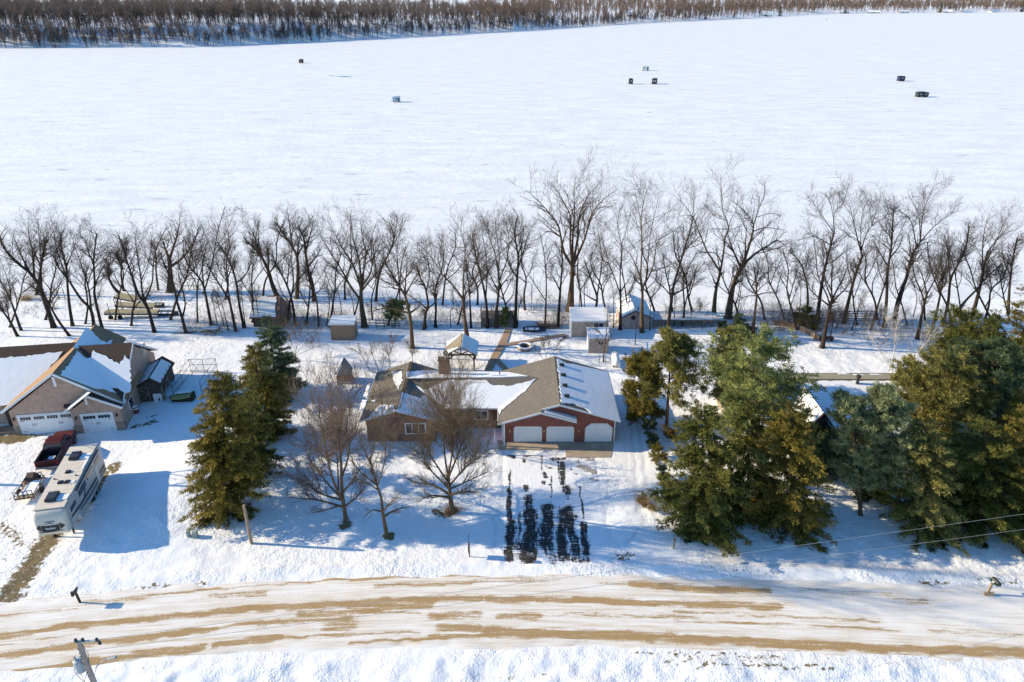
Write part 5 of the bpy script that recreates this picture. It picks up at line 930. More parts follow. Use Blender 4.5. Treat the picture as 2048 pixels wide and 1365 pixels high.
def cottage():
    z0 = th(-39, 92); a, b = P(500, 640, 92.0).x, P(570, 640, 92).x
    t = thing('shore_cottage', 'small brown cottage with a steep snow dusted roof, behind the blue spruce tip', 'cottage', ((a+b)/2, 94, z0))
    w = MB(); w.box(a+.3, b-.3, 92.2, 96.2, z0-.4, z0+1.6); w.build('wall', M('brown_wood', (.20, .12, .08), .8, .2, 3), t)
    r = MB(); slope(r, (a, 91.8, z0+1.2), (b-.6, 91.8, z0+1.2), (b-1.0, 94.2, z0+3.6), (a+.4, 94.2, z0+3.6)); slope(r, (a+.4, 94.2, z0+3.6), (b-1.0, 94.2, z0+3.6), (b-.6, 96.6, z0+1.2), (a, 96.6, z0+1.2)); ro = r.build('roof', shingle('shingle_rust', (.24, .13, .09)), t)
    g = MB(); g.prism([(b-.62, 91.9, z0+1.2), (b-1.02, 94.2, z0+3.65), (b-.62, 96.5, z0+1.2)], (.35, 0, -.1)); g.build('gable_end', M('rust_boards', (.30, .17, .12), .8, .2, 3), t)
    s_ = MB(); s_.slab(jag([(a+.1, 91.9, z0+1.44), (b-1.2, 91.9, z0+1.44), (b-1.5, 94.1, z0+3.68), (a+.5, 94.1, z0+3.68)], .35, .15, 5, (1, 2)), .05); s_.build('roof_snow', SNOW, ro)
cottage()
def pavilion():
    a, b = G(897, 742), G(950, 742); x0, x1, y0 = a.x-.05, b.x+.05, a.y; y1 = y0+3.3; xm = (x0+x1)/2-.05; ze, zr = 2.15, 3.2
    t = thing('timber_pavilion', 'open timber pavilion with a gable roof, right slope snowy, behind the brick house', 'pavilion', (xm, (y0+y1)/2, 0))
    for x in (x0+.15, x1-.15):
        for y in (y0+.15, y1-.15): p = MB(); p.box(x-.09, x+.09, y-.09, y+.09, -.05, 2.1); p.build('post', WOODD, t)
    for y in (y0+.12, y1-.12):
        m_ = MB(); m_.bar((x0, y, ze), (x1, y, ze), .14, .2); m_.bar((x0, y, ze+.06), (xm, y, zr), .12, .16); m_.bar((xm, y, zr), (x1, y, ze+.06), .12, .16); m_.bar((xm, y, ze), (xm, y, zr), .12, .12)
        m_.bar((xm, y-.005, ze+.05), ((x0+xm)/2, y-.005, (ze+zr)/2), .1, .12); m_.bar((xm, y-.01, ze+.05), ((x1+xm)/2, y-.01, (ze+zr)/2), .1, .12)
        for s_, x in ((1, x0+.15), (-1, x1-.15)): m_.bar((x, y-.01, 1.5), (x+s_*.6, y-.01, ze-.05), .1, .1)
        m_.build('truss', WOODD, t)
    r = MB(); gable_y(r, x0-.3, x1+.3, y0-.25, y1+.25, ze, zr+.1, .1, xm); ro = r.build('roof', shingle('shingle_worn', (.26, .22, .17)), t)
    k = (zr+.1-ze)/(x1+.3-xm); s_ = MB(); s_.slab([(xm+.12, y0-.2, zr+.21-.12*k), (x1+.28, y0-.2, ze+.11), (x1+.28, y1+.2, ze+.11), (xm+.12, y1+.2, zr+.21-.12*k)], .06)
    k2 = (zr+.1-ze)/(xm-x0+.3); zz = lambda x: zr+.205-(xm-x)*k2
    s_.slab(jag([(x0-.28, y0-.2, zz(x0-.28)), (xm-.2, y0-.2, zz(xm-.2)), (x0+.5, y0+.6, zz(x0+.5)), (x0-.28, y0+.9, zz(x0-.28))], .3, .06, 3, (1, 2)), .04); s_.slab(jag([(x0-.28, y1+.2, zz(x0-.28)), (x0-.28, y1-1.2, zz(x0-.28)), (x0+1.1, y1-.2, zz(x0+1.1)), (xm-.2, y1+.2, zz(xm-.2))], .3, .06, 4, (1, 2)), .04); s_.build('roof_snow', SNOW, ro)
pavilion()
def playhouse():
    b = GT(690, 762); x, y = b.x, b.y; t = thing('playhouse', 'small playhouse with a pointed snowy roof and red-brown lower skirt, left of the brick house', 'playhouse', tuple(b))
    w = MB(); w.box(x-.8, x+.8, y-.7, y+.9, -.05, 1.0); w.build('skirt', banded('redbrown_boards', (.30, .11, .07), .22, 0), t)
    w = MB(); w.prism([(x-.65, y-.5, 1.0), (x+.65, y-.5, 1.0), (x+.65, y-.5, 1.35), (x, y-.5, 2.5), (x-.65, y-.5, 1.35)], (0, 1.2, 0)); w.build('upper_wall', M('pale_boards', (.42, .40, .37), .8, .2, 3), t)
    r = MB(); gable_y(r, x-.9, x+.9, y-.75, y+.95, 1.15, 2.65, .07); ro = r.build('roof', shingle('shingle_worn2', (.25, .23, .21)), t)
    s_ = MB(); s_.slab([(x-.9, y-.75, 1.23), (x-.02, y-.75, 2.71), (x-.02, y+.9, 2.71), (x-.9, y+.9, 1.23)], .08); s_.build('roof_snow', SNOW, ro)
    s_ = MB(); s_.bar((x-.9, y-.75, .2), (x+.9, y-.75, .2), .06, .14); s_.build('sill_board', WHITE, t)
playhouse()
def coop():
    a = math.radians(9); O = G(281, 806); t = thing('chicken_coop', 'weathered coop with X-braced doors and ribs of snow on its roof, against the tan house', 'coop', tuple(O), a)
    L_, Wd_ = 5.4, 2.35; w = MB(); wall_y(w, 0, Wd_, .05, L_, -.05, 2.0, 2.75, 1.5); w.build('wall', M('coop_boards', (.07, .06, .055), .85, .3, 3), t, False)
    r = MB(); gable_y(r, -.35, Wd_+.35, -.15, L_+.15, 1.95, 2.95, .08, 1.5); ro = r.build('roof', SHD, t, False)
    s_ = MB(); 
    for i in range(14): yy = .2+i*.33; s_.slab([(1.55, yy, 2.98), (2.55, yy, 2.24), (2.55-.12*(i % 3), yy+.26, 2.24+.09*(i % 3)), (1.55, yy+.27, 2.98)], .07)
    s_.slab([(-.3, 0, 2.07), (1.35, 0, 2.96), (1.35, 4.6, 2.96), (-.3, 4.9, 2.07)], .05); s_.build('roof_snow', SNOW, ro, False)
    f = MB(); g = .06
    for x0, x1 in ((.05, 1.15),):
        f.bar((x0, -.02, .05), (x0, -.02, 1.95), .1, g); f.bar((x1, -.02, .05), (x1, -.02, 1.95), .1, g); f.bar((x0, -.02, 1.9), (x1, -.02, 1.9), .1, g); f.bar((x0, -.02, .1), (x1, -.02, .1), .1, g); f.bar((x0, -.03, 1.85), (x1, -.03, 1.0), .08, g); f.bar((x0, -.03, .15), (x1, -.03, 1.0), .08, g); f.bar((x0, -.03, 1.0), (x1, -.03, 1.0), .08, g)
    f.build('door', WOODG, t, False)
    f = MB(); 
    for p, q in (((2.62, 0, 0), (2.62, 0, 2)), ((2.63, .1, .4), (2.63, 2.2, 1.9)), ((2.63, 2.3, 0), (2.63, 2.3, 2)), ((2.6, 0, 1.9), (2.6, 3, 1.9))): f.bar(p, q, .1, .1)
    f.build('brace', WOODG, t, False)
    d = MB(); d.box(1.5, 2.4, -.03, .06, 0, 1.0); d.build('white_panel', WHITE, t, False)
    k = thing('dog_kennel', 'open wire kennel of thin dark tube frame on snow beside the coop', 'kennel', tuple(G(340, 800)), math.radians(3)); f = MB(); X0, X1, Y0, Y1 = .1, 3.3, .9, 6.6
    for z in (.1, 1.0, 1.75):
        for p, q in (((X0, Y0, z), (X0, Y1, z)), ((X0, Y1, z), (X1, Y1, z)), ((X1, Y1, z), (X1, Y0, z))): f.tube([p, q], .028, 5)
    for x, y in ((X0, Y0), (X0, Y1), (X1, Y1), (X1, Y0), ((X0+X1)/2, Y1), (X0, 3.7), (X1, 3.7)): f.tube([(x, y, 0), (x, y, 1.78)], .03, 5)
    f.tube([(X0, Y1, 1.75), ((X0+X1)/2-.6, Y1, .1)], .022, 5); f.tube([((X0+X1)/2, Y1, 1.75), (X0+.4, Y1, .1)], .022, 5); f.tube([(X0, 3.7, 1.75), (X1, 3.7, 1.75)], .02, 5); f.build('frame', DKMET, k, False)
    f = MB(); 
    for i in range(12): f.tube([(X0+i*.27, Y1, .1), (X0+i*.27, Y1, 1.75)], .006, 3); 
    for i in range(20): f.tube([(X1, Y0+i*.28, .1), (X1, Y0+i*.28, 1.75)], .006, 3)
    f.build('wire', GREYM, k, False)
    b = G(368, 800); t2 = thing('tarped_stack', 'low stack under a yellow-green tarp with snow on it, in front of the wire kennel', 'stack', tuple(b))
    m_ = MB(); m_.loft([[(b.x-1.15, b.y-.5, h) for h in (0, .5)]+[(b.x-1.15, b.y+.6, .55), (b.x-1.15, b.y+.6, 0)], [(b.x+.1, b.y-.5, 0), (b.x+.1, b.y-.5, .6), (b.x+.1, b.y+.6, .62), (b.x+.1, b.y+.6, 0)], [(b.x+1.15, b.y-.4, 0), (b.x+1.15, b.y-.4, .85), (b.x+1.15, b.y+.6, .8), (b.x+1.15, b.y+.6, 0)]]); m_.build('boards', WOODD, t2)
    m_ = MB(); m_.loft([[(b.x-1.2, b.y-.58, .3), (b.x-1.2, b.y-.52, .53), (b.x-1.2, b.y+.65, .6), (b.x-1.2, b.y+.68, .35)], [(b.x, b.y-.6, .42), (b.x, b.y-.5, .66), (b.x, b.y+.62, .7), (b.x, b.y+.66, .4)], [(b.x+1.0, b.y-.5, .62), (b.x+1.0, b.y-.44, .88), (b.x+1.0, b.y+.62, .86), (b.x+1.0, b.y+.66, .5)]]); m_.build('tarp', M('tarp_olive', (.30, .27, .10), .6, .2, 2), t2)
    m_ = MB(); m_.slab(jag([(b.x-1.0, b.y+.1, .69), (b.x+.9, b.y+.1, .9), (b.x+.9, b.y+.6, .9), (b.x-1.0, b.y+.6, .69)], .2, .06, 2), .05); m_.build('snow_cover', SNOW, t2)
    b = G(333, 800); t3 = thing('flatbed_cart', 'small cart of pale snowy boards with dark wheels between coop and kennel', 'cart', tuple(b), math.radians(8))
    m_ = MB(); 
    for i in range(4): m_.box(-.55+i*.28, -.3+i*.28, 0, 3.4, .45, .52)
    m_.build('deck', M('snowy_board', (.6, .62, .65), .8, .15, 2), t3, False)
    for x in (-.62, .62): m_ = MB(); m_.tube([(x-.07, -.1, .26), (x+.07, -.1, .26)], .27, 12); m_.build('wheel', BLACK, t3, False)
    b = G(273, 826); t4 = thing('burn_barrel', 'red and white striped barrel at the shaded corner of the tan house', 'barrel', tuple(b)); m_ = MB(); m_.tube([b, b+Vector((0, 0, .8))], .3, 12); m_.build('drum', M('barrel_red', (.16, .03, .03), .5, .3, 2), t4)
    m_ = MB(); m_.tube([b+Vector((0, 0, .52)), b+Vector((0, 0, .68))], .305, 12); m_.build('white_band', WHITE, t4); m_ = MB(); m_.ball((b.x, b.y, .8), .28, .28, .12, 10, 5); m_.build('snow_cap', SNOW, t4)
    b = G(158, 862); m_ = MB(); m_.loft([[(b.x+r*math.cos(k*.524), b.y+r*math.sin(k*.524), z) for k in range(12)] for r, z in ((.2, 0), (.36, .25), (.38, .5), (.3, .6), (.33, .65), (.05, .6))]); simple('planter', 'dark purple planter pot between the two white carriage doors', 'planter', m_, M('glazed_purple', (.05, .03, .06), .3, .2, 2))
coop()
# ---------------------------------------------------------------- vehicles
def text_mesh(name, txt, size, mat, parent, M4, ext=.012):
    cu = bpy.data.curves.new(name, 'FONT'); cu.body = txt; cu.size = size; cu.extrude = ext; cu.align_x = 'CENTER'; cu.align_y = 'CENTER'
    o = bpy.data.objects.new(name, cu); me = bpy.data.meshes.new_from_object(o); bpy.data.objects.remove(o)
    me.transform(M4); me.materials.append(mat); ob = bpy.data.objects.new(name, me); COL.objects.link(ob); ob.parent = parent; XF[ob.name] = XF[parent.name]; return ob
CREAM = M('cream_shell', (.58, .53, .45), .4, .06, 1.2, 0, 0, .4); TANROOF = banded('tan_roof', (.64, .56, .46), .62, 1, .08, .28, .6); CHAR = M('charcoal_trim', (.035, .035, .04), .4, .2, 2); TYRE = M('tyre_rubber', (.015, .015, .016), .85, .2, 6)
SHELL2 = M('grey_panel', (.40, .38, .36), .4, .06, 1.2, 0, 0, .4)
def rv():
    a = math.radians(12.5); O = Vector((-37.95, 45.7, 0)); t = thing('camper_trailer', 'cream fifth-wheel camper with a dark banded nose and tan roof, beside the red pickup', 'camper', tuple(O), a)
    def ring(y, hw, z0, z1, r=.28):
        p = []
        for cx, cz, a0 in ((hw-r, z1-r, 0), (-(hw-r), z1-r, 90), (-(hw-.08), z0+.08, 180), (hw-.08, z0+.08, 270)):
            rr_ = r if a0 < 180 else .08
            for k in range(5): q = math.radians(a0+k*22.5); p.append((cx+rr_*math.cos(q), y, cz+rr_*math.sin(q)))
        return p
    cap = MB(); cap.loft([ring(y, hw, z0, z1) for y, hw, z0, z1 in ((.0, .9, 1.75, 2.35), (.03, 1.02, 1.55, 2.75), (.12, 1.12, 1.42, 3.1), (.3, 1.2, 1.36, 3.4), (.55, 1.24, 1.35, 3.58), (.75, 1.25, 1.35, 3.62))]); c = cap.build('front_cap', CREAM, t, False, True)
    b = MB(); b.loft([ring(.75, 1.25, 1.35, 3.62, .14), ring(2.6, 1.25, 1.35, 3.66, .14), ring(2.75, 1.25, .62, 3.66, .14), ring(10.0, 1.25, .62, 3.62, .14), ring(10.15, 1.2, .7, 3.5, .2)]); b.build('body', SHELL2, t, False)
    r = MB(); r.prism([(-1.17, .62, 3.63), (1.17, .62, 3.63), (1.17, 10.0, 3.64), (-1.17, 10.0, 3.64)], (0, 0, .05)); ro = r.build('roof_skin', TANROOF, t, False)
    # front graphics: wide black band, side slats, swoosh emblem
    def band(pts, mat, nm, off=.02):
        # pts (x,z) laid on the curved nose: y from the cap profile
        def ny(x, z):
            zz = [1.36, 1.45, 1.62, 1.9, 2.35, 2.75, 3.1, 3.4, 3.58]; yy = [.35, .14, .04, .0, .0, .03, .12, .3, .55]
            e = max(0, abs(x)-.75); return float(np.interp(z, zz, yy))+e*e*.9-off
        m_ = MB(); f = [Vector((x, ny(x, z)-.03, z)) for x, z in pts]; g = [Vector((x, ny(x, z)+.06, z)) for x, z in pts]; n = len(pts)
        tr = tessellate_polygon([[Vector((x, z, 0)) for x, z in pts]]); m_.add(f+g, [tuple(q) for q in tr]+[tuple(i+n for i in q) for q in tr]+[(i, (i+1) % n, n+(i+1) % n, n+i) for i in range(n)]); return m_.build(nm, mat, t, False)
    def strip(x0, x1, zc, h0, h1, n=12, bow=.0):
        up_ = []; dn = []
        for i in range(n+1):
            u = i/n; x = x0+(x1-x0)*u; h = h0+(h1-h0)*u; z = zc+bow*(1-(2*u-1)**2); up_.append((x, z+h/2)); dn.append((x, z-h/2))
        return up_+dn[::-1]
    band(strip(-.66, .66, 2.2, .56, .56, bow=-.06), CHAR, 'front_band'); band(strip(-1.05, -.72, 2.28, .16, .6, 5), CHAR, 'front_band'); band(strip(.72, 1.05, 2.28, .6, .16, 5), CHAR, 'front_band')
    band(strip(-.95, .95, 1.86, .05, .05, bow=-.06), CHAR, 'front_line'); band(strip(-.4, .1, 2.74, .02, .10, bow=.06), M('emblem_blue', (.12, .17, .22), .4, .2, 3), 'emblem'); band(strip(.02, .45, 2.72, .11, .02, bow=.1), M('emblem_blue', ()), 'emblem'); band(strip(-.3, .3, 2.6, .03, .05, bow=.03), M('emblem_blue', ()), 'emblem')
    text_mesh('lettering', 'Sanibel', .27, WHITE, t, Matrix.Translation((0, -.075, 2.19)) @ Matrix.Rotation(math.pi/2, 4, 'X') @ Matrix.Rotation(0, 4, 'Z'))
    # right side: windows, slide-out, stripes, awning
    for y0, y1, z0, z1 in ((1.3, 2.5, 2.55, 2.95), (3.4, 5.2, 2.5, 3.0), (5.6, 7.4, 2.65, 3.0), (8.0, 9.3, 2.5, 2.95)): s_ = MB(); s_.box(1.24, 1.28, y0, y1, z0, z1); s_.build('side_window', GLASS, t, False)
    s_ = MB(); s_.tube([(1.36, 3.0, 3.5), (1.36, 9.2, 3.48)], .075, 8); s_.build('awning', CHAR, t, False)
    s_ = MB(); s_.prism([(1.26, 1.0, 2.1), (1.26, 3.2, 1.75), (1.26, 9.9, 1.2), (1.26, 9.9, 1.45), (1.26, 3.2, 1.98), (1.26, 1.2, 2.35)], (.015, 0, 0)); s_.prism([(1.26, 2.9, 1.5), (1.26, 5.5, 1.1), (1.26, 9.9, .9), (1.26, 9.9, 1.02), (1.26, 5.5, 1.26), (1.26, 2.9, 1.62)], (.015, 0, 0)); s_.prism([(1.26, 4.2, 1.9), (1.26, 5.0, 2.9), (1.26, 5.2, 2.9), (1.26, 4.45, 1.85)], (.015, 0, 0)); s_.build('side_stripe', CHAR, t, False)
    s_ = MB(); s_.prism([(1.262, .8, 1.6), (1.262, 1.9, 1.55), (1.262, 2.4, 2.0), (1.262, 1.2, 2.5)], (.012, 0, 0)); s_.build('side_swoosh', CREAM, t, False)
    d = MB(); d.box(1.24, 1.285, 7.6, 8.25, .75, 2.55); d.build('door', CREAM, t, False)
    for y in (6.3, 7.15):
        for x in (-1.08, 1.08): w_ = MB(); w_.tube([(x-.12, y, .38), (x+.12, y, .38)], .38, 16); o = w_.build('wheel', TYRE, t, False); h = MB(); h.tube([(x-.135, y, .38), (x+.135, y, .38)], .2, 12); h.build('rim', GREYM, o, False)
    g = MB()
    for x in (-.75, .75): g.box(x-.06, x+.06, 1.6, 1.72, 0, 1.4); g.box(x-.15, x+.15, 1.5, 1.82, 0, .05)
    g.box(-.2, .2, 1.9, 2.3, .9, 1.4); g.build('landing_leg', BLACK, t, False)
    for y, sz, h in ((2.1, (.52, .42), .3), (8.1, (.5, .42), .3)):
        m_ = MB(); x = -.15; m_.loft([[(x+sx*sz[1]*k, y+sy*sz[0]*k*1.1, z) for sx, sy in ((-1, -1), (1, -1), (1, 1), (-1, 1))] for k, z in ((1, 3.68), (1, 3.9), (.86, 3.98))]); m_.build('air_conditioner', CHAR, t, False)
        m_ = MB(); m_.slab(jag([(x+.45, y-.5, 3.70), (1.1, y-.55, 3.70), (1.1, y+.25, 3.70), (x+.45, y+.3, 3.70)], .2, .07, int(y*10)), .05); m_.build('roof_snow', SNOW, ro, False)
    for x, y in ((-.2, 4.2), (.35, 4.15), (-.05, 5.7), (.8, 5.0), (-.85, 4.8)):
        m_ = MB(); m_.loft([[(x+sx*.2*k, y+sy*.2*k, z) for sx, sy in ((-1, -1), (1, -1), (1, 1), (-1, 1))] for k, z in ((1, 3.68), (1, 3.78), (.8, 3.82))]) if abs(x) < .5 else m_.tube([(x, y, 3.66), (x, y, 3.8)], .07, 8); m_.build('roof_vent', BLACK, t, False)
    m_ = MB(); m_.slab(jag([(.55, 3.9, 3.70), (1.0, 3.9, 3.70), (1.0, 4.3, 3.70), (.55, 4.3, 3.70)], .15, .05, 5), .04); m_.slab(jag([(.9, 7.2, 3.70), (1.12, 5.4, 3.70), (1.12, 7.8, 3.70)], .2, .05, 6), .04); m_.build('roof_snow', SNOW, ro, False)
rv()
def truck():
    a = math.radians(12.5); O = G(98, 944); t = thing('pickup_truck', 'dark red crew-cab pickup with an empty dark bed, parked beside the camper', 'pickup', tuple(O), a)
    def sec(y, hw, z0, z1, tw=.92): return [(-hw, y, z0), (hw, y, z0), (hw, y, z0+(z1-z0)*.65), (hw*tw, y, z1), (-hw*tw, y, z1), (-hw, y, z0+(z1-z0)*.65)]
    b = MB(); b.loft([sec(2.05, 1.0, .5, 1.25, .97), sec(3.9, 1.0, .5, 1.2, .97), sec(5.6, .97, .5, 1.12, .9), sec(5.95, .88, .55, .98, .9)]); b.build('body', RED, t, False)
    bd = MB(); bd.box(-1.0, -.88, 0, 2.05, .5, 1.25); bd.box(.88, 1.0, 0, 2.05, .5, 1.25); bd.box(-.88, .88, .08, 2.05, .5, .68); bd.build('bed', M('dark_red_paint', (.06, .012, .014), .4, .2, 2), t, False)
    l_ = MB(); l_.box(-.87, .87, .1, 2.03, .685, .70); l_.box(-.878, -.86, .08, 2.04, .7, 1.24); l_.box(.86, .878, .08, 2.04, .7, 1.24); l_.box(-.86, .86, .075, .095, .7, 1.22); l_.box(-.86, .86, 2.02, 2.045, .7, 1.24); l_.box(-1.01, -.86, 0, 2.05, 1.25, 1.28); l_.box(.86, 1.01, 0, 2.05, 1.25, 1.28); l_.build('bed_liner', BLACK, t, False)
    l_ = MB(); l_.slab(jag([(-.3, 1.1, .71), (.25, 1.0, .71), (.35, 1.5, .71), (-.25, 1.55, .71)], .2, .1, 3), .1); l_.build('bed_snow', SNOW, t, False)
    g = MB(); g.box(-.88, .88, -.02, .07, .6, 1.24); tg = g.build('tailgate', M('dark_red_paint', ()), t, False); h = MB(); h.box(-.15, .15, -.04, -.015, .95, 1.05); h.build('handle', BLACK, tg, False)
    c = MB(); c.loft([[(-.95, 2.08, 1.2), (.95, 2.08, 1.2), (.95, 4.35, 1.2), (-.95, 4.35, 1.2)], [(-.78, 2.25, 1.8), (.78, 2.25, 1.8), (.78, 3.75, 1.82), (-.78, 3.75, 1.82)], [(-.7, 2.4, 1.88), (.7, 2.4, 1.88), (.7, 3.6, 1.9), (-.7, 3.6, 1.9)]]); c.build('cab', RED, t, False)
    w_ = MB(); w_.add([(-.8, 2.1, 1.27), (.8, 2.1, 1.27), (.72, 2.21, 1.74), (-.72, 2.21, 1.74)], [(0, 1, 2, 3)])
    for sx in (-1, 1):
        for y0, y1 in ((2.35, 3.05), (3.15, 3.9)): w_.add([(sx*.955, y0, 1.27), (sx*.955, y1, 1.27), (sx*.815, y1-.12, 1.74), (sx*.815, y0+.06, 1.74)], [(0, 1, 2, 3)])
    w_.add([(-.85, 4.36, 1.26), (.85, 4.36, 1.26), (.73, 3.82, 1.78), (-.73, 3.82, 1.78)], [(0, 1, 2, 3)]); w_.build('window', GLASS, t, False)
    r = MB(); 
    for i in range(5): x = -.48+i*.24; r.box(x-.02, x+.02, 2.45, 3.55, 1.895, 1.91)
    r.build('roof_rib', M('dark_red_paint', ()), t, False)
    for sx in (-1, 1): m_ = MB(); m_.box(min(sx*.98, sx*1.22), max(sx*.98, sx*1.22), 3.7, 3.8, 1.25, 1.45); m_.build('mirror', M('dark_red_paint', ()), t, False)
    for x in (-.9, .9):
        for y in (1.0, 4.75): w_ = MB(); w_.tube([(x-.13, y, .38), (x+.13, y, .38)], .38, 16); o = w_.build('wheel', TYRE, t, False); h = MB(); h.tube([(x-.14, y, .38), (x+.14, y, .38)], .2, 10); h.build('rim', GREYM, o, False)
    p = MB(); p.box(-1.0, 1.0, -.16, -.03, .48, .64); p.box(-.95, .95, 5.92, 6.05, .45, .65); p.build('bumper', GREYM, t, False)
    for x in (-.93, .93): l_ = MB(); l_.box(x-.06, x+.06, -.03, .03, .8, 1.2); l_.build('tail_light', M('lamp_red', (.25, .01, .01), .3, .1, 2), t, False)
    for x in (-.7, .7): l_ = MB(); l_.box(x-.15, x+.15, 5.9, 5.975, .75, .93); l_.build('headlight', M('lamp_clear', (.6, .6, .58), .2, .1, 2), t, False)
truck()
def utility_trailer():
    O = G(52, 1006); t = thing('utility_trailer', 'small snowy utility trailer with an upright black mesh gate, left of the camper', 'trailer', tuple(O), math.radians(14))
    d = MB(); d.box(-.75, .75, .1, 3.0, .42, .5); d.build('deck', WOODG, t, False); s_ = MB(); s_.slab(jag([(-.6, .5, .5), (.7, .5, .5), (.7, 2.6, .5), (-.3, 2.6, .5)], .3, .1, 8), .08); s_.build('deck_snow', SNOW, t, False)
    g = MB()
    for x in (-.75, -.37, 0, .37, .75): g.bar((x, 0, .4), (x, 0, 1.25), .05, .05)
    for z in (.45, .85, 1.25): g.bar((-.78, 0, z), (.78, 0, z), .05, .05)
    g.build('gate', BLACK, t, False)
    g = MB()
    for x in (-.78, .78):
        g.bar((x, 0, .8), (x, 3, .8), .05, .05)
        for y in (0, 1, 2, 3): g.bar((x, y, .4), (x, y, .8), .04, .04)
    g.bar((-.7, 3, .45), (0, 4.2, .45), .07, .07); g.bar((.7, 3, .45), (0, 4.2, .45), .07, .07); g.build('rail', BLACK, t, False)
    for x in (-.95, .95): w_ = MB(); w_.tube([(x-.1, 1.4, .3), (x+.1, 1.4, .3)], .3, 14); w_.build('wheel', TYRE, t, False)
    q = G(62, 970); t2 = thing('covered_mower', 'low brown covered machine on the snow between trailer and pickup', 'machine', tuple(q), math.radians(14)); m_ = MB(); m_.loft([[(sx*a_, y, z) for sx, z in ((-1, 0), (1, 0), (1, h*.6), (.6, h), (-.6, h), (-1, h*.6))] for y, a_, h in ((-.6, .45, .5), (0, .55, .8), (.7, .5, .95), (1.2, .4, .5))]); m_.build('cover', M('brown_cover', (.09, .055, .045), .7, .3, 2), t2, False)
    for x in (-.5, .5):
        for y in (-.3, .9): w_ = MB(); w_.tube([(x-.08, y, .2), (x+.08, y, .2)], .2, 10); w_.build('wheel', TYRE, t2, False)
utility_trailer()
# ---------------------------------------------------------------- street furniture and yard things
def utility_pole():
    x, y = -24.4, 28.44; t = thing('utility_pole', 'tall grey wooden power pole with transformer and lamp arm at the bottom frame edge', 'utility pole', (x, y, th(x, y)))
    m_ = MB(); m_.tube([(x, y, -.3), (x, y, 8.9)], [.2, .14], 12); m_.build('pole', M('pole_wood', (.30, .25, .23), .85, .2, 5, stretch=(1, 1, .2)), t)
    m_ = MB(); m_.bar((x-.12, y, 8.85), (x+1.15, y+.1, 8.95), .1, .12); m_.build('crossarm', M('pale_fibreglass', (.45, .46, .42), .6, .1, 3), t)
    for dx, dz in ((-.15, 9.0), (.25, 9.03), (1.05, 9.05), (1.15, 8.8)): m_ = MB(); m_.loft([[(x+dx+r*math.cos(k*1.047), y+.02+r*math.sin(k*1.047), dz+h) for k in range(6)] for r, h in ((.05, -.12), (.1, -.06), (.05, 0), (.1, .05), (.04, .14))]); m_.build('insulator', M('insulator_dark', (.03, .04, .045), .3, .2, 3), t)
    m_ = MB(); m_.tube([(x-.52, y+.1, 6.5), (x-.52, y+.1, 7.3)], .28, 14); m_.ball((x-.52, y+.1, 7.3), .28, .28, .12, 14, 5); tr = m_.build('transformer', M('transformer_grey', (.34, .38, .42), .45, .1, 2), t); m_ = MB(); m_.tube([(x-.6, y+.05, 7.35), (x-.6, y+.05, 7.65)], .05, 8); m_.box(x-.3, x, y-.05, y+.1, 6.7, 7.2); m_.build('bushing', GREYM, tr)
    m_ = MB(); m_.tube([(x+.1, y, 5.9), (x+.35, y+.15, 6.7), (x+.8, y+.3, 7.05), (x+1.0, y+.35, 7.1)], .035, 6); la = m_.build('lamp_arm', GREYM, t); m_ = MB(); m_.loft([[(x+1.0+d_, y+.35+r*math.cos(k*.785), 7.12+.5*r*math.sin(k*.785)+d_*.25) for k in range(8)] for d_, r in ((0, .05), (.12, .13), (.5, .14), (.62, .03))]); m_.build('lamp_head', M('lamp_grey', (.22, .25, .27), .4, .1, 2), la)
    m_ = MB()
    for p in (((x-.65, y, 7.6), (x-.8, y-.1, 6.6), (x-.5, y-.1, 5.7), (x-.15, y-.1, 6.4)), ((x-.6, y, 6.5), (x-.4, y-.15, 5.8), (x-.1, y-.1, 6.6)), ((x+.12, y, 8.8), (x+.3, y, 8.0), (x+.15, y, 7.2))): m_.tube(p, .014, 5)
    m_.build('drop_wire', BLACK, t)
    m_ = MB()
    for z in (8.5, 8.2, 7.95, 7.75, 7.3, 6.6, 6.3): m_.tube([(x-.03, y-.2, z), (x-.03, y+.1, z)], .035, 6)
    m_.build('bolt', BLACK, t)
    for z0, px1, py1, px2, py2, lab in ((8.95, 1450, 1105, 2048, 1022, 'upper thin power line crossing in front of the right-hand pines'), (8.2, 1764, 1094, 2048, 1053, 'lower thin power line crossing in front of the right-hand pines')):
        A = Vector((x+.3, y, z0)); Bp = P(px2, py2, 41.5); D = Bp-A; E_ = A+D*1.7; pts = []
        for i in range(33):
            u = i/32; p = A.lerp(E_, u); s_ = (u*1.7); p.z -= .55*4*u*(1-u)*.6; pts.append(p)
        m_ = MB(); m_.tube(pts, .013, 5); simple('power_line', lab, 'wire', m_, M('wire_pale', (.38, .36, .32), .5, .1, 3), 'power lines')
utility_pole()
b = G(503, 1087); m_ = MB(); m_.tube([b-Vector((0, 0, .3)), b+Vector((.02, 0, 4.05))], [.15, .12], 10); simple('wooden_post', 'weathered bare wooden post standing right of the nearest spruce', 'post', m_, M('post_wood', (.30, .21, .16), .85, .25, 5, stretch=(1, 1, .2)))
for px, h, w_, lab in ((379, .75, .13, 'slim green-grey utility pedestal at the nearest spruce, left of a boxier one'), (392, .62, .2, 'boxier grey utility pedestal at the foot of the nearest spruce')):
    b = G(px, 1077); t = thing('utility_box', lab, 'utility box', tuple(b), .2, 'utility pedestals by the spruce'); m_ = MB(); m_.loft([[(sx*w_*k, sy*w_*k, z) for sx, sy in ((-1, -1), (1, -1), (1, 1), (-1, 1))] for k, z in ((1, -.05), (1, h*.6), (1.06, h*.6), (1.06, h), (.8, h+.05))]); m_.build('cabinet', M('pedestal_green', (.24, .29, .26), .5, .1, 3), t, False)
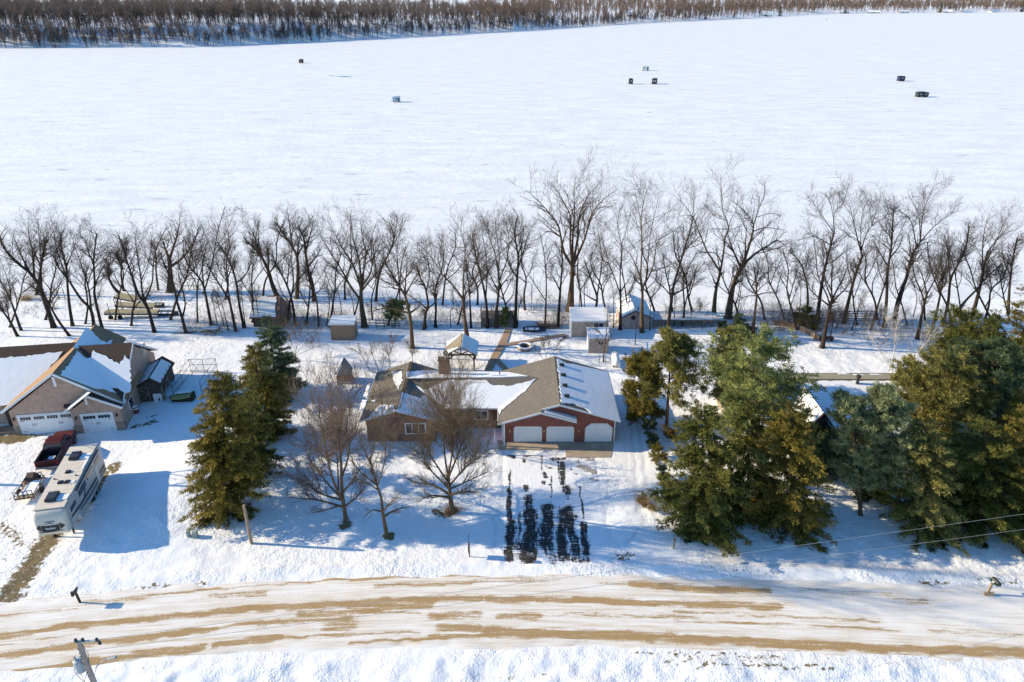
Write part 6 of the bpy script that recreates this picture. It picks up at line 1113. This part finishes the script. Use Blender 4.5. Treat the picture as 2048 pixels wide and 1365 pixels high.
def mailbox_left():
    b = G(161, 1206); t = thing('mailbox', 'dark mailbox on a leaning timber post at the snowy road edge, left of the frame', 'mailbox', tuple(b), 0, 'mailboxes along the road')
    m_ = MB(); m_.bar((b.x, b.y, -.2), (b.x-.12, b.y+.02, 1.15), .13, .13); m_.build('post', WOODD, t)
    x, y, z = b.x-.12, b.y-.05, 1.3; m_ = MB(); m_.loft([[(x+dx, y+dy, z+dz) for dx, dz in ((-.12, -.14), (.12, -.14), (.12, .05), (.08, .12), (-.08, .12), (-.12, .05))] for dy in (-.28, .3)]); bx = m_.build('box', M('mailbox_brown', (.05, .035, .03), .5, .2, 3), t)
    m_ = MB(); m_.slab(jag([(x-.1, y-.2, z+.13), (x+.1, y-.2, z+.13), (x+.1, y+.28, z+.13), (x-.1, y+.28, z+.13)], .1, .02, 1), .05); m_.build('snow_cap', SNOW, bx)
    m_ = MB(); m_.tube([(x, y-.34, z-.2), (x, y+.2, z-.2)], .11, 8); m_.build('paper_tube', M('mailbox_brown', ()), t)
def mailbox_right():
    b = G(1974, 1189); t = thing('mailbox', 'dark green mailbox on a tan timber post before the right-hand grove', 'mailbox', tuple(b), 0, 'mailboxes along the road')
    m_ = MB(); m_.bar((b.x, b.y, -.2), (b.x+.05, b.y, 1.1), .14, .14); m_.build('post', WOODT, t); m_ = MB(); m_.bar((b.x-.3, b.y-.05, .12), (b.x+.4, b.y-.15, .14), .2, .2); m_.build('timber_foot', WOODT, t)
    x, y, z = b.x+.3, b.y, 1.3; m_ = MB(); 
    m_.loft([[(x+dx+dy*-.25, y+dy, z+dz) for dx, dz in ((-.16, -.18), (.16, -.18), (.16, .08), (.1, .17), (-.1, .17), (-.16, .08))] for dy in (-.32, .34)]); bx = m_.build('box', M('mailbox_green', (.012, .035, .03), .4, .15, 3), t); m_ = MB(); m_.bar((x-.14, y-.05, z-.05), (x-.19, y+.1, z-.05), .02, .1); m_.build('label_plate', WHITE, bx)
    m_ = MB(); m_.bar((b.x, b.y, 1.05), (x, y, 1.08), .1, .08); m_.build('arm', WOODT, t)
    m_ = MB(); m_.tube([(x-.1, y+.45, 1.2), (x-.05, y+.5, 2.1)], .012, 5); m_.add([(x-.05, y+.5, 1.8), (x-.05, y+.5, 2.1), (x+.08, y+.48, 1.85)], [(0, 1, 2)]); m_.build('flag', WHITE, t)
def road_sign():
    b = G(939, 1114); t = thing('sign_post', 'sign post seen edge-on with a thin rod on top, left of the driveway mouth', 'sign', tuple(b))
    m_ = MB(); m_.bar((b.x, b.y, -.2), (b.x, b.y, 1.45), .09, .09); m_.build('post', WOODD, t); m_ = MB(); m_.bar((b.x-.06, b.y-.3, .98), (b.x-.06, b.y+.34, .98), .045, .62); m_.build('board', M('sign_red', (.14, .03, .025), .5, .2, 3), t)
    m_ = MB(); m_.tube([(b.x, b.y, 1.4), (b.x, b.y, 2.55)], .018, 5); m_.build('rod', DKMET, t); m_ = MB(); m_.box(b.x-.015, b.x+.015, b.y-.3, b.y+.02, 2.25, 2.5); m_.build('rider_plate', DKMET, t)
mailbox_left(); mailbox_right(); road_sign()
b = G(990, 897); m_ = MB(); m_.tube([b, b+Vector((0, 0, 2.3))], .022, 6); m_.tube([b+Vector((0, 0, 2.3)), b+Vector((0, 0, 2.36))], .035, 6); simple('marker_rod', 'thin white marker rod left of the garage porch post', 'marker', m_, WHITE)
b = G(1347, 1098); m_ = MB(); m_.bar(b, b+Vector((0, 0, 1.0)), .12, .12); m_.box(b.x-.12, b.x+.12, b.y-.12, b.y+.12, .95, 1.05); simple('fence_stub', 'short grey wooden stub post at the left foot of the olive spruce', 'post', m_, WOODG)
def propane():
    b = G(1233, 738); t = thing('propane_tank', 'white propane tank with a red mark lying behind the garage', 'tank', (b.x, b.y+1.2, 0), math.radians(-3)); m_ = MB(); L_, r = 1.5, .5
    m_.loft([[(rr_*math.cos(k*.4488), y, .75+rr_*math.sin(k*.4488)) for k in range(14)] for y, rr_ in ((-L_, .05), (-L_+.1, .28), (-L_+.3, .44), (-L_+.5, r), (L_-.5, r), (L_-.3, .44), (L_-.1, .28), (L_, .05))]); m_.build('vessel', WHITE, t, False, True)
    m_ = MB(); m_.tube([(0, .3, 1.2), (0, .3, 1.42)], .2, 10); m_.build('valve_dome', WHITE, t, False); m_ = MB(); m_.box(-.25, .25, .55, .85, 1.225, 1.27); m_.build('red_mark', RED, t, False)
    for y in (-.8, .8): m_ = MB(); m_.box(-.35, .35, y-.1, y+.1, -.05, .4); m_.build('leg', M('tank_foot', (.2, .18, .12), .8, .2, 3), t, False)
    for dx, dy in ((-1.3, -.2), (.9, -.3), (-2.1, -.6), (-1.9, .6)): q = MB(); c_ = Vector((b.x+dx, b.y+1.2+dy, 0)); q.tube([c_, c_+Vector((0, 0, 1.1))], .03, 5); simple('iron_stake', 'thin dark stake in the snow around the white propane tank', 'stake', q, DKMET, 'stakes around the propane tank')
propane()
def firepit():
    b = G(1050, 697); t = thing('fire_pit', 'round snow-capped stone fire pit ring in the back yard', 'fire pit', tuple(b)); m_ = MB(); n = 26
    m_.loft([[(b.x+(r)*math.cos(k*2*math.pi/n), b.y+r*math.sin(k*2*math.pi/n), z) for k in range(n)] for r, z in ((1.0, -.05), (1.0, .36), (.72, .36), (.72, .05))], False); m_.build('ring', STONE, t)
    m_ = MB(); m_.loft([[(b.x+(r)*math.cos(k*2*math.pi/n), b.y+r*math.sin(k*2*math.pi/n), z) for k in range(n)] for r, z in ((1.02, .36), (.98, .45), (.76, .45), (.7, .36))], False); m_.build('snow_cap', SNOW, t)
    m_ = MB(); m_.tube([(b.x, b.y, .0), (b.x, b.y, .06)], .7, 20); m_.build('ash_bed', M('ash', (.08, .08, .09), .9, .4, 4), t)
firepit()
def boat(px0, px1, py, w_, lab, mat, snow=True):
    a, c_ = GT(px0, py), GT(px1, py); z = max(a.z, c_.z)+.05; L_ = c_.x-a.x; t = thing('small_boat', lab, 'boat', (a.x, a.y, z)); R_ = []
    for u, k, h in ((0, .75, .42), (.15, .95, .42), (.55, 1, .42), (.85, .6, .5), (1, .06, .62)):
        x = u*L_; hw = w_/2*k; R_.append([(x, -hw, h), (x, -hw*.8, .1), (x, 0, 0), (x, hw*.8, .1), (x, hw, h), (x, hw*.88, h), (x, hw*.7, .18), (x, 0, .12), (x, -hw*.7, .18), (x, -hw*.88, h)])
    m_ = MB(); m_.loft(R_); m_.build('hull', mat, t, False)
    m_ = MB()
    for u in (.2, .5): m_.box(u*L_-.12, u*L_+.12, -w_*.42, w_*.42, .3, .34)
    m_.build('seat', GREYM, t, False)
    if snow: m_ = MB(); m_.slab([(L_*.1, -w_*.36, .26), (L_*.7, -w_*.3, .26), (L_*.7, w_*.3, .26), (L_*.1, w_*.36, .26)], .06); m_.build('snow_fill', SNOW, t, False)
boat(1046, 1092, 663, 1.3, 'dark rowboat lying in the snow right of the timber deck', M('boat_dark', (.02, .035, .05), .5, .2, 2))
boat(306, 330, 614, 1.3, 'dark olive jon boat behind the roll-in docks, left shore', M('boat_olive', (.05, .055, .035), .6, .2, 2)); boat(314, 358, 631, 1.2, 'slim dark boat with a raised bow at the right end of the roll-in docks', M('boat_dark', ()))
def rolldock(p0, p1, w_, z1, lab, wheels=((.12, 1), (.3, 1)), posts=((.12, 1.6), (.3, 1.5))):
    a, c_ = GT(*p0), GT(*p1); t = thing('roll_in_dock', lab, 'dock', tuple(a), 0, 'roll-in docks stored on the left shore'); z0 = a.z; d = (c_-a).normalized(); n = Vector((-d.y, d.x, 0)).normalized()*w_/2
    A = Vector((a.x, a.y, z0+z1)); B = Vector((c_.x, c_.y, z0+z1*.75)); m_ = MB(); m_.slab([A-n, B-n, B+n, A+n], .1); m_.build('deck', M('dock_boards', (.36, .31, .18), .8, .2, 3), t); m_ = MB(); m_.bar(A-n-Vector((0, 0, .15)), B-n-Vector((0, 0, .15)), .06, .22); m_.bar(A+n-Vector((0, 0, .15)), B+n-Vector((0, 0, .15)), .06, .22)
    for u in np.linspace(.05, .95, 7): q = A.lerp(B, u); m_.bar(q-n-Vector((0, 0, .15)), q+n-Vector((0, 0, .15)), .05, .05)
    m_.build('frame', DKMET, t)
    for u, s_ in wheels:
        q = A.lerp(B, u); w2 = MB(); w2.tube([Vector((q.x, q.y, z0+.35))-n*1.1, Vector((q.x, q.y, z0+.35))-n*1.3], .36, 14); w2.build('wheel', TYRE, t)
    for u, h in posts: q = A.lerp(B, u)-n*1.15; w2 = MB(); w2.tube([(q.x, q.y, z0+.3), (q.x, q.y, z0+z1+h)], .045, 6); w2.build('post', DKMET, t)
    for u in (.55, .95): q = A.lerp(B, u); w2 = MB(); w2.tube([(q.x, q.y-.5, z0-.1), (q.x, q.y-.5, q.z)], .04, 6); w2.tube([(q.x, q.y+.5, z0-.1), (q.x, q.y+.5, q.z)], .04, 6); w2.build('leg', GREYM, t)
rolldock((215, 636), (318, 634), 1.3, 1.0, 'nearest roll-in dock with two black wheels on the left shore'); rolldock((237, 622), (312, 622), 1.3, 1.1, 'middle roll-in dock with a black wheel, behind the nearest one', ((.2, 1),), ((.03, 1.2), (.2, 1.7)))
rolldock((238, 606), (280, 609), 1.6, 1.3, 'short tan canopy-like dock section farthest back on the left shore', (), ((.1, .3),))
def dockrack(px0, px1, py, n, hh, lab, grp='stored dock frames'):
    a, c_ = GT(px0, py), GT(px1, py); z = min(a.z, c_.z); t = thing('dock_frame', lab, 'dock frame', (a.x, a.y, z), 0, grp); m_ = MB(); L_ = c_.x-a.x
    for i in range(n): m_.bar((0, .05*i, .25+i*hh), (L_, .05*i, .25+i*hh), .06, .09)
    m_.build('rail', WOODG, t, False)
    for u in (0.02, .35, .68, .98): q = MB(); q.bar((u*L_, -.08, -.1), (u*L_, -.08, .3+n*hh), .09, .09); q.build('post', WOODG, t, False)
dockrack(1565, 1610, 642, 5, .33, 'dark stacked dock frame left of the small green cedar'); dockrack(1692, 1745, 645, 5, .33, 'dark stacked dock frame right of the broom-shaped tree'); dockrack(1640, 1690, 645, 3, .4, 'low dark dock frame right of the small green cedar')
dockrack(92, 132, 598, 2, .75, 'dark stored dock frame at the far left ice edge'); dockrack(368, 400, 583, 2, .7, 'dark stored dock frame at the ice edge right of the thick broken trunk'); dockrack(752, 800, 655, 3, .35, 'weathered low rack on the bank under the small juniper')
def deck():
    a, c_ = GT(962, 655), GT(1030, 655); t = thing('timber_deck', 'small weathered timber deck with railings where the paved path ends', 'deck', ((a.x+c_.x)/2, a.y+.8, a.z)); x0, x1, y = a.x, c_.x, a.y; zt = .25
    m_ = MB(); m_.box(x0, x1, y, y+2.6, -1.6, zt); m_.build('platform', WOODG, t)
    xs = [x0+(x1-x0)*u for u in (0, .3, .55, .85, 1)]; m_ = MB()
    for x in xs: m_.bar((x, y+2.5, zt), (x, y+2.5, zt+1.1), .1, .1)
    for x in (x0, x1): m_.bar((x, y+.05, zt), (x, y+.05, zt+1.1), .1, .1)
    m_.bar((x0, y+2.5, zt+1.05), (x1, y+2.5, zt+1.05), .12, .06); m_.bar((x0, y, zt+1.05), (x0, y+2.5, zt+1.05), .12, .06); m_.bar((x1, y, zt+1.05), (x1, y+2.5, zt+1.05), .12, .06)
    m_.build('railing', WOODG, t); m_ = MB()
    for i in range(22): x = x0+(x1-x0)*i/22; m_.bar((x, y+2.5, zt), (x, y+2.5, zt+1.0), .03, .03)
    m_.build('baluster', WOODG, t)
    m_ = MB(); x = P(1016, 655, y-.1).x; m_.box(x-.75, x+.55, y-.35, y-.05, -.05, 1.0); m_.build('gate_panel', M('grey_boards', (.17, .135, .11), .85, .3, 4), t)
deck()
for (x, y0, h, lab, mat) in ((1063, 615, 3.6, 'slim grey light pole at the ice edge right of the timber deck', GREYM), (1270, 690, 5.2, 'thin dark pole standing in the shade behind the small tan shed', DKMET)):
    b = GT(x, y0); m_ = MB(); m_.tube([b-Vector((0, 0, .1)), b+Vector((0, 0, h))], .06, 8); m_.box(b.x-.12, b.x+.12, b.y-.1, b.y+.1, b.z+h, b.z+h+.12); simple('light_pole', lab, 'pole', m_, mat)
def picnic():
    b = GT(425, 667); t = thing('picnic_table', 'snow-topped picnic table in the dry brush left of the shore cottage', 'picnic table', tuple(b)); m_ = MB(); m_.box(-1.0, 1.0, -.38, .38, .7, .76); m_.build('tabletop', WOODG, t, False); m_ = MB(); m_.slab([(-.95, -.34, .765), (.95, -.34, .765), (.95, .34, .765), (-.95, .34, .765)], .1); m_.build('snow_cap', SNOW, t, False)
    for y in (-.75, .75): m_ = MB(); m_.box(-1, 1, y-.13, y+.13, .42, .47); m_.build('bench', WOODG, t, False)
    for x in (-.7, .7): m_ = MB(); m_.bar((x, -.7, 0), (x, .3, .72), .08, .08); m_.bar((x+.09, .7, 0), (x+.09, -.3, .72), .08, .08); m_.bar((x+.05, -.8, .4), (x+.05, .8, .4), .06, .08); m_.build('leg', WOODG, t, False)
picnic()
def shoredeck():
    a, c_ = GT(1303, 648), GT(1438, 652); t = thing('low_dock', 'long low platform with snow on top behind the right shore trees', 'dock', (a.x, 91.6, -1.0)); m_ = MB(); m_.box(a.x, c_.x, 92.0, 95.0, -.3, -.05); m_.build('platform', WOODG, t); m_ = MB(); m_.slab(jag([(a.x, 92.0, -.045), (c_.x, 92.0, -.045), (c_.x, 94.9, -.045), (a.x, 94.9, -.045)], .4, .06, 4), .1); m_.build('snow_cap', SNOW, t)
    m_ = MB()
    for i in range(9): x = a.x+(c_.x-a.x)*i/8; m_.bar((x, 91.95, -1.3), (x, 91.95, -.02), .1, .1)
    m_.build('post', WOODG, t)
    for px, lab in ((1456, 'pale weathered stair side panel, left one of a pair by the dark columnar cedar'), (1472, 'pale weathered stair side panel, right one of a pair touching the dark columnar cedar')):
        b = GT(px, 664); m_ = MB(); m_.prism([(b.x-.4, b.y+.9, b.z-.2), (b.x+.45, b.y-.9, b.z-.1), (b.x+.45, b.y-.9, b.z+1.0), (b.x-.4, b.y+.9, b.z+1.5)], (.12, .05, 0)); simple('stair_panel', lab, 'panel', m_, M('silver_boards', (.34, .36, .34), .8, .15, 3), 'stair side panels')
    for i, (px, py, s_) in enumerate(((1452, 671, .5), (1462, 669, .4), (1445, 673, .3), (1490, 672, .45))):
        b = GT(px, py); m_ = MB(); m_.ball((b.x, b.y, b.z+s_*.3), s_, s_*.8, s_*.6, 9, 5); simple('boulder', ('largest snowy boulder below the stair panels', 'middle snowy boulder right at the foot of the left stair panel', 'smallest snowy boulder by the round green shrub', 'snowy boulder right of the stair panels')[i], 'boulder', m_, M('boulder_snowy', (.45, .44, .44), .8, .35, 3), 'boulders by the stair panels')
    pts = [(1548, 650), (1585, 656), (1615, 668), (1638, 683)]; q = [GT(*p) for p in pts]; m_ = MB()
    for a, b in zip(q[:-1], q[1:]):
        for k in range(3): m_.bar(a+Vector((0, .04*k, .12+.24*k)), b+Vector((0, .04*k, .12+.24*k)), .2, .22)
    simple('timber_wall', 'weathered timber retaining wall stepping down the right bank', 'retaining wall', m_, WOODG)
    b = GT(1652, 681); m_ = MB(); m_.box(b.x-.9, b.x+.9, b.y-.4, b.y+.4, b.z+.35, b.z+.45); m_.box(b.x-.8, b.x-.65, b.y-.3, b.y+.3, b.z-.1, b.z+.35); m_.box(b.x+.65, b.x+.8, b.y-.3, b.y+.3, b.z-.1, b.z+.35); simple('wooden_bench', 'dark low bench at the end of the timber retaining wall', 'bench', m_, WOODD)
shoredeck()
def snowtrailer():
    b = G(1297, 712); t = thing('snowy_trailer', 'low trailer with white rails and a snow-filled bed, left of the open-crowned pine', 'trailer', tuple(b), math.radians(-8)); m_ = MB(); m_.box(-.7, 1.1, -.2, 2.6, .35, .5); m_.build('bed', WOODG, t, False); m_ = MB(); m_.slab([(-.65, -.15, .5), (1.05, -.15, .5), (1.05, 2.5, .5), (-.65, 2.5, .5)], .2); m_.build('snow_fill', SNOW, t, False); m_ = MB()
    m_.bar((-.75, -.2, .95), (-.75, 2.6, .95), .06, .06); m_.bar((-.75, -.2, .4), (-.75, -.2, 1), .06, .06); m_.bar((-.75, 2.6, .4), (-.75, 2.6, 1), .06, .06); m_.bar((-.75, 2.6, .95), (1.1, 2.6, .95), .06, .06); m_.build('rail', WHITE, t, False)
    for x in (-.8, 1.2): m_ = MB(); m_.tube([(x-.08, 1.2, .28), (x+.08, 1.2, .28)], .28, 12); m_.build('wheel', TYRE, t, False)
snowtrailer()
def tuft(px, py, r, h, n, lab, mat, name='dry_grass', spread=.5, cat='grass clump', group=None):
    rng = np.random.default_rng(int(px)); b = GT(px, py); B = np.zeros((n, 3)); B[:, 0] = rng.normal(size=n)*r; B[:, 1] = rng.normal(size=n)*r*.8; D = rng.normal(size=(n, 3))*spread; D[:, 2] = 1; L = h*rng.uniform(.5, 1.1, n); s_ = np.linspace(0, 1, 4)
    P1 = B[:, None]+L[:, None, None]*(s_[None, :, None]*D[:, None]+(s_**2)[None, :, None]*np.array([0, 0, -.25])); V, Q = tubes(P1, np.tile(.014*(1-.7*s_), (n, 1)), 3); o = npmesh(name, V, Q, None, mat); o.location = b; XF[o.name] = Matrix.Translation(b); return tagp(o, lab, cat, group)
STRAW = M('straw', (.34, .24, .11), .9, .3, 4); RUST = M('rust_brush', (.36, .17, .08), .9, .3, 4)
tuft(1283, 1005, .25, 1.1, 200, 'clump of tan dry grass left of the olive spruce', STRAW); tuft(1302, 1018, .2, 1.2, 90, 'thin upright tan grass stalks just right of the bigger dry clump', STRAW)
tuft(53, 600, .6, 1.4, 260, 'rounded orange-tan grass tuft at the left ice edge', STRAW); tuft(103, 618, .4, .8, 120, 'small orange-tan grass tuft nearer the lawn on the left shore', STRAW); tuft(1092, 656, .9, 1.1, 420, 'rusty brown brush pile right of the dark rowboat', RUST, 'brush_pile', 1.1, 'brush pile'); tuft(905, 1022, .5, .5, 160, 'rusty leaves and suckers at the foot of the rounded front maple', RUST, 'leaf_suckers', 1.2, 'suckers')
# ---------------------------------------------------------------- out on the ice
def icehouse(px, py, w_, d_, h, col, lab, trailer=False, wins=1, rot=0.0, door=None, roofc=None, z1=.35):
    b = G(px, py, LAKE); t = thing('ice_house', lab, 'ice fishing shelter', tuple(b), rot, 'ice fishing shelters on the frozen lake'); m = M('icehouse_'+lab.split()[0]+lab.split()[1], col, .6, .15, 1)
    m_ = MB(); m_.prism([(-w_/2, 0, z1), (w_/2, 0, z1), (w_/2, 0, h*.9), (w_/4, 0, h), (-w_/4, 0, h), (-w_/2, 0, h*.9)], (0, d_, 0)); m_.build('wall', m, t, False); m_ = MB(); m_.prism([(-w_/2-.1, -.1, h*.9), (-w_/4, -.1, h+.02), (w_/4, -.1, h+.02), (w_/2+.1, -.1, h*.9), (w_/2+.1, -.1, h*.9+.1), (w_/4, -.1, h+.14), (-w_/4, -.1, h+.14), (-w_/2-.1, -.1, h*.9+.1)], (0, d_+.2, 0)); m_.build('roof', roofc or m, t, False)
    for i in range(wins): x = -w_/2+w_*(i+.5)/wins; m_ = MB(); m_.box(x-.3, x+.3, -.05, .02, h*.5, h*.72); m_.build('window', M('shelter_window', (.5, .52, .55), .2, .1, 2) if col[0] < .2 else GLASS, t, False)
    m_ = MB(); dx = w_*.28; m_.box(dx-.3, dx+.3, -.04, .02, z1, h*.8); m_.build('door', door or DKMET, t, False); m_ = MB()
    for x in (-w_*.35, w_*.35): m_.box(x-.15, x+.15, -.1, d_+.1, 0, z1+.05)
    m_.build('runner', BLACK, t, False); m_ = MB(); m_.bar((-w_/2, d_/2, .3), (-w_/2-1.2, d_/2, .25), .12, .12); m_.build('hitch', BLACK, t, False)
icehouse(602, 127, 2.6, 2.4, 2.4, (.05, .015, .02), 'red and black ice shelter, farthest left on the frozen lake', door=RED); icehouse(793, 205, 3.4, 2.4, 2.3, (.42, .50, .58), 'pale blue-grey ice shelter, nearest on the left half of the lake', rot=.12)
icehouse(1291, 142, 4.6, 2.4, 2.6, (.72, .72, .70), 'white camper-like ice shelter behind the two dark ones', wins=2); icehouse(1262, 169, 2.0, 2.2, 2.7, (.025, .035, .05), 'small dark ice shelter, left of the pair before the white one'); icehouse(1308, 169, 2.6, 3.2, 2.7, (.03, .03, .05), 'bulky dark navy ice shelter, right of the pair before the white one', wins=2, rot=-.3)
icehouse(1804, 163, 3.3, 2.4, 2.5, (.02, .022, .06), 'dark blue boxy ice shelter on the right side of the lake', rot=.2); icehouse(1846, 195, 5.2, 2.4, 2.2, (.02, .035, .035), 'long black ice shelter with two bright windows, nearest on the right', wins=2, rot=.12)
b = G(1653, 41, LAKE); m_ = MB(); m_.tube([b, b+Vector((0, 0, 3.2))], .22, 6); m_.box(b.x-.5, b.x+.5, b.y-.1, b.y+.1, b.z+2.2, b.z+3.0); simple('ice_marker', 'tiny dark marker post far out on the ice toward the right shore', 'marker', m_, DKMET)
# ---------------------------------------------------------------- far shore
FARB = [bark('far_bark', (.165, .125, .105)), bark('far_bark_dark', (.105, .085, .076)), bark('far_bark_warm', (.21, .15, .115)), bark('far_bark_pale', (.28, .22, .18))]
def far_tree(rng, H, wide, tw=.045, n=(10, 8, 5)):
    P0 = smooth_poly(np.array([[0, 0, -.8], [rng.normal()*.3, rng.normal()*.3, H*.45], [rng.normal()*.7, rng.normal()*.7, H*.95]]), 8)[None]; R0 = taper(P0[0], .26, .05)[None]
    P1, R1 = spawn(P0, R0, n[0], rng, .25, .98, 42, wide, .3, 5, .7, .06, 9, minl=H*.18); P2, R2 = spawn(P1, R1, n[1], rng, .15, 1, 45, .5, .3, 3, .6, tw, 4, minl=1.2); P3, R3 = spawn(P2, R2, n[2], rng, .1, 1, 45, .6, .2, 2, .8, tw*.8, 2, minl=.8)
    return join([tubes(P0, R0, 4), tubes(P1, R1, 3), tubes(P2, R2, 3), tubes(P3, R3, 3)])
def shore_at(px): t = math.atan2((px-1024)/F, math.cos(TH)+.35); return t
def far_pt(px, d):
    y = float(np.interp(px, SHPX, SHPY)); g = G(px, y, LAKE); r = math.hypot(g.x, g.y); k = (r+d)/r; p = Vector((g.x*k, g.y*k, 0)); p.z = th(p.x, p.y); return p
rngf = np.random.default_rng(77); MESH = []
for i in range(10):
    H = rngf.uniform(12, 17); V, Q = far_tree(rngf, H, rngf.uniform(.28, .42)); o = npmesh('far_tree', V, Q, None, FARB[i % 4]); MESH.append(o.data); bpy.data.objects.remove(o)
rf = random.Random(5)
FARL = 'leafless tree standing at the foot of the wooded slope across the lake'
def put_far(px, d, s_, lab, grp):
    p = far_pt(px, d); o = bpy.data.objects.new('far_tree', rf.choice(MESH)); COL.objects.link(o); o.location = p; o.rotation_euler = (rf.uniform(-.12, .12), rf.uniform(-.16, .16), rf.uniform(0, 6.28)); o.scale = (s_, s_, s_*rf.uniform(.9, 1.15)); tagp(o, lab, 'tree', grp)
for i in range(200):
    px = -30+(i+rf.random())*1560/200
    put_far(px, 3+rf.random()**1.6*26, rf.uniform(.75, 1.2), FARL, 'leafless trees at the foot of the far slope')
for i in range(95):
    put_far(-30+(i+rf.random())*1000/95, rf.uniform(30, 70), rf.uniform(.75, 1.05), 'leafless tree on the upper part of the wooded slope across the lake', 'leafless trees high on the far slope')
# the rest of the far wood reads as one brown mass
def wood(name, lab, n, pxr, dr, cols, seed, sc, detail, pw=1.0, tw=.11):
    rng = np.random.default_rng(seed); base = [far_tree(rng, rng.uniform(11, 16), .36, tw, detail) for _ in range(5)]; Vs = []; Qs = []; k = 0
    for i in range(n):
        px = rng.uniform(*pxr); d = dr[0]+(dr[1]-dr[0])*rng.random()**pw; p = far_pt(px, d); v, q = base[rng.integers(5)]; a = rng.random()*6.28; s_ = rng.uniform(*sc); c_, s2 = math.cos(a)*s_, math.sin(a)*s_
        Vs.append(np.stack([v[:, 0]*c_-v[:, 1]*s2+p.x, v[:, 0]*s2+v[:, 1]*c_+p.y, v[:, 2]*s_+p.z], 1)); Qs.append(q+k); k += len(v)
    o = npmesh(name, np.concatenate(Vs), np.concatenate(Qs), None, cols); tagp(o, lab, 'wood', kind='stuff')
wood('far_wood', 'leafless young wood filling the wooded slope across the lake', 800, (-120, 1400), (4, 50), FARB[1], 6, (.65, 1.1), (8, 5, 3))
wood('far_wood', 'brown leafless wood on the plateau across the lake, left part', 1900, (-120, 1100), (40, 420), FARB[0], 1, (.9, 1.25), (9, 5, 2), 1.3)
wood('far_wood', 'darker leafless wood mixed through the plateau across the lake', 800, (-120, 1500), (45, 500), FARB[1], 2, (.8, 1.15), (7, 4, 2))
wood('far_wood', 'warm brown leafless wood along the far right shore', 1500, (950, 2500), (14, 700), FARB[2], 3, (.9, 1.5), (8, 4, 2), 1.3, .17)
wood('far_wood', 'pale brown leafless wood close behind the far right shore houses', 900, (1330, 2550), (22, 260), FARB[0], 7, (1.0, 1.6), (8, 4, 2), 1.0, .2)
wood('far_wood', 'grey-brown leafless wood beyond the far right shore', 1200, (1050, 2500), (18, 1500), FARB[0], 4, (1.0, 1.7), (8, 4, 2), 1.0, .2)
wood('far_wood', 'distant leafless woods on the rise behind everything', 1700, (-250, 2500), (420, 2200), FARB[2], 5, (1.4, 2.2), (8, 4, 2), 1.0, .22)
def far_house(px, d, w_, h, col, lab, s_=1.0):
    p = far_pt(px, d); t = thing('far_house', lab, 'house', tuple(p), rf.uniform(-.3, .3), 'houses along the far shore'); m_ = MB(); m_.box(-w_/2, w_/2, 0, 8, -1.5, h*.45); m_.build('wall', M('far_wall_%d' % int(col[0]*100), col, .7, .1, 1), t, False); m_ = MB(); gable_x(m_, -w_/2-.4, w_/2+.4, -.6, 8.6, h*.43, h*.9, .2); m_.build('roof', SNOW, t, False)
    m_ = MB(); m_.box(-w_*.2, w_*.1, -.08, .02, h*.12, h*.34); m_.build('window', GLASS, t, False)
for a in ((478, 190, 11, 8, (.6, .58, .55), 'pale house half hidden in the far wood at upper left centre'), (697, 150, 12, 8, (.5, .42, .33), 'tan house in the far wood, above the pale slope at upper middle'), (955, 130, 9, 12, (.66, .62, .52), 'tall cream house by the snowy clearing across the lake'), (1262, 80, 16, 9, (.55, .42, .28), 'tan house on the low bluff across the lake, right of the gold tree'), (1338, 70, 14, 10, (.6, .6, .6), 'white-roofed house on the low far bluff with a bare chute below it'),
          (1532, 16, 26, 11, (.66, .67, .7), 'large white house where the far bluff runs out'), (1748, 7, 26, 9, (.12, .12, .13), 'dark house with a bright snowy roof on the far right shore'), (1808, 7, 24, 9, (.5, .46, .4), 'tan house right of the dark one on the far right shore'), (1895, 7, 22, 10, (.45, .4, .36), 'brown-grey house in the middle of the far right shore'), (1935, 7, 26, 8, (.62, .55, .45), 'cream long house right of the dark evergreens, far right shore'), (1990, 7, 24, 9, (.66, .66, .68), 'white house near the right end of the far shore'), (1690, 7, 20, 8, (.1, .11, .14), 'dark cabin at the left end of the far right shore houses')):
    far_house(*a)
def far_ever(px, d, H, R, lab, col='blue'):
    p = far_pt(px, d); rng = np.random.default_rng(int(px)); (wv, wq), (v, q, tt) = spruce_geo(H, R, rng, 0, .45); C_ = v.reshape(-1, 4, 3).mean(1, keepdims=True); v = ((v.reshape(-1, 4, 3)-C_)*2.4+C_).reshape(-1, 3); t = thing('far_evergreen', lab, 'tree', tuple(p), 0, 'evergreens on the far shore'); npmesh('trunk', wv, wq, None, CBARK, t); npmesh('crown', v, q, None, NEEDLE[col], t, tt)
for a in ((1468, 30, 15, 4, 'dark evergreen on the far bluff right of the white-roofed house'), (1560, 12, 22, 6, 'tall dark evergreen before the large white far house'), (1880, 30, 26, 8, 'tallest dark evergreen among the far right shore houses'), (1690, 7, 18, 7, 'dark evergreen behind the dark far cabin'), (2043, 20, 26, 8, 'dark evergreen at the very right end of the far shore'), (1165, 12, 11, 3, 'small dark evergreen at the foot of the far bluff'), (1410, 14, 13, 3, 'small dark evergreen low on the far bluff')): far_ever(*a)
p = far_pt(1395, 120); V, Q = far_tree(np.random.default_rng(3), 15, .45, .12, (14, 9, 5)); o = npmesh('golden_willow', V, Q, None, bark('willow_gold', (.42, .25, .09))); o.location = p; tagp(o, 'golden willow glowing in the far wood above the low bluff', 'tree')
